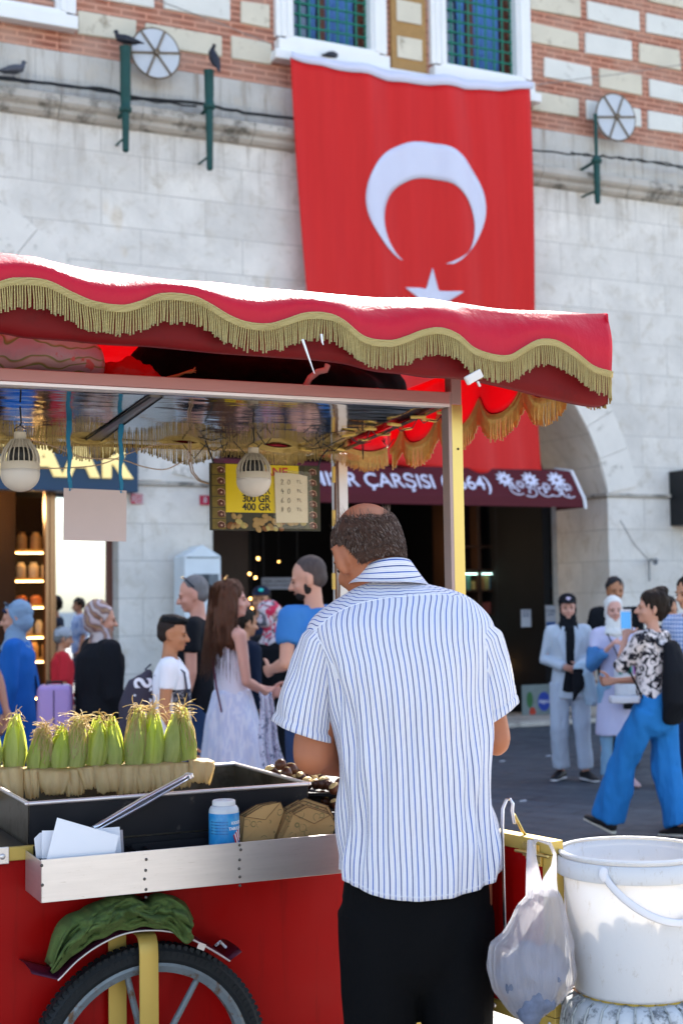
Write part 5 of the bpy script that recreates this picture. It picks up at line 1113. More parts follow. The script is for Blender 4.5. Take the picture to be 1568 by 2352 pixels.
# blank card on blue ribbons
p = pl_at(215, 968, z_r); of = p.y; q = [kp(x, y, of) for x, y in ((147, 1121), (291, 1127), (290, 1244), (146, 1241))]
card = empty('blank_card', 'blank pale pink card hanging on two blue ribbons', 'card', K.W(q[0].x, of, q[0].z), K.a); q0 = q[0].copy(); T0 = [v-q0 for v in q]
mb = MB(); mb.add(T0, [(3, 2, 1, 0)]); obj('board', mb, M('pale_pink_card', (.56, .44, .42), .55, var=.04, vs=20, dirt=((.4, .28, .27), 60, .72)), card, solid=.004)
RIB = M('blue_ribbon', (.02, .23, .42), .45, var=.35, vs=25, trans=.2)
for (xa, ya), (xb_, yb_) in (((158, 966), (161, 1125)), ((278, 972), (278, 1130))):
    a, b = kp(xa, ya, of)-q0, kp(xb_, yb_, of)-q0; a.z = z_r-q0.z; P = [a.lerp(b, k/8)+Vector((.003*math.sin(k*1.7+xa), 0, 0)) for k in range(9)]; mb = MB(); mb.tube(P, [(.009-.0035*k/8+.0015*math.sin(k*2), .0015) for k in range(9)], 8, up=(1, 0, 0))
    for k in range(8): mb.tube([b, b+Vector((random.uniform(-.012, .012), -.003, random.uniform(-.004, .014)))], .0007, 3)
    mb.ell(b, (.004, .004, .005), n=8, m=6); obj('ribbon', mb, RIB, card, smooth=True)
# price poster
of = .86; q = [kp(x, y, of) for x, y in ((481, 1063), (734, 1070), (735, 1223), (482, 1218))]; q0 = q[3].copy(); Wp = (q[1].x-q[0].x); Hp = q[0].z-q[3].z
pos = empty('price_poster', 'yellow chestnut price poster with handwritten price paper taped on', 'poster', K.W(q0.x, of, q0.z), K.a)
mb = MB(); mb.b2(0, Wp, -.002, .002, 0, Hp); obj('board', mb, M('dark_olive_print', (.03, .022, .006), .4, var=.5, vs=40), pos)
mb = MB(); mb.b2(.14*Wp, .80*Wp, -.004, -.002, .27*Hp, Hp*.99); obj('yellow_field', mb, M('yellow_print', (.62, .44, .005), .4, var=.05), pos)
mb = MB(); random.seed(12); tilem = []
for k in range(6):
    z = Hp*(.02+.163*k)
    for xx in (.02, .85): mb.b2(xx*Wp, (xx+.12)*Wp, -.0045, -.002, z, z+Hp*.15, 3 if xx < .5 else 4); mb.ell(((xx+.08)*Wp, -.005, z+Hp*.06), (.035*Wp, .002, .05*Hp), 1, n=14, m=6); mb.ell(((xx+.08)*Wp, -.007, z+Hp*.055), (.008*Wp, .001, .015*Hp), 2, n=8, m=4); mb.tube([((xx+.045)*Wp, -.007, z+.09*Hp), ((xx+.07)*Wp, -.007, z+.115*Hp), ((xx+.105)*Wp, -.007, z+.09*Hp), ((xx+.11)*Wp, -.007, z+.03*Hp)], .0012, 4, 2)
obj('border_pictures', mb, [DARK, M('chestnut_print', (.08, .02, .008), .4), M('pink_print', (.5, .3, .22), .5), M('leaf_print', (.13, .085, .012), .5, var=.7, vs=60), M('leaf_print_dark', (.045, .04, .01), .5, var=.7, vs=60)], pos, smooth=False)
mb = MB()
for k in range(34):
    x, z = random.uniform(.17, .84)*Wp, random.uniform(.02, .23)*Hp; rr = random.uniform(.016, .034)*Wp*1.2; mb.ell((x, -.0035, z), (rr, .0025, rr*.72), random.choice([0, 0, 1, 2]), Matrix.Rotation(random.uniform(-1, 1), 3, 'Y'), n=12, m=6)
obj('nut_pictures', mb, [M('nut_print_tan', (.30, .18, .06), .5, var=.5, vs=60), M('nut_print_brown', (.16, .06, .015), .5, var=.5, vs=60), M('nut_print_yellow', (.36, .28, .09), .5, var=.5, vs=60)], pos, smooth=True)
TB = M('poster_black_ink', (.01, .01, .01), .5); TR_ = M('poster_red_ink', (.45, .02, .01), .5)
ls = .105*Hp/.70
for z, s_ in ((.415, '300 GR'), (.275+.015, '400 GR'), (.54, '200 GR'), (.665, '100 GR')): text('lettering', s_, TB, ls, (.285*Wp, -.0048, (z+.06)*Hp), (R(90), 0, 0), pos, extrude=.0003, bold=.0008, align='LEFT', sx=.96)
text('heading', 'KESTANE', TR_, ls*1.15, (.235*Wp, -.0048, .885*Hp), (R(90), 0, 0), pos, extrude=.0003, bold=.001, align='LEFT', sx=1.15)
mb = MB(); mb.add([(.585*Wp, -.009, .12*Hp), (.875*Wp, -.009, .125*Hp), (.875*Wp, -.009, .83*Hp), (.80*Wp, -.009, .86*Hp), (.575*Wp, -.009, .88*Hp)], [(0, 1, 2, 3, 4)]); hp_ = obj('price_paper', mb, M('cream_note_paper', (.60, .50, .34), .75, var=.06, vs=20), pos, solid=.001)
mb = MB(); mb.add([(.56*Wp, -.0105, .03*Hp), (.93*Wp, -.0105, .03*Hp), (.91*Wp, -.0105, .9*Hp), (.57*Wp, -.0105, .92*Hp)], [(0, 1, 2, 3)])
tm = NT('clear_tape'); tm.base((.8, .75, .6), .1); tr = tm.n('ShaderNodeBsdfTransparent'); mx = tm.n('ShaderNodeMixShader'); mx.inputs[0].default_value = .12; tm.l(tr.outputs[0], mx.inputs[1]); tm.l(tm.b.outputs[0], mx.inputs[2]); tm.l(mx.outputs[0], tm.out.inputs[0]); obj('clear_tape', mb, tm.m, pos)
INK = M('pen_ink', (.05, .04, .04), .6)
def pen(strokes, x, z, s_):
    mb = MB()
    for st in strokes: mb.tube([(x+a*s_, -.0112, z+b*s_) for a, b in st], .0008, 4)
    return mb
DG = {'2': [[(0, .8), (.25, 1), (.5, .8), (.35, .45), (0, 0), (.6, .05)]], '0': [[(.3, 1), (.05, .75), (.0, .3), (.25, 0), (.5, .2), (.55, .7), (.3, 1)]], '4': [[(.3, 1), (0, .45), (.6, .5)], [(.45, .75), (.4, 0)]], '6': [[(.4, 1), (.08, .5), (.05, .15), (.3, 0), (.5, .2), (.35, .45), (.08, .35)]], '8': [[(.3, 1), (.05, .8), (.45, .3), (.25, 0), (.02, .25), (.5, .75), (.3, 1)]], 'T': [[(0, 1), (.7, 1)], [(.35, 1), (.35, .1)]], 'L': [[(0, 1), (.0, .05), (.5, .05)]]}
for k, s_ in enumerate(('20', '40', '60', '80')):
    z = (.70-.14*k)*Hp
    for j, ch in enumerate(s_): obj('pen_mark', pen(DG[ch], (.63+.06*j)*Wp, z, .075*Hp), INK, pos)
    for j, ch in enumerate('TL'): obj('pen_mark', pen(DG[ch], (.775+.03*j)*Wp, z+.005, .045*Hp), INK, pos)
mb = MB(); mb.tube([(.05*Wp, 0, .93*Hp), (.02*Wp, 0, 1.1*Hp), (-.03*Wp, .0, 1.32*Hp)], .003, 5); mb.tube([(.98*Wp, 0, .95*Hp), (1.02*Wp, 0, 1.15*Hp), (1.08*Wp, .0, 1.26*Hp)], .003, 5); obj('hanging_tie', mb, BLACKM, pos, smooth=True)
# ------------------------------------------------------------------ things stored on the roof panel
def blob(name, parts, mat, lab, cat, voxel=.012, amp=.006, sc_=14, seed=0, it=4, group=None):
    mb = MB()
    for c_, r_ in parts: mb.ell(c_, r_, n=20, m=12)
    me = fuse(mb, voxel, it, amp, sc_, (1, 1, 1), seed); return tag(link(name, me, mat, None, loc=K.o, rot=(0, 0, K.a)), lab, cat, group)
zR = z_r+.012
def onroof(x, yoff): a = K.px(x, 860, yoff)[0]; return a
t = NT('floral_print'); co = t.coord('Object', (1, 1, 1)); wv = t.n('ShaderNodeTexWave', wave_type='BANDS', bands_direction='Z'); wv.inputs['Scale'].default_value = 5; wv.inputs['Distortion'].default_value = 7; wv.inputs['Detail Scale'].default_value = 1.4; t.l(co, wv.inputs['Vector'])
t.base(t.mix(t.ramp(t.noise(co, 16, 3), [(.62, 0), (.66, 1)]), t.ramp(wv.outputs['Fac'], [(.0, (.36, .2, .25)), (.5, (.38, .22, .25)), (.62, (.10, .16, .03)), (.75, (.22, .14, .05)), (.9, (.40, .25, .26))]), (.45, .06, .06)), .5); t.bump(t.noise(co, 20), .3, .01)
a0 = onroof(115, .2); blob('floral_cushion', [((a0, .2, zR+.10), (.15, .14, .10)), ((a0-.10, .2, zR+.095), (.1, .12, .095)), ((a0+.08, .2, zR+.085), (.08, .12, .085))], t.m, 'cushion with faded flower and grass print under the awning at left', 'cushion', seed=1)
t = NT('thin_red_plastic'); t.base((.62, .03, .03), .25, 0, .6); t.bump(t.noise(t.coord('Object'), 40, 4, .7), .7, .01); t.translucent((.9, .05, .04), .5); REDP = t.m
a0 = onroof(290, .3); blob('red_plastic_bag', [((a0, .27, zR+.06), (.09, .09, .065)), ((a0-.05, .26, zR+.055), (.06, .06, .055)), ((a0+.06, .26, zR+.035), (.07, .06, .035)), ((a0+.14, .26, zR+.02), (.05, .04, .02))], REDP, 'crumpled red plastic bag lying on the roof sheet beside the cushion', 'plastic bag', amp=.016, sc_=22, seed=2)
BAGD = M('black_nylon', (.0012, .0012, .0014), .8, spec=.08, var=.3, bump=.3, bs=90)
a0 = onroof(600, .62); blob('black_duffel', [((a0, .6, zR+.145), (.46, .2, .145)), ((a0-.28, .58, zR+.14), (.2, .18, .14)), ((a0+.3, .6, zR+.12), (.24, .16, .12)), ((a0, .5, zR+.1), (.4, .2, .1))], BAGD, 'large black nylon bag filling the space between awning and roof sheet', 'bag', voxel=.016, seed=3)
a0 = onroof(930, .3); t = NT('clear_bag_plastic'); t.base((.55, .30, .28), .2, 0, .6); t.bump(t.noise(t.coord('Object'), 45, 4, .7), .7, .01); t.translucent((.7, .4, .35), .4); CLRP = t.m
blob('clear_plastic_bag', [((a0, .3, zR+.03), (.07, .07, .03)), ((a0+.03, .28, zR+.028), (.05, .05, .028))], CLRP, 'crumpled clear plastic bag on the roof sheet near the brass post', 'plastic bag', amp=.012, sc_=25, seed=4, voxel=.008)
a0 = onroof(850, .34); blob('red_plastic_bag', [((a0, .34, zR+.045), (.055, .06, .045)), ((a0+.03, .3, zR+.03), (.05, .05, .03))], REDP, 'knotted red plastic bag on the roof sheet beside the clear bag', 'plastic bag', amp=.014, sc_=25, seed=5, voxel=.008)
a0 = onroof(790, .3); blob('dark_red_onion', [((a0, .26, zR+.022), (.03, .03, .022)), ((a0+.045, .25, zR+.02), (.025, .028, .02))], M('dark_red_skin', (.05, .008, .008), .5), 'dark reddish lump beside the white handle on the roof sheet', 'bundle', seed=6, voxel=.006)
mb = MB(); P = [kp(x, y, .2) for x, y in ((702, 886), (712, 868), (730, 854), (748, 850), (752, 838))]; mb.tube(P, [(.010, .003)]*5, 8); tag(obj('bag_handle', mb, M('pale_pink_plastic', (.6, .4, .38), .5), None, smooth=True, loc=K.o, rot=(0, 0, K.a)), 'curved pale handle lying on the roof sheet against the black bag', 'handle')
mb = MB(); P = [kp(x, y, .12) for x, y in ((385, 868), (410, 862), (425, 856), (440, 853))]; mb.tube(P, [.005, .005, .004, .007], 6)
for k in range(5): mb.tube([P[-1], P[-1]+Vector((.012, random.uniform(-.006, .006), random.uniform(-.004, .014)))], .0015, 4)
tag(obj('dried_stalk', mb, M('dry_orange_stalk', (.35, .14, .05), .7), None, smooth=True, loc=K.o, rot=(0, 0, K.a)), 'small dried orange stalk lying on the roof sheet beside the red bag', 'stalk')
# ------------------------------------------------------------------ green cloth on the mudguard
GT = M('green_towel', (.085, .13, .035), .95, var=.35, vs=14, bump=.9, bs=260, dist=.003)
topo = [(120, 2228), (140, 2160), (165, 2122), (200, 2105), (235, 2086), (275, 2068), (300, 2063), (325, 2072), (345, 2084), (365, 2068), (385, 2063), (405, 2070), (428, 2088), (440, 2112), (446, 2128)]
boto = [(120, 2234), (150, 2212), (185, 2180), (225, 2158), (260, 2142), (300, 2133), (330, 2130), (350, 2128), (375, 2134), (395, 2140), (412, 2152), (430, 2168), (446, 2158)]
mb = MB(); P = []; n_ = 90
for i in range(n_+1):
    x = lerp(121, 444, i/n_); yt, yb = sinterp(topo, x), sinterp(boto, x)+3*math.sin(x*.11)
    row = []
    for j in range(31):
        v = j/30; y = lerp(yb, yt, v); bulge = .022*math.sin(math.pi*min(1, v*1.05))**.7; q_ = (x*.022+v*1.2, v*2.2-x*.008, 3)
        f_ = -.034*max(0, 1-abs(noise.noise(Vector((x*.011+v*.5, v*2.3-x*.006, 3))))*4.5)-.016*max(0, 1-abs(noise.noise(Vector((x*.03-v, v*4.2+x*.012, 21))))*4)+.012+.014*noise.noise(Vector((x*.05, v*5+x*.01, 7)))+.004*noise.noise(Vector((x*.2, v*12, 1)))
        of = -.158-bulge+f_*(.35+math.sin(math.pi*v)); a, z = K.px(x+10*noise.noise(Vector((x*.03, v*3, 11)))*math.sin(math.pi*v), y, of); row.append((a, of, z))
    a, z = K.px(x, yt+3, -.02); row.append((row[-1][0], -.08, row[-1][2]-.0)); row.append((a, -.02, row[-1][2]-.02)); P.append(row)
mb.grid(P); tag(obj('green_towel', mb, GT, None, smooth=True, solid=.004, loc=K.o, rot=(0, 0, K.a)), 'crumpled dark green towel draped over the mudguard', 'towel')
for (x, y, r_, lab) in ((512, 2171, -40, 'white cigarette butt lying across the mudguard end, the longer one'), (500, 2170, 20, 'short cigarette butt beside the longer one on the mudguard')):
    p = kp(x, y-2, -.12); mb = MB(); L2 = .016 if x > 505 else .008; mb.tube([(-L2, 0, 0), (L2, 0, 0)], .004, 8, cap='flat'); o = obj('cigarette_butt', mb, M('cigarette_paper', (.5, .5, .55), .7), smooth=True); o.location = K.W(*p); o.rotation_euler = (0, R(-r_), K.a+R(30)); tag(o, lab, 'cigarette butt', 'cigarette butts on the mudguard')
# ------------------------------------------------------------------ hanging tongs on the leaf
o = empty('hanging_tongs', 'long steel tongs hooked over the top edge of the red leaf', 'tongs', tuple(dep(1165, 1843, 3.56)), la)
sv = 3300/3.56; mb = MB()
mb.tube([(-.006, -.012, -.34), (-.006, -.014, -.06), (-.007, -.010, -.015), (-.004, 0, .006), (.006, .004, .008), (.012, .006, -.002), (.009, .006, -.02), (.010, .012, -.05)], [(.006, .0025)]*8, 8, up=(1, 0, 0)); obj('arm', mb, CHROME, o, smooth=True)
mb = MB(); mb.tube([(.010, .012, -.03), (.018, .03, -.07), (.034, .07, -.13), (.036, .075, -.30)], [(.006, .0025)]*4, 8, up=(1, 0, 0)); obj('arm', mb, BRASS, o, smooth=True)
# ------------------------------------------------------------------ plastic bag on the latch
t = NT('milky_plastic'); co = t.coord('Object', (1, 1, .2)); t.base((.74, .70, .74), .22, 0, .6); t.bump(t.noise(co, 55, 6, .7), 1.0, .02); tl = t.n('ShaderNodeBsdfTranslucent'); tl.inputs[0].default_value = (.85, .83, .85, 1); tp_ = t.n('ShaderNodeBsdfTransparent'); m1 = t.n('ShaderNodeMixShader'); m2 = t.n('ShaderNodeMixShader'); m1.inputs[0].default_value = .45; m2.inputs[0].default_value = .5
t.l(t.b.outputs[0], m1.inputs[1]); t.l(tl.outputs[0], m1.inputs[2]); t.l(m1.outputs[0], m2.inputs[1]); t.l(tp_.outputs[0], m2.inputs[2]); t.l(m2.outputs[0], t.out.inputs[0]); MILK = t.m
BD = 3.37; bo = dep(1230, 1930, BD); bag = empty('plastic_carrier_bag', 'milky plastic carrier bag full of dark rubbish hanging from the brass latch', 'plastic bag', tuple(bo))
def bl(x, y, D=BD): return dep(x, y, D)-bo
rows = [(2040, 1212, 1276), (2058, 1207, 1286), (2080, 1188, 1292), (2115, 1172, 1299), (2144, 1154, 1305), (2168, 1129, 1309), (2215, 1125, 1313), (2268, 1135, 1309), (2297, 1153, 1290), (2320, 1168, 1266), (2336, 1183, 1246), (2346, 1200, 1226)]
P = []
for ri in range(45):
    y = lerp(2040, 2346, ri/44); xl = sinterp([(r_[0], r_[1]) for r_ in rows], y); xr = sinterp([(r_[0], r_[2]) for r_ in rows], y); a, b = bl(xl, y), bl(xr, y); c_ = (a+b)/2; hw = (b-a).length/2; row = []; v = ri/44
    for j in range(72):
        th = 2*math.pi*j/72; pl_ = 1+.05*noise.noise(Vector((math.cos(th)*3.2, math.sin(th)*3.2, v*.9)))*2+.13*noise.noise(Vector((math.cos(th)*8, math.sin(th)*8, v*1.1+4)))+.05*noise.noise(Vector((math.cos(th)*17, math.sin(th)*17, v*2+8)))+(.06*noise.noise(Vector((math.cos(th)*3, math.sin(th)*3, v*7))) if v > .4 else 0)
        row.append(c_+Vector((math.cos(th)*hw*pl_, math.sin(th)*hw*.62*(pl_+.08*noise.noise(Vector((th*3, v*4, 2)))), 0)))
    P.append(row)
mb = MB(); mb.grid(P, cv=True); b_ = len(mb.v)-72; mb.f.append(tuple(range(b_, b_+72))); mb.m.append(0); obj('bag_body', mb, MILK, bag, smooth=True)
for pts in ([(1232, 1929, 5), (1222, 1934, 8), (1220, 1970, 11), (1226, 2010, 14), (1230, 2050, 20)], [(1216, 1932, 6), (1214, 1970, 6), (1214, 2010, 7), (1216, 2060, 10)], [(1240, 1930, 6), (1262, 1938, 5), (1273, 1962, 4), (1271, 1990, 7), (1262, 2020, 16), (1258, 2056, 24)]):
    mb = MB(); mb.tube([bl(x, y, BD-.01+.03*(k == 0)) for k, (x, y, w_) in enumerate(pts)], [(w_/980*1.0, .004) for x, y, w_ in pts], 12, up=(1, 0, 0)); obj('bag_handle', mb, MILK, bag, smooth=True)
mb = MB(); random.seed(14)
for k in range(60):
    y = random.uniform(2190, 2322); xl = sinterp([(r_[0], r_[1]) for r_ in rows], y)+40; xr = sinterp([(r_[0], r_[2]) for r_ in rows]  , y)-40; mb.ell(bl(random.uniform(xl, max(xl+2, xr)), y, BD+random.uniform(-.02, .02)), (random.uniform(.026, .036), .036, random.uniform(.026, .036)), n=10, m=7)
me = fuse(mb, .006, 2, .004, 40); link('bag_contents', me, M('dark_rubbish', (.10, .12, .18), .6, var=.9, vs=30), bag)
# ------------------------------------------------------------------ bucket, its base and contents
BKD = 3.47; bk = dep(1452, 1950, BKD); sB = 3300/BKD; rim_z = bk.z
bt = dep(1452, 2272, BKD).z
bucket = empty('white_bucket', 'large white plastic bucket with a rim collar and hanging strap handle', 'bucket', (bk.x, bk.y, bt))
t = NT('translucent_white_plastic'); co = t.coord('Object'); bc = t.mix(t.ramp(t.noise(t.coord('Object', (1, 1, .5)), 34, 8, .88), [(.565, 0), (.63, .7)]), (.70, .71, .74), (.46, .42, .37)); t.base(bc, .4, 0, .4); t.translucent((.84, .80, .74), .30); t.bump(t.noise(co, 60), .05); PLAST = t.m
Hb = rim_z-bt; r1, r0 = 160/sB, 141/sB
mb = MB(); mb.lathe([(r0*.2, .004), (r0*.97, .004), (r0, .012), (lerp(r0, r1, .5), Hb*.5), (r1, Hb*.985)], 80, cap=False); obj('shell', mb, PLAST, bucket, smooth=True, solid=.0022)
mb = MB(); mb.lathe([(r1+.0025, Hb-.052), (r1+.012, Hb-.052), (r1+.014, Hb-.048), (r1+.012, Hb-.014), (r1+.008, Hb-.011)], 80, cap=False); mb.lathe([(r1+.0015, Hb-.012), (r1+.007, Hb-.009), (r1+.009, Hb-.002), (r1+.006, Hb+.002), (r1-.001, Hb)], 80, cap=False); obj('rim_collar', mb, PLAST, bucket, auto=50, solid=.0015)
mb = MB(); P = []
for k in range(25):
    th = lerp(R(-122), R(-12), k/24); sag = .105*math.sin(math.pi*k/24)**.8; rr = r1+.018+.012*math.sin(math.pi*k/24)-sag*.02; P.append(Vector((rr*math.cos(th), rr*math.sin(th), Hb-.03-sag)))
mb.tube(P, [(.009, .0022)]*25, 8, up=(0, 0, 1)); mb.ell(P[0], (.012, .006, .018), n=12, m=8); obj('strap_handle', mb, M('white_strap_plastic', (.66, .65, .68), .4), bucket, smooth=True)
random.seed(22); k = 0; cme = None
for k in range(36):
    rr = 0 if k == 0 else (.065 if k < 11 else .119); a = k*.628 if k < 11 else k*.2513+.2; x, y = rr*math.cos(a), rr*math.sin(a); top = Hb*.67+random.uniform(-.03, .025)
    if cme is None: mb = MB(); mb.tube([(0, 0, -.04), (0, 0, .05), (0, 0, .17)], [.02, .0225, .020], 14); cme = mb.mesh('corn_cob'); o = link('corn_cob', cme, [M('plain_yellow_corn', (.45, .32, .06), .6, var=.3, vs=60, bump=.5, bs=160)])
    else: o = bpy.data.objects.new('corn_cob', cme); C.objects.link(o)
    o.location = Vector((bk.x+x, bk.y+y, bt+top-.195)); o.rotation_euler = (random.uniform(-.08, .08), random.uniform(-.08, .08), a); tag(o, 'corn cob standing inside the white bucket, seen as a shadow through its wall', 'corn cob', 'corn cobs inside the bucket')
rS = .185; mb = MB(); P = []; prof = [(.0, bt), (.10, bt-.001), (.145, bt-.004), (.168, bt-.014), (.180, bt-.035), (.186, bt-.07), (.189, bt-.13), (.19, bt-.3), (.20, .1), (.205, 0)]
for rr, z in prof[1:]:
    P.append([(Vector((rr*(1-(.012 if j % 4 == 0 and rr > .14 else 0))*math.cos(2*math.pi*j/112), rr*(1-(.012 if j % 4 == 0 and rr > .14 else 0))*math.sin(2*math.pi*j/112), z))) for j in range(112)])
mb.grid(P, cv=True, flip=True); b_ = 0; mb.f.append(tuple(reversed(range(112)))[::-1]); mb.m.append(0)
bs = tag(obj('ribbed_bollard', mb, M('dirty_white_concrete', (.46, .48, .50), .75, var=.2, vs=10, bump=.6, bs=40, dirt=((.12, .13, .14), 22, .53)), None, smooth=True, loc=(bk.x, bk.y+.0, 0)), 'stout ribbed white painted bollard standing under the bucket', 'bollard')
mb = MB()
for j in range(28):
    a = 2*math.pi*j/28; mb.tube([((rr+.002)*math.cos(a), (rr+.002)*math.sin(a), z) for rr, z in prof[2:8]], .0028, 6)
obj('binding_cord', mb, M('grey_cord', (.36, .38, .38), .8, var=.3, dirt=((.1, .1, .1), 30, .5)), bs, smooth=True)
# ================================================================== PEOPLE
SKINS = {}
def skin(name, c):
    if name not in SKINS:
        t = NT(name); co = t.coord('Object'); t.base(t.mix(t.noise(co, 9, 5), mul(c, .86), mul(c, 1.1)), .5, 0, .35); t.bump(t.noise(co, 180, 3), .12, .002); SKINS[name] = t.m
    return SKINS[name]
EYE = M('dark_eye', (.012, .008, .006), .2, var=0); LIP = M('lip', (.32, .09, .075), .45, var=.1)
def from_mesh(me, mat=0):
    mb = MB(); mb.v = [tuple(v.co) for v in me.vertices]; mb.f = [tuple(p.vertices) for p in me.polygons]; mb.m = [mat]*len(mb.f); return mb
def headmat(piv, yaw, pitch, roll=0, sc_=1):
    return Matrix.Translation(piv) @ Matrix.Rotation(R(roll), 4, 'Y') @ Matrix.Rotation(R(yaw), 4, 'Z') @ Matrix.Rotation(R(-pitch), 4, 'X') @ Matrix.Scale(sc_, 4) @ Matrix.Translation((0, 0, -1.555))
def add_t(mb, T, fn):             # build in head space then transform
    t = MB(); fn(t); b = len(mb.v); mb.v += [tuple(T @ Vector(v)) for v in t.v]; mb.f += [tuple(b+k for k in f) for f in t.f]; mb.m += t.m
def head_parts(t, fem=False, beard=False):
    w = .95 if fem else 1
    t.ell((0, -.008, 1.662), (.077*w, .096, .093)); t.ell((0, .018, 1.612), (.064*w, .077, .098)); t.ell((0, .040, 1.563), (.044*w, .042, .034)); t.ell((0, -.0, 1.585), (.058*w, .06, .045))
    t.tube([(0, .086, 1.652), (0, .102, 1.628), (0, .115, 1.606)], [.009, .011, .0145], 10); t.ell((0, .070, 1.55), (.024, .026, .02)); t.ell((.012, .103, 1.603), (.009, .012, .008)); t.ell((-.012, .103, 1.603), (.009, .012, .008))
    for q in (-1, 1): t.ell((q*.03, .082, 1.654), (.026, .012, .009)); t.ell((q*.036, .062, 1.603), (.025, .025, .022))
    t.ell((0, .088, 1.574), (.021, .011, .012)); t.ell((0, .078, 1.548), (.018, .014, .014))
def ear(t, q, k=1, off=0):
    for a in range(1): 
        P = [Vector((q*(.074+off+.012*math.sin(R(b_)*.5)), -.006-.014*math.cos(R(b_)), 1.622+.029*math.sin(R(b_))*k)) for b_ in range(-110, 130, 24)]
        t.tube(P, [.0055]*len(P), 8); t.ell((q*(.078+off), -.006, 1.622), (.007, .013*k, .024*k)); t.ell((q*.079, .004, 1.598), (.006, .008, .009))
def face_marks(t, brow=3, m_eye=1, m_lip=2, lipw=.019):
    for q in (-1, 1):
        t.ell((q*.0305, .0885, 1.634), (.0135, .0055, .0052), m_eye, n=10, m=6)
        t.tube([(q*.014, .094, 1.651), (q*.032, .0925, 1.6575), (q*.05, .080, 1.652)], [(.0022, .0028), (.003, .004), (.0015, .002)], 6, brow)
    t.tube([(-lipw, .089, 1.573), (0, .0985, 1.574), (lipw, .089, 1.573)], [.0022, .0052, .0022], 6, m_lip)
def hand(mb, wr, d, nrm, k, side, curl=.5, spread=1, mat=0):
    d = Vector(d).normalized(); nrm = Vector(nrm); nrm = (nrm-d*nrm.dot(d)).normalized(); w_ = d.cross(nrm)
    if side == 'L': w_ = -w_
    wr = Vector(wr)
    for i, (L, off) in enumerate(((.072, -.026), (.080, -.009), (.074, .009), (.058, .026))):
        p = wr+d*(.082-abs(i-1.2)*.004)*k-w_*off*spread*k; c_ = R(18+42*curl); dd = d; P = [p-d*.02*k, p]
        for sg in (.45, .31, .24):
            dd = (dd*math.cos(c_)+nrm*math.sin(c_)).normalized(); P.append(P[-1]+dd*L*sg*k)
            nn = (nrm*math.cos(c_)-dd*math.sin(c_)); nrm_i = nn
            c_ = c_*1.12
        mb.tube(P, [.0085*k, .0088*k, .0082*k, .0075*k, .006*k], 8, mat)
    tdir = (d*.55+w_*.75+nrm*.35).normalized(); p = wr+d*.028*k+w_*.022*k
    mb.tube([p-tdir*.01*k, p+tdir*.028*k, p+tdir*.05*k+d*.008*k, p+tdir*.062*k+d*.026*k], [.011*k, .0115*k, .0095*k, .007*k], 8, mat)
def palm(mb, wr, d, nrm, k):
    d = Vector(d).normalized(); nrm = Vector(nrm); nrm = (nrm-d*nrm.dot(d)).normalized(); w_ = d.cross(nrm); wr = Vector(wr)
    mb.tube([wr-d*.01*k, wr+d*.03*k, wr+d*.085*k], [(.027*k, .017*k), (.037*k, .017*k), (.040*k, .012*k)], 12, up=w_)
# ------------------------------------------------------------------ the vendor
VD = 3.59
def vp(x, y, D=VD): return dep(x, y, D)-VO
VO = Vector((.17, VD, 0))
vendor = empty('person', 'balding vendor in a blue striped white short sleeved shirt and black trousers, back turned', 'person', VO)
# vendor: skin body
HP = vp(866, 1345, 3.66); HM = headmat(HP, 27, 20, -5, 1.10)
body = MB()
add_t(body, HM, lambda t: head_parts(t)); add_t(body, HM, lambda t: (ear(t, -1, 1.22, .008), ear(t, 1, 1.22, .008)))
body.tube([vp(905, 1410, 3.66), vp(890, 1350, 3.66), vp(868, 1295, 3.67)], [(.072, .05), (.070, .060), (.068, .064)], 16, up=(1, 0, 0))
shl, shr = vp(756, 1490, 3.61), vp(1088, 1485, 3.61); ell_, elr = vp(722, 1722, 3.60), vp(1132, 1690, 3.61); wl_, wr_ = vp(835, 1765, 3.84), vp(1010, 1735, 3.84)
body.tube([shl, shl.lerp(ell_, .5), ell_+Vector((0, 0, .012))], [.044, .048, .054], 14); body.tube([ell_, ell_.lerp(wl_, .3), wl_], [.055, .052, .032], 14); body.ell(ell_+Vector((-.004, -.012, -.012)), (.05, .045, .05))
body.tube([shr, shr.lerp(elr, .5), elr+Vector((0, 0, .012))], [.040, .046, .042], 14); body.tube([elr, elr.lerp(wr_, .3), wr_], [.044, .042, .029], 14); body.ell(elr+Vector((.006, -.01, -.008)), (.036, .036, .042))
body.tube([vp(912, 1450, 3.64), vp(925, 1520), vp(945, 1700), vp(955, 1900), vp(957, 2050)], [(.12, .06), (.15, .10), (.155, .11), (.165, .12), (.16, .12)], 20, up=(1, 0, 0))
body.tube([shl+Vector((.05, .02, -.01)), shr+Vector((-.04, .02, -.01))], .045, 12)
for q in (-1, 1):
    hx = .012+q*.09; body.tube([(hx, 0, .92), (hx+q*.01, .01, .5), (hx+q*.012, 0, .09)], [.088, .06, .04], 14); body.tube([(hx+q*.012, -.04, .05), (hx+q*.02, .1, .035), (hx+q*.02, .17, .03)], [(.035, .03), (.042, .03), (.035, .02)], 12, up=(1, 0, 0))
dl = Vector((.5, .75, -.25)).normalized(); dr_ = Vector((-.5, .75, -.25)).normalized()
palm(body, wl_, dl, (0.2, .2, -1), 1.05); palm(body, wr_, dr_, (-.2, .2, -1), 1.05)
bm_ = from_mesh(fuse(body, .008, 5, .0012, 25)); hand(bm_, wl_, dl, (.2, .2, -1), 1.05, 'L', .8); hand(bm_, wr_, dr_, (-.2, .2, -1), 1.05, 'R', .8)
add_t(bm_, HM, lambda t: face_marks(t, 3))
GREY = M('grey_hair', (.12, .075, .055), .6, spec=.15, var=.7, vs=60); DGREY = M('dark_grey_hair', (.048, .022, .014), .8, var=.8, vs=60, spec=.2)
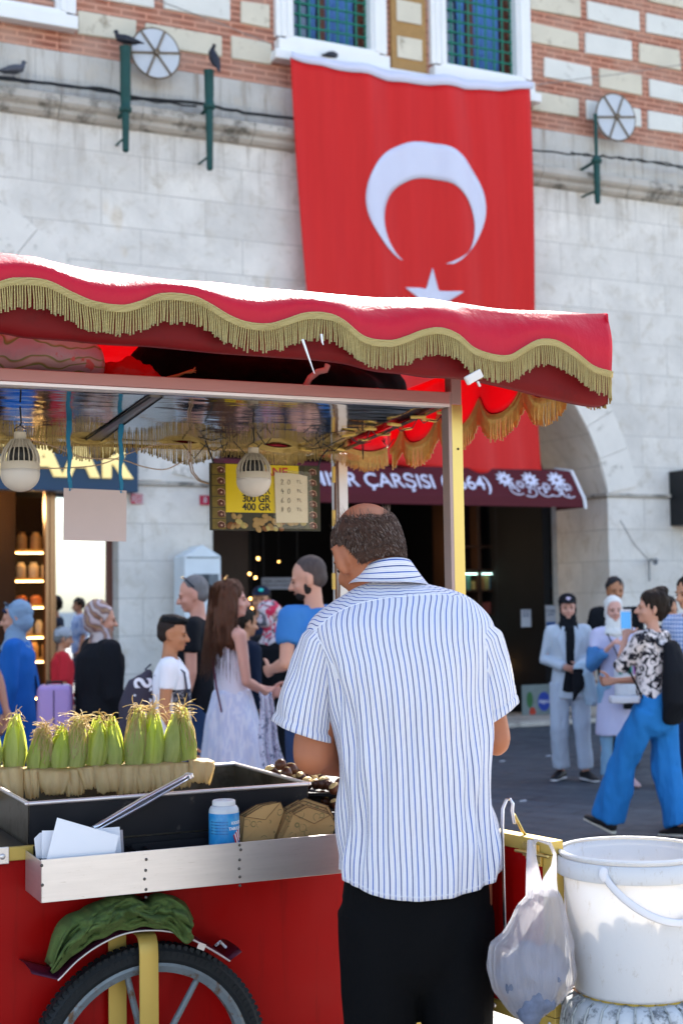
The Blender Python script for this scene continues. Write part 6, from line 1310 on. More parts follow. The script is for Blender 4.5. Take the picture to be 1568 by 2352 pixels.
VSK = skin('tanned_skin', (.36, .125, .058)); obj('body', bm_, [VSK, EYE, LIP, DGREY], vendor, smooth=True)
# hair: shell and strands round the back and sides, crown left bare
def scalp(az, v):      # az: 0 = back, +-: towards the ears/front ; v 0 (nape) .. 1 (edge of the bald crown)
    a_ = abs(az); zb = 1.588 if a_ < 1.0 else lerp(1.588, 1.652, min(1, (a_-1.0)/.32))
    ztop = lerp(1.690, 1.722, min(1, a_/1.25)**1.3) if a_ < 1.1 else lerp(1.724, 1.708, min(1, (a_-1.1)/.9)); z = lerp(zb, ztop, v); zz = (z-1.662)/.093
    if z < 1.655: zz *= .55
    q = math.sqrt(max(.02, 1-zz*zz)); return Vector((math.sin(az)*.077*q, -.008-math.cos(az)*.096*q, z))
mb = MB(); P = []
for i in range(61):
    az = lerp(-2.05, 2.05, i/60); row = []
    for j in range(20):
        v = j/19; p = scalp(az, v); n_ = Vector((p.x, p.y+.008, (p.z-1.64)*.4)).normalized(); row.append(HM @ (p+n_*(.0035+.003*noise.noise(p*70)*math.sin(math.pi*v)-(.007 if v > .93 or v < .05 else 0))))
    P.append(row)
mb.grid(P, flip=True); hair = obj('hair', mb, DGREY, vendor, smooth=True)
random.seed(99)
for nm, m_, cnt in (('grey_strands', GREY, 3600), ('dark_strands', DGREY, 1900), ('light_strands', M('silver_hair', (.30, .23, .19), .5, var=.3), 550)):
    mb = MB()
    for k in range(cnt):
        az = random.uniform(-2.0, 2.0); v = random.random()**.8; p = scalp(az, v); n_ = Vector((p.x, p.y+.008, (p.z-1.64)*.4)).normalized(); p = p+n_*.003
        side = Vector((math.cos(az), math.sin(az), 0)); d = (Vector((0, 0, -1))*(.9 if v < .8 else .5)+side*(.35*math.sin(az*2+v*4)+random.uniform(-.35, .35))+n_*random.uniform(.05, .4)).normalized(); L = random.uniform(.006, .012)*(1.2 if abs(az) > 1.2 else 1)*(.6 if v < .25 else 1)
        q = [p, p+d*L*.5, p+(d+Vector((0, 0, -.35))).normalized()*L]; mb.tube([HM @ c_ for c_ in q], [.0007, .0006, .0003], 3, cap='flat')
    obj(nm, mb, m_, hair, smooth=True)
mb = MB()
for k in range(110):
    az = random.choice([-1, 1])*random.uniform(.2, 2.0); p = scalp(az, 1); n_ = Vector((p.x, p.y, .5)).normalized(); d = Vector((random.uniform(-.5, .5), random.uniform(-.4, .4), .8)).normalized(); q = [p, p+d*.007+n_*.003, p+d*.010+n_*random.uniform(.003, .012)]; mb.tube([HM @ c_ for c_ in q], [.0005, .0004, .0002], 3, cap='flat')
obj('stray_strands', mb, GREY, hair, smooth=True)
# shirt cloth
def stripe_mat(name, axis, per=.0138, ph=0.0):
    t = NT(name); uv = t.n('ShaderNodeUVMap'); sp = t.n('ShaderNodeSeparateXYZ'); t.l(uv.outputs[0], sp.inputs[0])
    f = t.math('FRACT', t.math('ADD', t.math('DIVIDE', sp.outputs[axis], per), ph+50))
    alt = t.math('FRACT', t.math('ADD', t.math('DIVIDE', sp.outputs[axis], per*2), (ph+50)/2))
    def line(c_, w_): d = t.math('ABSOLUTE', t.math('SUBTRACT', f, c_)); return t.math('LESS_THAN', d, w_)
    dark = line(.5, .105); th = t.math('MAXIMUM', line(.16, .028), line(.84, .028)); navy = t.mix(t.math('GREATER_THAN', alt, .5), (.015, .045, .22), (.03, .10, .42))
    c1 = t.mix(t.math('MULTIPLY', th, .55), (.74, .735, .78), (.20, .20, .28)); col = t.mix(dark, c1, navy); t.base(col, .75, 0, .3)
    t.bump(t.noise(t.coord('Object'), 400, 2), .08, .001); t.translucent(col, .12); t.b.inputs['Sheen Weight'].default_value = .15; return t.m
STR_U = stripe_mat('striped_shirt_cloth', 0); STR_V = stripe_mat('striped_yoke_cloth', 1, .0135); PLAINW = M('white_seam_thread', (.70, .70, .76), .8, var=.02); SEAM = M('seam_shadow_thread', (.30, .31, .40), .9, var=.05)
srows = [(1326, 848, 948, 3.668, .060), (1338, 832, 962, 3.665, .070), (1350, 812, 1012, 3.66, .085), (1362, 793, 1052, 3.655, .098), (1380, 764, 1084, 3.645, .115), (1412, 722, 1117, 3.625, .13), (1440, 706, 1132, 3.61, .138), (1480, 712, 1133, 3.60, .142), (1530, 735, 1127, 3.59, .146), (1600, 757, 1121, 3.585, .148), (1700, 768, 1122, 3.59, .152), (1850, 774, 1131, 3.59, .156), (1950, 772, 1142, 3.59, .160), (2010, 770, 1149, 3.59, .162), (2075, 770, 1150, 3.59, .163)]
hemp = [(770, 2004), (790, 2018), (830, 2040), (880, 2060), (930, 2069), (970, 2069), (1020, 2062), (1070, 2049), (1120, 2026), (1150, 1998)]
yokep = [(690, 1462), (723, 1446), (770, 1410), (817, 1388), (870, 1376), (930, 1369), (970, 1367), (1048, 1371), (1090, 1388), (1122, 1418), (1140, 1434)]
c0, c1, c2_, c3, c4 = [[(r_[0], r_[i]) for r_ in srows] for i in range(5)] if False else ([(r_[0], r_[1]) for r_ in srows], [(r_[0], r_[2]) for r_ in srows], [(r_[0], r_[3]) for r_ in srows], [(r_[0], r_[4]) for r_ in srows], None)
def spt(th, y):
    xl, xr, D, hd = sinterp(c0, y), sinterp(c1, y), sinterp(c2_, y), sinterp(c3, y)
    a, b = vp(xl, y, D), vp(xr, y, D); c_ = (a+b)/2; hw = (b-a).length/2; co_, si = math.cos(th), math.sin(th)
    x = hw*math.copysign(abs(co_)**.88, co_); yy = hd*math.copysign(abs(si)**.80, si)
    lat = co_; z = c_.z+(0)
    fold = 0
    if si < .3:
        e = abs(lat); amp = .0065+.024*max(0, e-.38)**1.1*1.4
        u_ = lat*hw; low = max(0, min(1, (y-1450)/250))
        fold = amp*low*(noise.noise(Vector((u_*38+y*.004, y*.0045, 1)))*1.3+.7*noise.noise(Vector((u_*16-y*.0035, y*.003, 5))))+.007*noise.noise(Vector((u_*10, y*.010, 9)))*max(.3, min(1, (y-1420)/150))+.006*noise.noise(Vector((u_*5+y*.004, y*.004, 19)))
        fold += .012*math.exp(-((lat+.62-.0005*(y-1650))/.09)**2)*max(0, min(1, (y-1500)/120))*max(0, min(1, (2000-y)/250)) - .010*math.exp(-((lat+.80-.0004*(y-1650))/.07)**2)*max(0, min(1, (y-1450)/120))*max(0, min(1, (2050-y)/250))
    nrm = Vector((co_*.8, si, 0)).normalized()
    if si < 0: c_ = Vector((c_.x, c_.y, CAMZ+(c_.z-CAMZ)*(1-hd*abs(si)**.8/D)))
    return c_+Vector((x, yy, 0))+nrm*fold, c_
NTH, NR = 240, 110
P, UV, YK = [], [], []
ys_top, ys_hem = 1326, None
ths = [lerp(-math.pi/2-math.pi, -math.pi/2+math.pi, i/NTH) for i in range(NTH+1)]
def hemy(th): 
    co_ = math.cos(th); x = lerp(770, 1150, (co_+1)/2)
    return sinterp(hemp, x) if math.sin(th) < 0 else lerp(sinterp(hemp, x), 2002, .6)
grid_ = []
for th in ths:
    yh = hemy(th); grid_.append([spt(th, lerp(1326, yh, (j/NR)))[0] for j in range(NR+1)])
# arc length u per row measured from the back centre
mid = NTH//2
us = [[0]*(NR+1) for _ in ths]
for j in range(NR+1):
    for i in range(mid+1, NTH+1): us[i][j] = us[i-1][j]+((grid_[i][j]-grid_[i-1][j]).xy).length
    for i in range(mid-1, -1, -1): us[i][j] = us[i+1][j]-((grid_[i][j]-grid_[i+1][j]).xy).length
# smooth u along the body so the stripes run like cloth
for i in range(NTH+1):
    col = us[i][:]
    for j in range(NR+1):
        a, b = max(0, j-6), min(NR, j+6); us[i][j] = sum(col[a:b+1])/(b-a+1)
vs = [[0]*(NR+1) for _ in ths]
for i in range(NTH+1):
    for j in range(NR-1, -1, -1): vs[i][j] = vs[i][j+1]+(grid_[i][j]-grid_[i][j+1]).length
mb = MB(); UVg = [[(us[i][j], vs[i][j]) for j in range(NR+1)] for i in range(NTH+1)]
mb.grid(grid_, 0, uv=UVg)
seam = []
for k, f in enumerate(mb.f):
    i, j = k//NR, k % NR; th = ths[i]; y = lerp(1326, hemy(th), (j+.5)/NR); lat = math.cos(th); xl, xr = sinterp(c0, y), sinterp(c1, y); xp = lerp(xl, xr, (lat+1)/2)
    if y < sinterp(yokep, xp)+ (0 if math.sin(th) < 0 else -5): mb.m[k] = 1
shirt = obj('shirt', mb, [STR_U, STR_V], vendor, smooth=True, solid=.0018)
mb = MB(); P = []
for k in range(60):
    xp = lerp(722, 1122, k/59); y = sinterp(yokep, xp); xl, xr = sinterp(c0, y), sinterp(c1, y); lat = max(-.999, min(.999, (xp-xl)/(xr-xl)*2-1)); P.append(spt(-math.acos(lat), y)[0]+Vector((0, -.0015, 0)))
mb.tube(P, .0013, 5); mb.tube([p+Vector((0, 0, -.0035)) for p in P], .0005, 4); obj('yoke_seam', mb, PLAINW, shirt, smooth=True)
mb = MB(); P = [grid_[i][NR-1]+Vector((math.cos(ths[i])*.001, math.sin(ths[i])*.0015, .003)) for i in range(0, NTH+1, 2)]; mb.tube(P, .001, 4); obj('hem_seam', mb, PLAINW, shirt, smooth=True)
def sleeve(path, radii, ang, name, nseg=40, cuffw=.024, fl=.8, seed=0, flip=False):
    # path: list of centre points; radii: (r across, r depth); ang: tilt of the last ring
    n_ = 56; P = []; U_ = []
    K_ = [0]
    for a, b in zip(path, path[1:]): K_.append(K_[-1]+(b-a).length)
    L = K_[-1]
    def at(tbl, s_):
        for i in range(len(K_)-1):
            if s_ <= K_[i+1]+1e-9: t_ = (s_-K_[i])/(K_[i+1]-K_[i]); t_ = max(0, min(1, t_)); return tbl[i].lerp(tbl[i+1], t_) if isinstance(tbl[i], Vector) else lerp(tbl[i], tbl[i+1], t_)
        return tbl[-1]
    R1, R2 = [r_[0] for r_ in radii], [r_[1] for r_ in radii]
    circ = math.pi*(R1[-1]+R2[-1])
    for j in range(nseg+1):
        s_ = L*j/nseg; c_ = at(path, s_); tl = lerp(ang[0], ang[1], j/nseg); a1 = Vector((math.cos(tl), 0, math.sin(tl))); a2 = Vector((0, 1, 0)); row, ur = [], []
        cuff = .0025 if s_ > L-cuffw else 0
        if abs(s_-(L-cuffw)) < L/nseg*.6: cuff = -.002
        for i in range(n_+1):
            th = 2*math.pi*i/n_; w_ = .010*noise.noise(Vector((math.cos(th)*1.8, math.sin(th)*1.8, s_*11+seed)))+.0055*noise.noise(Vector((math.cos(th)*3.2, math.sin(th)*3.2, s_*6+seed*2)))*min(1, s_/.04); row.append(c_+a1*math.cos(th)*(at(R1, s_)+cuff+w_)+a2*math.sin(th)*(at(R2, s_)+cuff+w_)); ur.append((th/(2*math.pi)*circ, s_))
        P.append(row); U_.append(ur)
    mb = MB(); mb.grid([list(q) for q in zip(*P)], 0, uv=[list(q) for q in zip(*U_)], flip=flip)
    for q in range(len(mb.f)):
        j = q % nseg
    return mb, P
lp = [vp(766, 1446, 3.605), vp(738, 1480, 3.60), vp(722, 1540, 3.60), vp(708, 1610, 3.60), vp(697, 1682, 3.60)]
mb, PL = sleeve(lp, [(.050, .08), (.058, .085), (.066, .085), (.073, .086), (.080, .088)], (R(-30), R(-20)), 'sleeve', seed=3); sv_ = obj('sleeve', mb, STR_U, shirt, smooth=True, solid=.0018)
rp_ = [vp(1080, 1444, 3.605), vp(1104, 1475, 3.60), vp(1122, 1530, 3.60), vp(1135, 1585, 3.60), vp(1143, 1642, 3.60)]
mb, PR = sleeve(rp_, [(.046, .085), (.052, .085), (.054, .082), (.055, .082), (.060, .084)], (R(25), R(32)), 'sleeve', seed=8); sv2 = obj('sleeve', mb, STR_U, shirt, smooth=True, solid=.0018)
# sleeve cuff lines and armhole seams
for Pm, par in ((PL, sv_), (PR, sv2)):
    mb = MB(); row = Pm[36] if len(Pm) > 36 else Pm[-4]; mb.tube(row[:-1], .0009, 4, closed=True); obj('cuff_seam', mb, SEAM, par, smooth=True)
def seamline(pts):
    mb = MB(); P = []
    for k in range(24):
        t_ = k/23*(len(pts)-1); i = min(len(pts)-2, int(t_)); x = lerp(pts[i][0], pts[i+1][0], t_-i); y = lerp(pts[i][1], pts[i+1][1], t_-i); d = 3.3
        xl, xr = sinterp(c0, y), sinterp(c1, y); lat = max(-.995, min(.995, (x-xl)/(xr-xl)*2-1)); P.append(spt(-math.acos(lat), y)[0]+Vector((0, -.003, 0)))
    mb.tube(P, .0022, 5); obj('armhole_seam', mb, PLAINW, shirt, smooth=True)
seamline([(722, 1438), (735, 1465), (752, 1500), (768, 1530), (775, 1556)]); seamline([(1110, 1410), (1118, 1440), (1120, 1470), (1116, 1510), (1108, 1545)])
# collar
top_ = [(846, 1300, 3.60), (856, 1289, 3.585), (880, 1284, 3.575), (910, 1282, 3.575), (930, 1285, 3.585), (943, 1296, 3.605)]
def ring(cx, cy, D, rx, ry, ztilt_x, ztilt_y, n=48):
    c_ = vp(cx, cy, D); return [c_+Vector((rx*math.cos(a), ry*math.sin(a), ztilt_x*math.cos(a)+ztilt_y*math.sin(a))) for a in [2*math.pi*k/n for k in range(n)]]
r_lo = ring(893, 1343, 3.655, .102, .093, -.004, -.008); r_mid = ring(891, 1328, 3.650, .088, .082, 0.0, .012); r_top = ring(891, 1300, 3.652, .060, .076, .006, -.018)
r_lo = [p+Vector((0, -.004, 0)) for p in r_lo]
rings_ = []
for k in range(13):
    v = k/12
    if v < .5: rings_.append([a.lerp(b, v*2) for a, b in zip(r_lo, r_mid)])
    else: rings_.append([a.lerp(b, (v-.5)*2) for a, b in zip(r_mid, r_top)])
rings_.append([p+Vector((0, 0, -.006)) + (Vector((891, 0, 0))*0) + (vp(891, 1300, 3.652)-p)*.07 for p in r_top]); rings_.append([p+Vector((0, 0, -.05)) + (vp(891, 1300, 3.652)-p)*.1 for p in r_top])
mb = MB(); rr_ = [r_+[r_[0]] for r_ in rings_]; mb.grid(rr_, 0, uv=[[(i*.01, k*.0088) for i in range(49)] for k in range(len(rr_))]); obj('collar', mb, STR_V, shirt, smooth=True, solid=.001)
# trousers
BLKT = M('black_trouser_cloth', (.003, .0032, .004), .9, spec=.1, var=.4, vs=3, bump=.3, bs=120)
mb = MB(); mb.tube([vp(958, 1960), vp(958, 2060), vp(957, 2150)], [(.178, .145), (.183, .15), (.175, .14)], 24, up=(1, 0, 0))
for a, b, c_ in ((870, 862, .0), (1042, 1040, 0)):
    sgn_ = -1 if a < 950 else 1; top = vp(a, 2090); mb.tube([top, Vector((top.x+sgn_*.004, 0, .62)), Vector((top.x+sgn_*.008, .01, .42)), Vector((top.x+sgn_*.01, 0, .10))], [(.100, .125), (.092, .115), (.083, .10), (.08, .105)], 20, up=(1, 0, 0), cap='flat')
link('trousers', fuse(mb, .012, 5, .008, 9, (1, 1, .35)), BLKT, vendor)
mb = MB()
for q in (-1, 1): hx = .012+q*.102; mb.tube([(hx, -.07, .045), (hx, .05, .05), (hx+q*.01, .19, .035)], [(.045, .045), (.048, .045), (.04, .03)], 14, up=(1, 0, 0))
link('shoes', fuse(mb, .008, 3), M('black_leather', (.01, .01, .01), .35), vendor)
# ================================================================== THE CROWD
def rig(H, fem=False):
    k = H/1.75; sw = .165 if fem else .188; hw = .095 if fem else .09
    J = {'k': k, 'shL': Vector((-sw, 0, 1.415)), 'shR': Vector((sw, 0, 1.415)), 'elL': Vector((-sw-.035, -.015, 1.13)), 'elR': Vector((sw+.035, -.015, 1.13)), 'wrL': Vector((-sw-.045, .05, .89)), 'wrR': Vector((sw+.045, .05, .89)),
         'hiL': Vector((-hw, 0, .93)), 'hiR': Vector((hw, 0, .93)), 'knL': Vector((-hw-.01, .025, .50)), 'knR': Vector((hw+.01, .025, .50)), 'anL': Vector((-hw-.015, -.01, .085)), 'anR': Vector((hw+.015, -.01, .085))}
    return J
def figure(label, loc, yaw, H=1.72, fem=False, sk=(.55, .27, .17), pose=None, head=(0, 0), parts=(), hairc=(.02, .014, .01), hair='short', group=None, curl=.5, name='person', grip=None, beard=False, curlL=None):
    J = rig(H, fem); k = J['k']
    for a, b in (pose or {}).items(): J[a] = Vector(b)
    root = empty(name, label, 'person', (loc[0], loc[1], 0), R(yaw), group); S = Matrix.Scale(k, 4)
    HMx = headmat(Vector((0, -.0, 1.555)), head[0], head[1], 0, 1.0)
    mb = MB(); wa = .85 if fem else 1
    add_t(mb, HMx, lambda t: (head_parts(t, fem), ear(t, -1), ear(t, 1)))
    mb.tube([(0, -.015, 1.42), (0, -.008, 1.5), (0, .0, 1.58)], [.058*wa, .052*wa, .05*wa], 14)
    mb.tube([(0, 0, .92), (0, 0, 1.0), (0, .005, 1.12), (0, .005, 1.26), (0, 0, 1.37), (0, -.005, 1.43)], [(.135, .085), (.13, .085), (.112*wa, .082), (.135*wa, .10), (.15*wa, .095), (.11*wa, .07)], 18, up=(1, 0, 0))
    for q in 'LR':
        sg = -1 if q == 'L' else 1; sh, el, wr = J['sh'+q], J['el'+q], J['wr'+q]
        mb.tube([Vector((sg*.07, -.005, 1.42)), sh], [.05, .052*wa], 12); mb.tube([sh, sh.lerp(el, .5), el], [.050*wa, .043*wa, .037*wa], 12); mb.tube([el, el.lerp(wr, .3), wr], [.038*wa, .039*wa, .025*wa], 12)
        hi, kn, an = J['hi'+q], J['kn'+q], J['an'+q]; mb.tube([hi, hi.lerp(kn, .5), kn], [.070, .066, .050], 12); mb.tube([kn, kn.lerp(an, .3), an], [.052, .052, .035], 12)
        d = (wr-el).normalized(); nr = Vector((-sg*.9, .35, .1)) if not grip else Vector(grip); palm(mb, wr, d, nr, 1)
        fd = J.get('ft'+q, Vector((sg*.10, 1, 0))).normalized(); mb.tube([an+Vector((0, 0, -.03))-fd*.03, an+fd*.06+Vector((0, 0, -.045)), an+fd*.15+Vector((0, 0, -.058))], [(.034, .035), (.036, .028), (.034, .018)], 10, up=Vector((fd.y, -fd.x, 0)))
    bm2 = from_mesh(fuse(mb, .0085, 3))
    for q in 'LR':
        sg = -1 if q == 'L' else 1; d = (J['wr'+q]-J['el'+q]).normalized(); hand(bm2, J['wr'+q], d, Vector((-sg*.9, .35, .1)) if not grip else Vector(grip), 1, q, curlL if (q == 'L' and curlL is not None) else curl)
    add_t(bm2, HMx, lambda t: face_marks(t))
    hm = M('hair_tone', mul(hairc, .75), .6, spec=.15, var=.5, vs=40, bump=.4, bs=90, aniso=(1, 1, .3))
    bm2.v = [tuple(S @ Vector(v)) for v in bm2.v]
    obj('body', bm2, [skin('skin_%d' % int(sk[0]*1000), sk), EYE, LIP, hm], root, smooth=True)
    def cl(nm, m_, mat_, vox=.013, it=4, amp=.006, sc_=9, an_=(1, 1, .4)):
        me = fuse(m_, vox, it, amp, sc_, an_, seed=len(label)); me.transform(S); return link(nm, me, mat_, root)
    # hair
    if hair in ('short', 'buzz', 'quiff', 'long', 'bun', 'grey'):
        hb = MB(); inf = .0012 if hair == 'buzz' else .008
        def hp(t):
            t.ell((0, -.020, 1.674), (.077+inf, .092+inf, .090+inf)); t.ell((0, -.040, 1.63), (.070+inf*.6, .066+inf, .062+inf))
            if hair == 'quiff': t.ell((0, .005, 1.735), (.070, .090, .040)); t.ell((.01, .055, 1.735), (.058, .04, .026))
            if hair == 'bun': t.ell((0, -.07, 1.76), (.045, .045, .04)); t.ell((0, -.02, 1.70), (.09, .105, .08)); t.tube([(.0, -.09, 1.63), (0, -.07, 1.57)], [.05, .025], 10)
        add_t(hb, HMx, hp)
        if hair == 'long':
            add_t(hb, HMx, lambda t: t.ell((0, -.02, 1.69), (.092, .108, .085)))
            for x_, y_, l_ in ((-.07, -.04, 1.26), (-.03, -.085, 1.20), (.02, -.09, 1.22), (.065, -.05, 1.28), (-.085, .01, 1.34), (.085, .01, 1.33)):
                p = HMx @ Vector((x_, y_, 1.68)); hb.tube([p, p+Vector((x_*.1, -.02, -.12)), Vector((p.x*1.2, p.y-.03, 1.36)), Vector((p.x*1.25, p.y-.02, l_))], [.035, .040, .040, .012], 10)
        hmsh = cl('hair', hb, hm, .009, 3, .011 if hair != 'buzz' else .001, 30, (1, 1, .35))
        if hair == 'long':
            random.seed(5); sb = MB()
            for _ in range(260):
                a = random.uniform(-2.2, 2.2); x_, y_ = math.sin(a)*.096, -.02-math.cos(a)*.112; p = HMx @ Vector((x_, y_, random.uniform(1.62, 1.74))); jj = random.uniform(-.02, .02); sb.tube([k*p, k*Vector((p.x*1.15+jj, p.y*1.1-.01, 1.48)), k*Vector((p.x*1.25+jj*2+.01*math.sin(_), p.y*1.1-.02, 1.34)), k*Vector((p.x*1.3+jj*2, p.y*1.1-.03+jj, random.uniform(1.12, 1.26)))], [.0016, .0018, .0014, .0006], 3, cap='flat')
            obj('loose_strands', sb, hm, hmsh, smooth=True)
    if beard:
        hb = MB(); add_t(hb, HMx, lambda t: (t.ell((0, .050, 1.556), (.046, .047, .034)), t.ell((-.046, .014, 1.592), (.019, .030, .044)), t.ell((.046, .014, 1.592), (.019, .030, .044)), t.tube([(-.022, .095, 1.585), (0, .103, 1.589), (.022, .095, 1.585)], .006, 8))); cl('beard', hb, M('dark_beard', (.012, .009, .008), .8, var=.5, vs=60), .007, 2, .003, 40)
    for pfn in parts: pfn(J, root, cl, HMx, k)
    return root
def along(a, b, c, f):           # point list up to fraction f of the limb a-b-c
    la, lb = (b-a).length, (c-b).length; L = (la+lb)*f
    if L <= la: return [a, a.lerp(b, L/la*.5), a.lerp(b, L/la)]
    return [a, a.lerp(b, .5), b, b.lerp(c, (L-la)/lb)]
def top(m_, hem=.86, sl=.28, loose=1.0, fem=False, name='shirt', hemw=.165, open_neck=0, hand_w=.05, amp=.012, belly=0):
    def f(J, root, cl, HMx, k):
        mb = MB(); w_ = (.88 if fem else 1)*loose; secs = [(hem, hemw, hemw*.72)] + [(z, a*w_, b_*w_) for z, a, b_ in ((.98, .165, .128+belly), (1.1, .146, .122+belly), (1.25, .160, .130), (1.37, .168 if sl > 0 else .13, .120), (1.43, .135 if sl > 0 else .10, .088 if sl > 0 else .06), (1.47, .082, .068) if sl > 0 else (1.44, .09, .055)) if z > hem+.05]
        mb.tube([(0, 0, z) for z, a, b_ in secs], [(a, b_) for z, a, b_ in secs], 22, up=(1, 0, 0), cap='flat')
        for q in 'LR':
            sg = -1 if q == 'L' else 1; sh = J['sh'+q]; mb.tube([Vector((sg*.06, -.008, 1.44)), sh+Vector((0, 0, .008)) if sl > 0 else Vector((sg*.10, -.008, 1.43))], [.052 if sl > 0 else .03, .060*w_ if sl > 0 else .022], 12)
            if sl > 0:
                P = along(sh, J['el'+q], J['wr'+q], sl); n_ = len(P); mb.tube(P, [lerp(.062, hand_w if sl > .6 else .060, i/(n_-1))*w_ for i in range(n_)], 14, cap='flat')
        cl(name, mb, m_, amp=amp)
    return f
def trousers(m_, w0=.098, w1=.06, knee=.072, ank=.06, name='trousers', hem=None):
    def f(J, root, cl, HMx, k):
        mb = MB(); mb.tube([(0, 0, 1.02), (0, 0, .93), (0, 0, .86)], [(.152, .108), (.168, .122), (.15, .115)], 20, up=(1, 0, 0))
        for q in 'LR':
            hi, kn, an = J['hi'+q], J['kn'+q], J['an'+q]; e = kn.lerp(an, .93 if hem is None else hem); mb.tube([hi, hi.lerp(kn, .5), kn, kn.lerp(e, .5), e], [w0, (w0+knee)/2, knee, (knee+w1)/2, w1], 16, cap='flat')
        cl(name, mb, m_, amp=.014, sc_=11)
    return f
def skirt(m_, top_z=1.03, hem=.12, w=.24, name='skirt', amp=.02):
    def f(J, root, cl, HMx, k):
        mb = MB(); mb.tube([(0, 0, top_z), (0, 0, .93), (0, .01, .6), (0, .02, hem)], [(.135, .11), (.182, .15), (lerp(.182, w, .65), lerp(.15, w*.8, .72)), (w, w*.8)], 26, up=(1, 0, 0), cap='flat'); cl(name, mb, m_, amp=amp, sc_=10, an_=(1, 1, .12))
    return f
def shoes(m_, sole=None, big=1.0):
    def f(J, root, cl, HMx, k):
        for q in 'LR':
            sg = -1 if q == 'L' else 1; an = J['an'+q]; fd = J.get('ft'+q, Vector((sg*.10, 1, 0))).normalized(); fl = Vector((fd.x, fd.y, 0)).normalized(); up = Vector((fl.y, -fl.x, 0)); mb = MB()
            mb.tube([an-fd*.045+Vector((0, 0, -.03)), an+fd*.02+Vector((0, 0, -.025)), an+fd*.1+Vector((0, 0, -.045)), an+fd*.17+Vector((0, 0, -.056))], [(.036*big, .042), (.041*big, .045), (.044*big, .03), (.036*big, .02)], 14, up=up)
            o = cl('shoe', mb, m_, .009, 3, 0)
            if sole: mb = MB(); mb.tube([an-fd*.06+Vector((0, 0, -.068)), an+fd*.05+Vector((0, 0, -.068)), an+fd*.18+Vector((0, 0, -.072))], [(.037*big, .013), (.043*big, .013), (.038*big, .011)], 14, up=up); s2 = cl('sole', mb, sole, .007, 2, 0); s2.parent = o
    return f
def hijab(m_, drape=.17, low=1.38, under=None, name='headscarf'):
    def f(J, root, cl, HMx, k):
        mb = MB()
        def g(t):
            t.ell((0, -.036, 1.684), (.089, .100, .094)); t.ell((0, -.055, 1.61), (.080, .078, .085)); t.tube([(0.070*math.cos(a), .022-.020*abs(math.cos(a))+.030*math.sin(a), 1.632+.092*math.sin(a)) for a in [2*math.pi*i/24 for i in range(24)]], .017, 10, closed=True)
            t.ell((0, .02, 1.532), (.060, .056, .024))
        add_t(mb, HMx, g); mb.tube([(0, .01, 1.55), (0, .01, 1.48), (0, .01, 1.42), (0, .01, low)], [(.075, .075), (.095, .085), (drape, .115), (drape*.8, .10)], 22, up=(1, 0, 0)); cl(name, mb, m_, .0095, 3, .009, 16, (1, .6, 1))
        if under: mb = MB(); add_t(mb, HMx, lambda t: t.tube([(-.05, .062, 1.69), (-.03, .078, 1.706), (0, .086, 1.711), (.03, .078, 1.706), (.05, .062, 1.69)], [.012]*5, 8)); cl('under_cap', mb, under, .006, 2, 0)
    return f
def piece(name, m_, fn, vox=.009, amp=0, it=3, sc_=14, head=False):
    def f(J, root, cl, HMx, k):
        mb = MB()
        if head: add_t(mb, HMx, lambda t: fn(t, J))
        else: fn(mb, J)
        cl(name, mb, m_, vox, it, amp, sc_)
    return f
def tubes(name, m_, Ps, r, head=False):
    def f(J, root, cl, HMx, k):
        mb = MB()
        def g(t):
            for P in Ps: t.tube(P, r, 8)
        add_t(mb, HMx, g) if head else g(mb)
        mb.v = [tuple(k*Vector(v)) for v in mb.v]; obj(name, mb, m_, root, smooth=True)
    return f
def cloth(name, c, **kk): kk.setdefault('rough', .85); kk.setdefault('var', .12); kk.setdefault('bump', .2); kk.setdefault('bs', 160); kk.setdefault('spec', .2); return M(name, c, **kk)
def at(x, H, D): p = dep(x, 1400, D); return (p.x, p.y)
BLK_C = cloth('black_cloth', (.005, .006, .009)); WHT_C = cloth('white_cloth', (.72, .72, .78)); WHT_SOLE = M('white_sole', (.7, .7, .72), .5); BLK_SH = M('black_shoe', (.01, .01, .012), .5)
PALE = (.55, .28, .19); OLIVE = (.48, .23, .13)
# --- left group ------------------------------------------------------------
BL_H = cloth('blue_grey_scarf', (.20, .30, .42)); COB = cloth('cobalt_tunic', (.012, .12, .46), sheen=0) if False else cloth('cobalt_tunic', (.012, .12, .44)); NVY = cloth('navy_cloth', (.012, .02, .05))
figure('woman in cobalt blue tunic and blue grey headscarf walking left', at(40, 1.6, 10.0), 86, 1.62, True, PALE, {'elR': (.21, -.06, 1.13), 'wrR': (.22, .03, .90), 'knL': (-.1, .16, .52), 'anL': (-.1, .12, .12), 'knR': (.1, -.02, .49), 'anR': (.1, -.22, .11)}, (8, 6), [trousers(cloth('blue_trousers', (.03, .10, .30))), top(COB, .62, .92, 1.2, True, 'tunic', .22, hand_w=.045), hijab(BL_H, .14, 1.36, NVY), shoes(BLK_SH), tubes('sunglasses', M('dark_glasses', (.01, .03, .06), .2), [[(-.07, .04, 1.735), (-.03, .07, 1.765), (.03, .07, 1.765), (.07, .04, 1.735)]], .007, True), tubes('bag_strap', BLK_C, [[(-.12, .03, 1.45), (.02, -.13, 1.2), (.16, -.15, .82), (.17, -.10, .72)]], .007)], hair=None)
figure('passer by cut off by the left edge, only a bare arm showing', at(-66, 1.7, 9.3), 90, 1.74, True, PALE, {'elR': (.2, -.13, 1.14), 'wrR': (.17, -.19, .92)}, (0, 0), [trousers(cloth('beige_trousers', (.4, .34, .27))), top(cloth('rose_tee', (.5, .3, .3)), .9, .3, 1, True), shoes(BLK_SH)], hair='long', hairc=(.04, .02, .012))
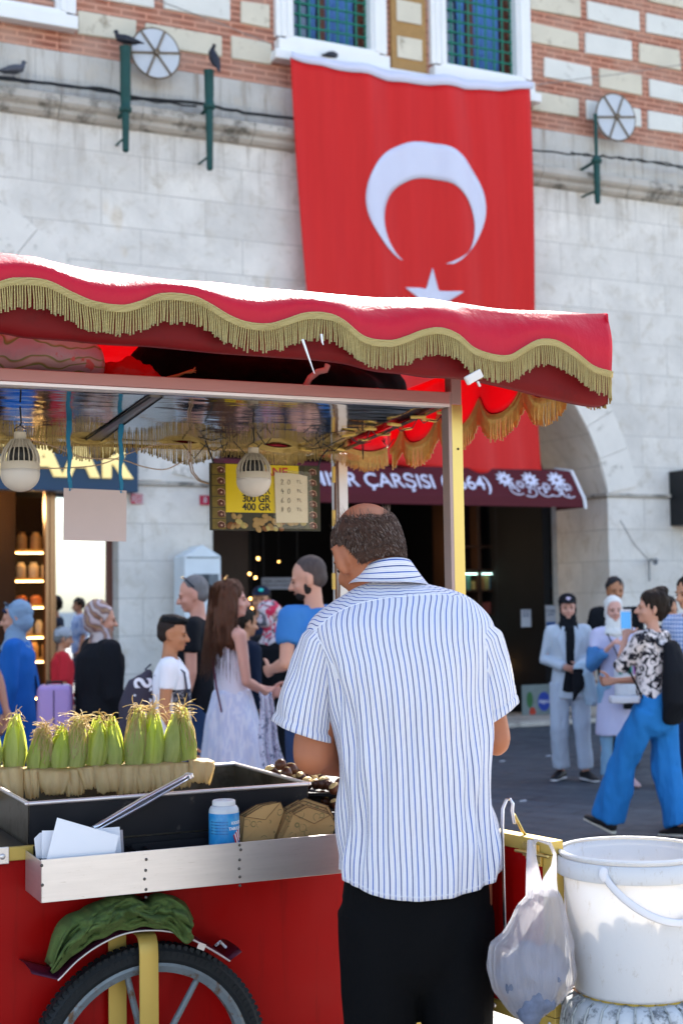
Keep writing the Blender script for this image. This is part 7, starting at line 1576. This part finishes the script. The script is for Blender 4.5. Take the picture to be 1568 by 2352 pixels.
t = NT('patterned_silk_scarf'); co = t.coord('Object', (1, 1, 1)); wv = t.n('ShaderNodeTexWave', wave_type='BANDS', bands_direction='DIAGONAL'); wv.inputs['Scale'].default_value = 2.6; wv.inputs['Distortion'].default_value = 6; wv.inputs['Detail Scale'].default_value = 2; t.l(co, wv.inputs['Vector'])
t.base(t.ramp(wv.outputs['Fac'], [(0, (.42, .35, .36)), (.22, (.16, .075, .07)), (.42, (.26, .15, .07)), (.6, (.30, .17, .12)), (.78, (.14, .06, .06)), (1, (.44, .38, .36))]), .45); SCF = t.m
figure('woman in a long black coat and brown cream patterned headscarf walking right', at(230, 1.6, 9.6), -56, 1.61, True, PALE, {'elR': (.22, .0, 1.10), 'wrR': (.2, .16, .92), 'elL': (-.22, -.03, 1.1), 'wrL': (-.2, .1, .9)}, (-14, 8), [trousers(BLK_C), top(BLK_C, .30, .95, 1.5, True, 'coat', .30, hand_w=.06), hijab(SCF, .19, 1.24), shoes(BLK_SH)], hair=None)
figure('small figure with grey hat and red shirt behind the black coated woman', at(143, 1.4, 13.2), -70, 1.40, True, OLIVE, {}, (0, 10), [trousers(cloth('grey_trousers', (.3, .3, .32))), top(cloth('red_shirt', (.50, .02, .03)), .8, .5, 1.15, True), piece('hat', cloth('grey_knit_hat', (.32, .34, .38)), lambda t, J: (t.ell((0, -.012, 1.69), (.092, .108, .082)), t.tube([(0, -.1, 1.65), (0, .09, 1.68)], [(.085, .01), (.08, .01)], 14)), head=True), shoes(BLK_SH)], hair='short', hairc=(.2, .2, .2))  # added figure, standing where the door glass shows only a reflection
# suitcase
p = dep(125, 1400, 9.6); sc_o = empty('suitcase', 'lilac hard shell suitcase standing between the blue tunic and the black coat', 'suitcase', (p.x, p.y, 0), R(10)); LIL = M('lilac_shell', (.40, .27, .56), .35, var=.04)
zt_s = 1.58-(1572-1398)/(3300/9.6); hh = zt_s
mb = MB(); mb.b2(-.11, .12, -.12, .14, .05, hh); obj('shell', mb, LIL, sc_o, bevel=.035, seg=5, smooth=True); mb = MB()
for z in (.0,): mb.b2(-.006, .004, -.124, .144, .08, hh-.03)
mb.b2(.03, .045, -.128, -.12, hh-.40, hh-.30); obj('zip', mb, M('dark_lilac_trim', (.12, .08, .18), .5), sc_o, bevel=.002)
for x, y in ((-.08, -.09), (.09, -.09), (-.08, .1), (.09, .1)): mb = MB(); mb.lathe([(.026, -.01), (.028, 0), (.026, .01)], 14, (x, y, .028), rot=Matrix.Rotation(R(90), 3, 'Y')); obj('wheel', mb, BLK_SH, sc_o)
mb = MB(); mb.tube([(-.05, .03, hh), (-.05, .03, hh+.018), (.05, .03, hh+.018), (.05, .03, hh)], .008, 8); obj('handle', mb, BLK_SH, sc_o)
# boy
t = NT('marble_print_tee'); tc = t.n('ShaderNodeTexCoord'); sp = t.n('ShaderNodeSeparateXYZ'); t.l(tc.outputs['Object'], sp.inputs[0]); band = t.math('MULTIPLY', t.math('GREATER_THAN', sp.outputs[2], .97), t.math('LESS_THAN', sp.outputs[2], 1.10)); band = t.math('MULTIPLY', band, t.math('GREATER_THAN', sp.outputs[1], .02))
vr = t.ramp(t.noise(t.coord('Object'), 14, 5, .7, 1.5), [(.47, .0), (.5, 1), (.53, 0)]); t.base(t.mix(band, (.74, .75, .80), t.mix(vr, (.01, .015, .03), (.5, .5, .55))), .85, 0, .2); TEE = t.m
boy = figure('boy with black quiff in a white printed tee and grey backpack walking right', at(392, 1.5, 8.5), -88, 1.52, False, (.42, .18, .085), {'elR': (.215, -.03, 1.13), 'wrR': (.2, .1, .90)}, (-4, 8), [trousers(cloth('grey_joggers', (.20, .21, .24))), top(TEE, .80, .27, 1.04, False, 'tee', .175), shoes(BLK_SH, WHT_SOLE)], hair='buzz', hairc=(.03, .02, .016))
k_b = 1.52/1.75
mb = MB(); T_ = MB(); add_t(T_, headmat(Vector((0, 0, 1.555)), -4, 8), lambda t: (t.ell((0, -.012, 1.722), (.078, .094, .050)), t.ell((0, .055, 1.735), (.060, .042, .028)), t.ell((0, -.06, 1.70), (.06, .045, .045)))); me = fuse(T_, .008, 3, .004, 30); me.transform(Matrix.Scale(k_b, 4)); link('quiff', me, M('black_hair', (.002, .0018, .0022), .5, spec=.15, var=.4, vs=40, bump=.4, bs=120), boy)
bp = bpy.data.objects.new('backpack', None); C.objects.link(bp); bp.parent = None
BPM = cloth('charcoal_backpack', (.045, .04, .058)); mb = MB(); mb.tube([(0, -.17, .84), (0, -.215, .98), (0, -.215, 1.15), (0, -.19, 1.30), (0, -.15, 1.37)], [(.10, .08), (.145, .135), (.145, .14), (.12, .10), (.05, .03)], 22, up=(1, 0, 0)); mb.tube([(.0, -.31, .9), (0, -.32, 1.03)], [(.09, .04), (.10, .04)], 14, up=(1, 0, 0)); me = fuse(mb, .011, 4, .008, 9); me.transform(Matrix.Scale(k_b, 4))
bpo = link('backpack', me, BPM, None); bpy.data.objects.remove(bp); bpo.location = boy.location; bpo.rotation_euler = boy.rotation_euler; tag(bpo, 'charcoal backpack with white lettering down its side on the boy', 'backpack')
mb = MB()
for q in (-.09, .09): mb.tube([(k_b*q, -.10*k_b, 1.36*k_b), (k_b*q*1.05, .0, 1.455*k_b), (k_b*q*1.2, .10*k_b, 1.38*k_b), (k_b*q*1.3, .125*k_b, 1.2*k_b), (k_b*q*1.4, .05*k_b, 1.0*k_b), (k_b*q*1.2, -.09*k_b, .95*k_b)], [(.018, .004)]*6, 8)
mb.tube([(0, -.12, 1.36*k_b), (0, -.15, 1.40*k_b), (0, -.12, 1.43*k_b)], .006, 6); obj('strap', mb, cloth('navy_strap', (.015, .02, .05)), bpo, smooth=True)
tx = text('lettering', 'SDNVS', M('white_print', (.72, .74, .80), .6, var=0), .155, (0, 0, 0), (0, 0, 0), bpo, extrude=.001, bold=.004, align='CENTER')
for v in tx.data.vertices:      # letters run up the right-hand side of the bag
    x, y = v.co.x, v.co.y; zz = 1.115*k_b+x*.86; yy = -.185*k_b+y*.9; ph = max(0, 1-((yy+.215*k_b)/(.15*k_b))**2); v.co = Vector((.148*k_b*math.sqrt(ph)+.004+v.co.z-abs(zz-1.08*k_b)*.14, yy, zz))
# man black tee
gm = (.20, .19, .19)
figure('grey haired man in a black tee with sunglasses pushed up, facing left', at(452, 1.8, 9.7), 82, 1.78, False, (.58, .28, .20), {'elR': (.2, .06, 1.14), 'wrR': (.16, .28, 1.02)}, (8, 14), [trousers(cloth('dark_blue_jeans', (.02, .045, .11))), top(BLK_C, .86, .30, 1.05, False, 'tee', .18, belly=.02), shoes(BLK_SH), tubes('sunglasses', M('dark_lens', (.01, .015, .03), .1), [[(-.085, -.02, 1.68), (-.07, .02, 1.742), (0, .045, 1.765), (.07, .02, 1.742), (.085, -.02, 1.68)]], .0055, True)], hair='buzz', hairc=gm)
# young woman in white
RIBW = NT('ribbed_white_skirt'); RIBW.base(RIBW.mix(RIBW.ramp(RIBW.noise(RIBW.coord('Object', (1, 1, .02)), 60, 1), [(.45, 0), (.55, 1)]), (.60, .64, .80), (.74, .76, .86)), .8, 0, .2)
figure('young woman with long brown hair, white tank top and ribbed skirt, hands clasped', at(530, 1.72, 9.0), -66, 1.73, True, (.62, .32, .24), {'elR': (.19, .03, 1.13), 'wrR': (.05, .22, 1.045), 'elL': (-.16, .05, 1.12), 'wrL': (.0, .25, 1.06)}, (-18, 0), [skirt(RIBW.m, 1.07, .14, .29), top(cloth('white_tank', (.74, .73, .82)), 1.0, 0, .97, True, 'tank_top', .135, amp=.003), shoes(cloth('sandal', (.3, .2, .12))), tubes('bag_strap', cloth('maroon_strap', (.12, .02, .05)), [[(-.10, -.02, 1.465), (-.02, -.125, 1.36), (.10, -.135, 1.1), (.15, -.12, .95)]], .006), tubes('hairpin', M('gold_pin', (.5, .3, .1), .3, 1), [[(-.05, -.04, 1.765), (.0, -.02, 1.79), (.05, -.04, 1.765)]], .006, True)], hair='long', hairc=(.10, .040, .020), curl=.9)
wp = dep(606, 1400, 8.85); mb = MB(); P = []
for i in range(25):
    u = i/24; row = []
    for j in range(31):
        v = j/30; row.append((lerp(-.06, .08, u)*(.5+v*.75)+.10*v*v+.01*math.sin(v*9), .022*math.sin(u*16+v*2)*(.5+v)+.02*math.sin(v*6), -.66*v-.03*math.sin(u*3.1)))
    P.append(row)
mb.grid(P); t = NT('blue_floral_scarf_cloth'); t.base(t.mix(t.ramp(t.noise(t.coord('Object'), 38, 3, .6, 1.2), [(.56, 0), (.6, 1)]), (.68, .70, .82), (.06, .10, .22)), .8, 0, .2); sc1 = obj('scarf', mb, t.m, None, smooth=True, solid=.003); sc1.location = (wp.x, wp.y-.05, 1.06); sc1.rotation_euler = (0, 0, R(8)); tag(sc1, 'white scarf with dark blue floral print hanging from the clasped hands', 'scarf')
# dim people in the entrance
figure('man in a dark cap with a turquoise badge deep in the entrance', at(600, 1.7, 13.2), 150, 1.74, False, OLIVE, {}, (20, 0), [trousers(BLK_C), top(cloth('dark_navy_shirt', (.008, .015, .04)), .86, .5), shoes(BLK_SH), piece('cap', cloth('navy_cap', (.008, .012, .03)), lambda t, J: (t.ell((0, -.01, 1.705), (.086, .102, .068)), t.tube([(0, .06, 1.695), (0, .155, 1.682)], [(.07, .009), (.055, .006)], 14, up=(1, 0, 0))), head=True), piece('badge', M('turquoise_badge', (.02, .55, .5), .4), lambda t, J: t.ell((-.02, .085, 1.73), (.026, .012, .018)), head=True, vox=.005)], hair='short')
t = NT('floral_red_scarf'); co = t.coord('Object'); t.base(t.mix(t.ramp(t.noise(co, 11, 3, .6, .8), [(.54, 0), (.58, 1)]), t.mix(t.ramp(t.noise(co, 15, 2, .5, 1), [(.52, 0), (.56, 1)]), (.58, .50, .52), (.10, .10, .12)), (.55, .02, .07)), .6, 0, .3); FSC = t.m
figure('woman in black coat and white headscarf with red flowers by the entrance', at(625, 1.58, 11.0), -40, 1.60, True, PALE, {'elR': (.2, .03, 1.1), 'wrR': (.10, .25, 1.0), 'elL': (-.2, .0, 1.1), 'wrL': (-.1, .22, 1.0)}, (-30, 4), [trousers(BLK_C), top(BLK_C, .3, .95, 1.15, True, 'coat', .26, hand_w=.055), hijab(FSC, .14, 1.36), shoes(BLK_SH), piece('envelope', M('tan_paper', (.4, .3, .22), .8), lambda m, J: m.box((.1, .28, .97), (.14, .02, .11)), vox=.006)], hair=None)
figure('bearded man in a blue tee with a dark strap, head turned left', at(718, 1.86, 8.55), 48, 1.86, False, (.50, .26, .18), {'elL': (-.25, -.03, 1.17), 'wrL': (-.17, .16, 1.13)}, (36, 14), [trousers(cloth('indigo_jeans', (.02, .04, .10))), top(cloth('blue_tee', (.035, .16, .42)), .86, .31, 1.08, False, 'tee', .185), shoes(BLK_SH), tubes('strap', cloth('maroon_navy_strap', (.06, .02, .05)), [[(.11, .05, 1.47), (.05, -.09, 1.42), (-.1, -.13, 1.2), (-.17, -.1, 1.0)]], .009)], hair='buzz', hairc=(.085, .065, .06), beard=True)
figure('dark clad passer by half hidden behind the long haired woman', at(560, 1.7, 10.6), -60, 1.56, False, OLIVE, {}, (0, 10), [trousers(BLK_C), top(cloth('deep_navy_jacket', (.006, .012, .03)), .8, .9), shoes(BLK_SH)], hair='short')
# --- right group -------------------------------------------------------------
SUIT = cloth('pale_blue_suit', (.46, .52, .60)); 
def blazer(J, root, cl, HMx, k):
    mb = MB(); secs = [(.78, .195, .135), (.9, .18, .13), (1.08, .155, .12), (1.25, .17, .125), (1.37, .178, .12), (1.43, .14, .09), (1.465, .09, .07)]
    mb.tube([(0, 0, z) for z, a, b_ in secs], [(a, b_) for z, a, b_ in secs], 22, up=(1, 0, 0), cap='flat')
    for q in 'LR':
        sg = -1 if q == 'L' else 1; sh = J['sh'+q]; mb.tube([Vector((sg*.06, -.008, 1.44)), sh+Vector((0, 0, .008))], [.052, .062], 12); P = along(sh, J['el'+q], J['wr'+q], .9); mb.tube(P, [.064, .060, .056, .048], 14, cap='flat')
    cl('blazer', mb, SUIT, amp=.008)
    mb = MB(); mb.tube([(-.01, .10, 1.45), (-.005, .118, 1.3), (.0, .122, 1.1), (.02, .128, .86)], [(.045, .02), (.045, .022), (.04, .02), (.065, .02)], 14, up=(1, 0, 0)); cl('black_top', mb, BLK_C, .009, 2, 0)
    for q in (-1, 1):
        mb = MB(); mb.tube([(q*.055, .10, 1.46), (q*.085, .130, 1.34), (q*.06, .137, 1.22), (q*.045, .135, 1.12)], [(.016, .006), (.035, .006), (.026, .006), (.008, .006)], 10, up=(1, 0, 0)); cl('lapel', mb, SUIT, .006, 2, 0)
    mb = MB(); mb.ell((-.06, .138, 1.06), (.010, .006, .010)); cl('button', mb, BLK_SH, .004, 1, 0)
capf = lambda t, J: (t.ell((0, -.01, 1.715), (.088, .104, .070)), t.tube([(0, .06, 1.70), (0, .15, 1.685)], [(.072, .010), (.055, .007)], 14, up=(1, 0, 0)))
r1_ = figure('woman in a pale blue blazer and trousers with black headscarf and black cap', at(1303, 1.63, 12.8), 176, 1.62, True, (.62, .33, .27), {'elL': (-.23, .0, 1.16), 'wrL': (-.05, .20, 1.09), 'elR': (.235, -.02, 1.15), 'wrR': (.02, .19, 1.06), 'anL': (-.13, .03, .085), 'anR': (.10, -.06, .085), 'ftL': Vector((-.5, 1, 0)), 'ftR': Vector((.5, 1, 0))}, (0, 0), [trousers(cloth('pale_grey_blue_trousers', (.42, .48, .58)), .10, .075, .085), blazer, hijab(BLK_C, .10, 1.42), piece('cap', BLK_C, capf, head=True), piece('cap_badge', M('white_badge', (.62, .55, .75), .5), lambda t, J: t.prism([(-.026, .008), (0, -.018), (.026, .008), (.014, .022), (-.014, .022)], .008, 0, Matrix.Translation((0, .100, 1.722)) @ Matrix.Rotation(R(70), 4, 'X')), head=True, vox=.004, it=1), shoes(BLK_SH, WHT_SOLE, 1.1)], hair=None)
def hang(name, lab, cat, loc, yaw, m_, parts_, amp=.012, vox=.009):
    mb = MB(); parts_(mb); me = fuse(mb, vox, 4, amp, 14, (1, 1, .4)); return tag(link(name, me, m_, None, loc=loc, rot=(0, 0, R(yaw))), lab, cat)
p = dep(1330, 1400, 12.55); hang('folded_jacket', 'pale blue garment folded over the arm of the blazer woman', 'garment', (p.x, p.y, 0), 0, cloth('ice_blue_cloth', (.42, .55, .66)), lambda m: m.tube([(0, 0, 1.02), (.02, -.02, .95), (.05, 0, .85), (.10, 0, .70)], [(.07, .04), (.085, .05), (.07, .045), (.075, .03)], 14, up=(1, 0, 0)))
p = dep(1318, 1400, 12.5); hang('black_bag', 'slim black bag hanging below the folded garment of the blazer woman', 'bag', (p.x, p.y, 0), 0, BLK_C, lambda m: m.tube([(.03, 0, .98), (.02, 0, .85), (-.03, 0, .72)], [(.06, .02), (.05, .025), (.01, .012)], 12, up=(1, 0, 0)))
figure('tall dark haired man in black standing behind the white headscarf woman', at(1412, 1.76, 13.9), 178, 1.79, False, (.42, .20, .125), {}, (6, 6), [trousers(BLK_C), top(BLK_C, .86, .3, 1.1), shoes(BLK_SH)], hair='short', hairc=(.03, .028, .03))
LAV = NT('lavender_denim_sleeve_tunic'); tc = LAV.n('ShaderNodeTexCoord'); sp = LAV.n('ShaderNodeSeparateXYZ'); LAV.l(tc.outputs['Object'], sp.inputs[0])
LAV.base((.50, .50, .68), .85, 0, .2)
def sleeves(m_, f0, f1, w=.066, name='sleeve'):
    def f(J, root, cl, HMx, k):
        for q in 'LR':
            A = along(J['sh'+q], J['el'+q], J['wr'+q], f1)[-1]; a0 = along(J['sh'+q], J['el'+q], J['wr'+q], f0)[-1]; mb = MB(); mb.tube([a0, J['el'+q], A] if f0 < .5 < f1 else [a0, a0.lerp(A, .5), A], [w, w*1.1, w*.8], 14); cl(name, mb, m_, amp=.01, sc_=14)
    return f
figure('woman in white headscarf and long lavender tunic with denim sleeves, hand raised', at(1408, 1.58, 12.3), 182, 1.60, True, (.60, .32, .25), {'elR': (.23, .05, 1.13), 'wrR': (.09, .19, 1.30), 'elL': (-.20, .06, 1.14), 'wrL': (-.10, .27, 1.16), 'ftL': Vector((-.2, 1, 0)), 'ftR': Vector((.2, 1, 0))}, (0, 3), [trousers(cloth('light_denim', (.20, .36, .52)), .085, .05, .06), top(LAV.m, .48, .25, 1.05, True, 'tunic', .205), sleeves(cloth('denim_sleeve_cloth', (.06, .19, .42)), .30, .82), hijab(cloth('ivory_scarf', (.66, .66, .64)), .12, 1.40), shoes(M('pink_slipper', (.5, .32, .32), .6)), tubes('bag_strap', BLK_C, [[(.09, .12, 1.42), (.0, .15, 1.2), (-.10, .15, 1.0)]], .006)], hair=None, curl=.8)
p = dep(1440, 1400, 12.0); hang('carrier_bag', 'white carrier bag with green and magenta letters held by the lavender tunic woman', 'bag', (p.x, p.y, 0), 0, cloth('white_bag', (.6, .62, .66)), lambda m: m.tube([(-.01, 0, 1.18), (0, 0, 1.0), (0, 0, .80)], [(.05, .03), (.13, .05), (.13, .05)], 14, up=(1, 0, 0)), .008)
for k_, (ch, cc, x_) in enumerate((('M', (.01, .22, .16), -.045), ('n', (.38, .03, .40), .06))): text('bag_lettering', ch, M('print_%s' % ch, cc, .6), .15, (p.x+x_, p.y-.06, 1.02), (R(90), 0, 0), None, extrude=.003, bold=.006); o = bpy.context.scene.objects['bag_lettering' if k_ == 0 else 'bag_lettering.001']; o.parent = bpy.data.objects['carrier_bag']; o.location = (x_, -.06, 1.02)
p = dep(1448, 1400, 12.1); hang('black_handbag', 'small black handbag hanging below the white carrier bag', 'bag', (p.x, p.y, 0), 0, BLK_C, lambda m: m.box((-.0, 0, .74), (.17, .07, .14)), .003)
# walking woman with backpack
t = NT('black_white_print'); co = t.coord('Object'); t.base(t.mix(t.ramp(t.noise(co, 16, 4, .7, 1.6), [(.49, 0), (.53, 1)]), (.70, .64, .63), (.012, .012, .02)), .8, 0, .2); BWP = t.m
JEANS = cloth('bright_blue_jeans', (.018, .17, .46), vs=7, bs=200)
def widelegs(J, root, cl, HMx, k):
    mb = MB(); mb.tube([(0, 0, 1.04), (0, -.01, .93), (0, -.01, .84)], [(.145, .115), (.172, .138), (.16, .13)], 22, up=(1, 0, 0))
    for q in 'LR':
        hi, kn, an = J['hi'+q], J['kn'+q], J['an'+q]; e = kn.lerp(an, .98); mb.tube([hi, hi.lerp(kn, .5), kn, kn.lerp(e, .5), e], [.108, .104, .104, .112, .122], 18, cap='flat')
    cl('jeans', mb, JEANS, .012, 4, .022, 9, (1, 1, .35))
wk = figure('walking woman in black and white print shirt and wide jeans holding up a phone', at(1495, 1.62, 9.6), 48, 1.63, True, (.50, .24, .15), {'elL': (-.14, .19, 1.21), 'wrL': (.04, .24, 1.44), 'elR': (.20, .10, 1.12), 'wrR': (.0, .33, 1.11), 'knL': (-.09, .22, .52), 'anL': (-.09, .36, .12), 'knR': (.09, -.03, .50), 'anR': (.09, -.14, .10), 'ftR': Vector((.1, 1, -.05)), 'ftL': Vector((-.1, 1, .40))}, (38, -2), [widelegs, top(BWP, .92, .50, 1.1, True, 'print_shirt', .17, hand_w=.07, amp=.012), shoes(BLK_SH, M('cream_sole', (.62, .58, .48), .6))], hair='bun', hairc=(.022, .014, .010), curl=.9)
k_w = 1.63/1.75; mb = MB(); mb.tube([(0, -.14, .86), (0, -.20, .98), (0, -.19, 1.18), (0, -.15, 1.36)], [(.12, .05), (.16, .10), (.15, .09), (.09, .05)], 20, up=(1, 0, 0)); me = fuse(mb, .012, 4, .008, 9); me.transform(Matrix.Scale(k_w, 4)); o = link('backpack', me, BLK_C, None, loc=wk.location, rot=wk.rotation_euler); tag(o, 'black backpack on the walking woman in blue jeans', 'backpack')
mb = MB()
for q in (-.10, .10): mb.tube([(q*k_w, -.13*k_w, 1.36*k_w), (q*k_w, 0, 1.475*k_w), (q*1.15*k_w, .115*k_w, 1.40*k_w), (q*1.3*k_w, .12*k_w, 1.2*k_w), (q*1.5*k_w, .0, 1.0*k_w)], [(.016, .004)]*5, 8)
obj('strap', mb, BLK_C, o, smooth=True)
M_ = Matrix.Translation(wk.location) @ Matrix.Rotation(R(48), 4, 'Z'); pp = M_ @ (Vector((.04, .27, 1.5))*k_w)
ph = empty('phone', 'phone with a blue screen held up by the walking woman', 'phone', tuple(dep(1436, 1425, pp.y)), R(-5)); mb = MB(); mb.b2(-.038, .038, -.004, .004, -.075, .075); obj('case', mb, M('white_phone', (.6, .62, .66), .3), ph, bevel=.004); mb = MB(); mb.b2(-.033, .033, -.006, -.0045, -.055, .058); obj('screen', mb, emit('blue_screen', (.06, .25, .55), .35), ph)
p = dep(1450, 1400, 9.5); hang('folded_papers', 'sheaf of folded white papers held at the walking woman waist', 'papers', (p.x-.14, p.y, 0), 0, cloth('grey_papers', (.42, .44, .50)), lambda m: m.box((.07, 0, .93), (.19, .10, .05)), .006)
t = NT('blue_check_shirt'); tc = t.n('ShaderNodeTexCoord'); sp = t.n('ShaderNodeSeparateXYZ'); t.l(tc.outputs['Object'], sp.inputs[0])
fx = t.math('GREATER_THAN', t.math('FRACT', t.math('MULTIPLY', t.math('ADD', sp.outputs[0], sp.outputs[1]), 34)), .55); fz_ = t.math('GREATER_THAN', t.math('FRACT', t.math('MULTIPLY', sp.outputs[2], 34)), .55); t.base(t.mix(t.math('MULTIPLY', t.math('ADD', fx, fz_), .5), (.55, .62, .76), (.08, .16, .40)), .85, 0, .2)
figure('man in a blue checked shirt cut off by the right edge', at(1585, 1.7, 10.2), 120, 1.74, False, OLIVE, {'elL': (-.25, .03, 1.15), 'wrL': (-.2, .25, 1.08)}, (0, 10), [trousers(cloth('dark_jeans', (.02, .03, .07))), top(t.m, .84, .5, 1.1, False, 'checked_shirt', .19), shoes(BLK_SH)], hair='short')
figure('dark haired person seen in the gap behind the walking woman', at(1530, 1.55, 12.4), 200, 1.60, True, OLIVE, {}, (10, 12), [trousers(BLK_C), top(BLK_C, .84, .9), shoes(BLK_SH)], hair='short')
# paper litter on the ground
random.seed(77)
for (x, y, lab) in ((1152, 1750, 'small pale scrap of litter on the dark paving beside the vendor elbow'), (1258, 1738, 'pale litter scrap lying left of the blazer woman shoes'), (1200, 1842, 'faint bit of litter on the paving below the blazer woman')):
    d = ray(x, y); kk = -CAMZ/d.z; p = Vector((0, 0, CAMZ))+d*kk; mb = MB(); mb.add([(-.03, -.02, 0), (.03, -.015, .004), (.025, .02, .01), (-.02, .025, .003)], [(0, 1, 2, 3)]); tag(obj('litter', mb, M('litter_paper', (.45, .48, .52), .8), None, solid=.002, loc=(p.x, p.y, .004)), lab, 'litter')

bpy.data.scenes.remove(TS)
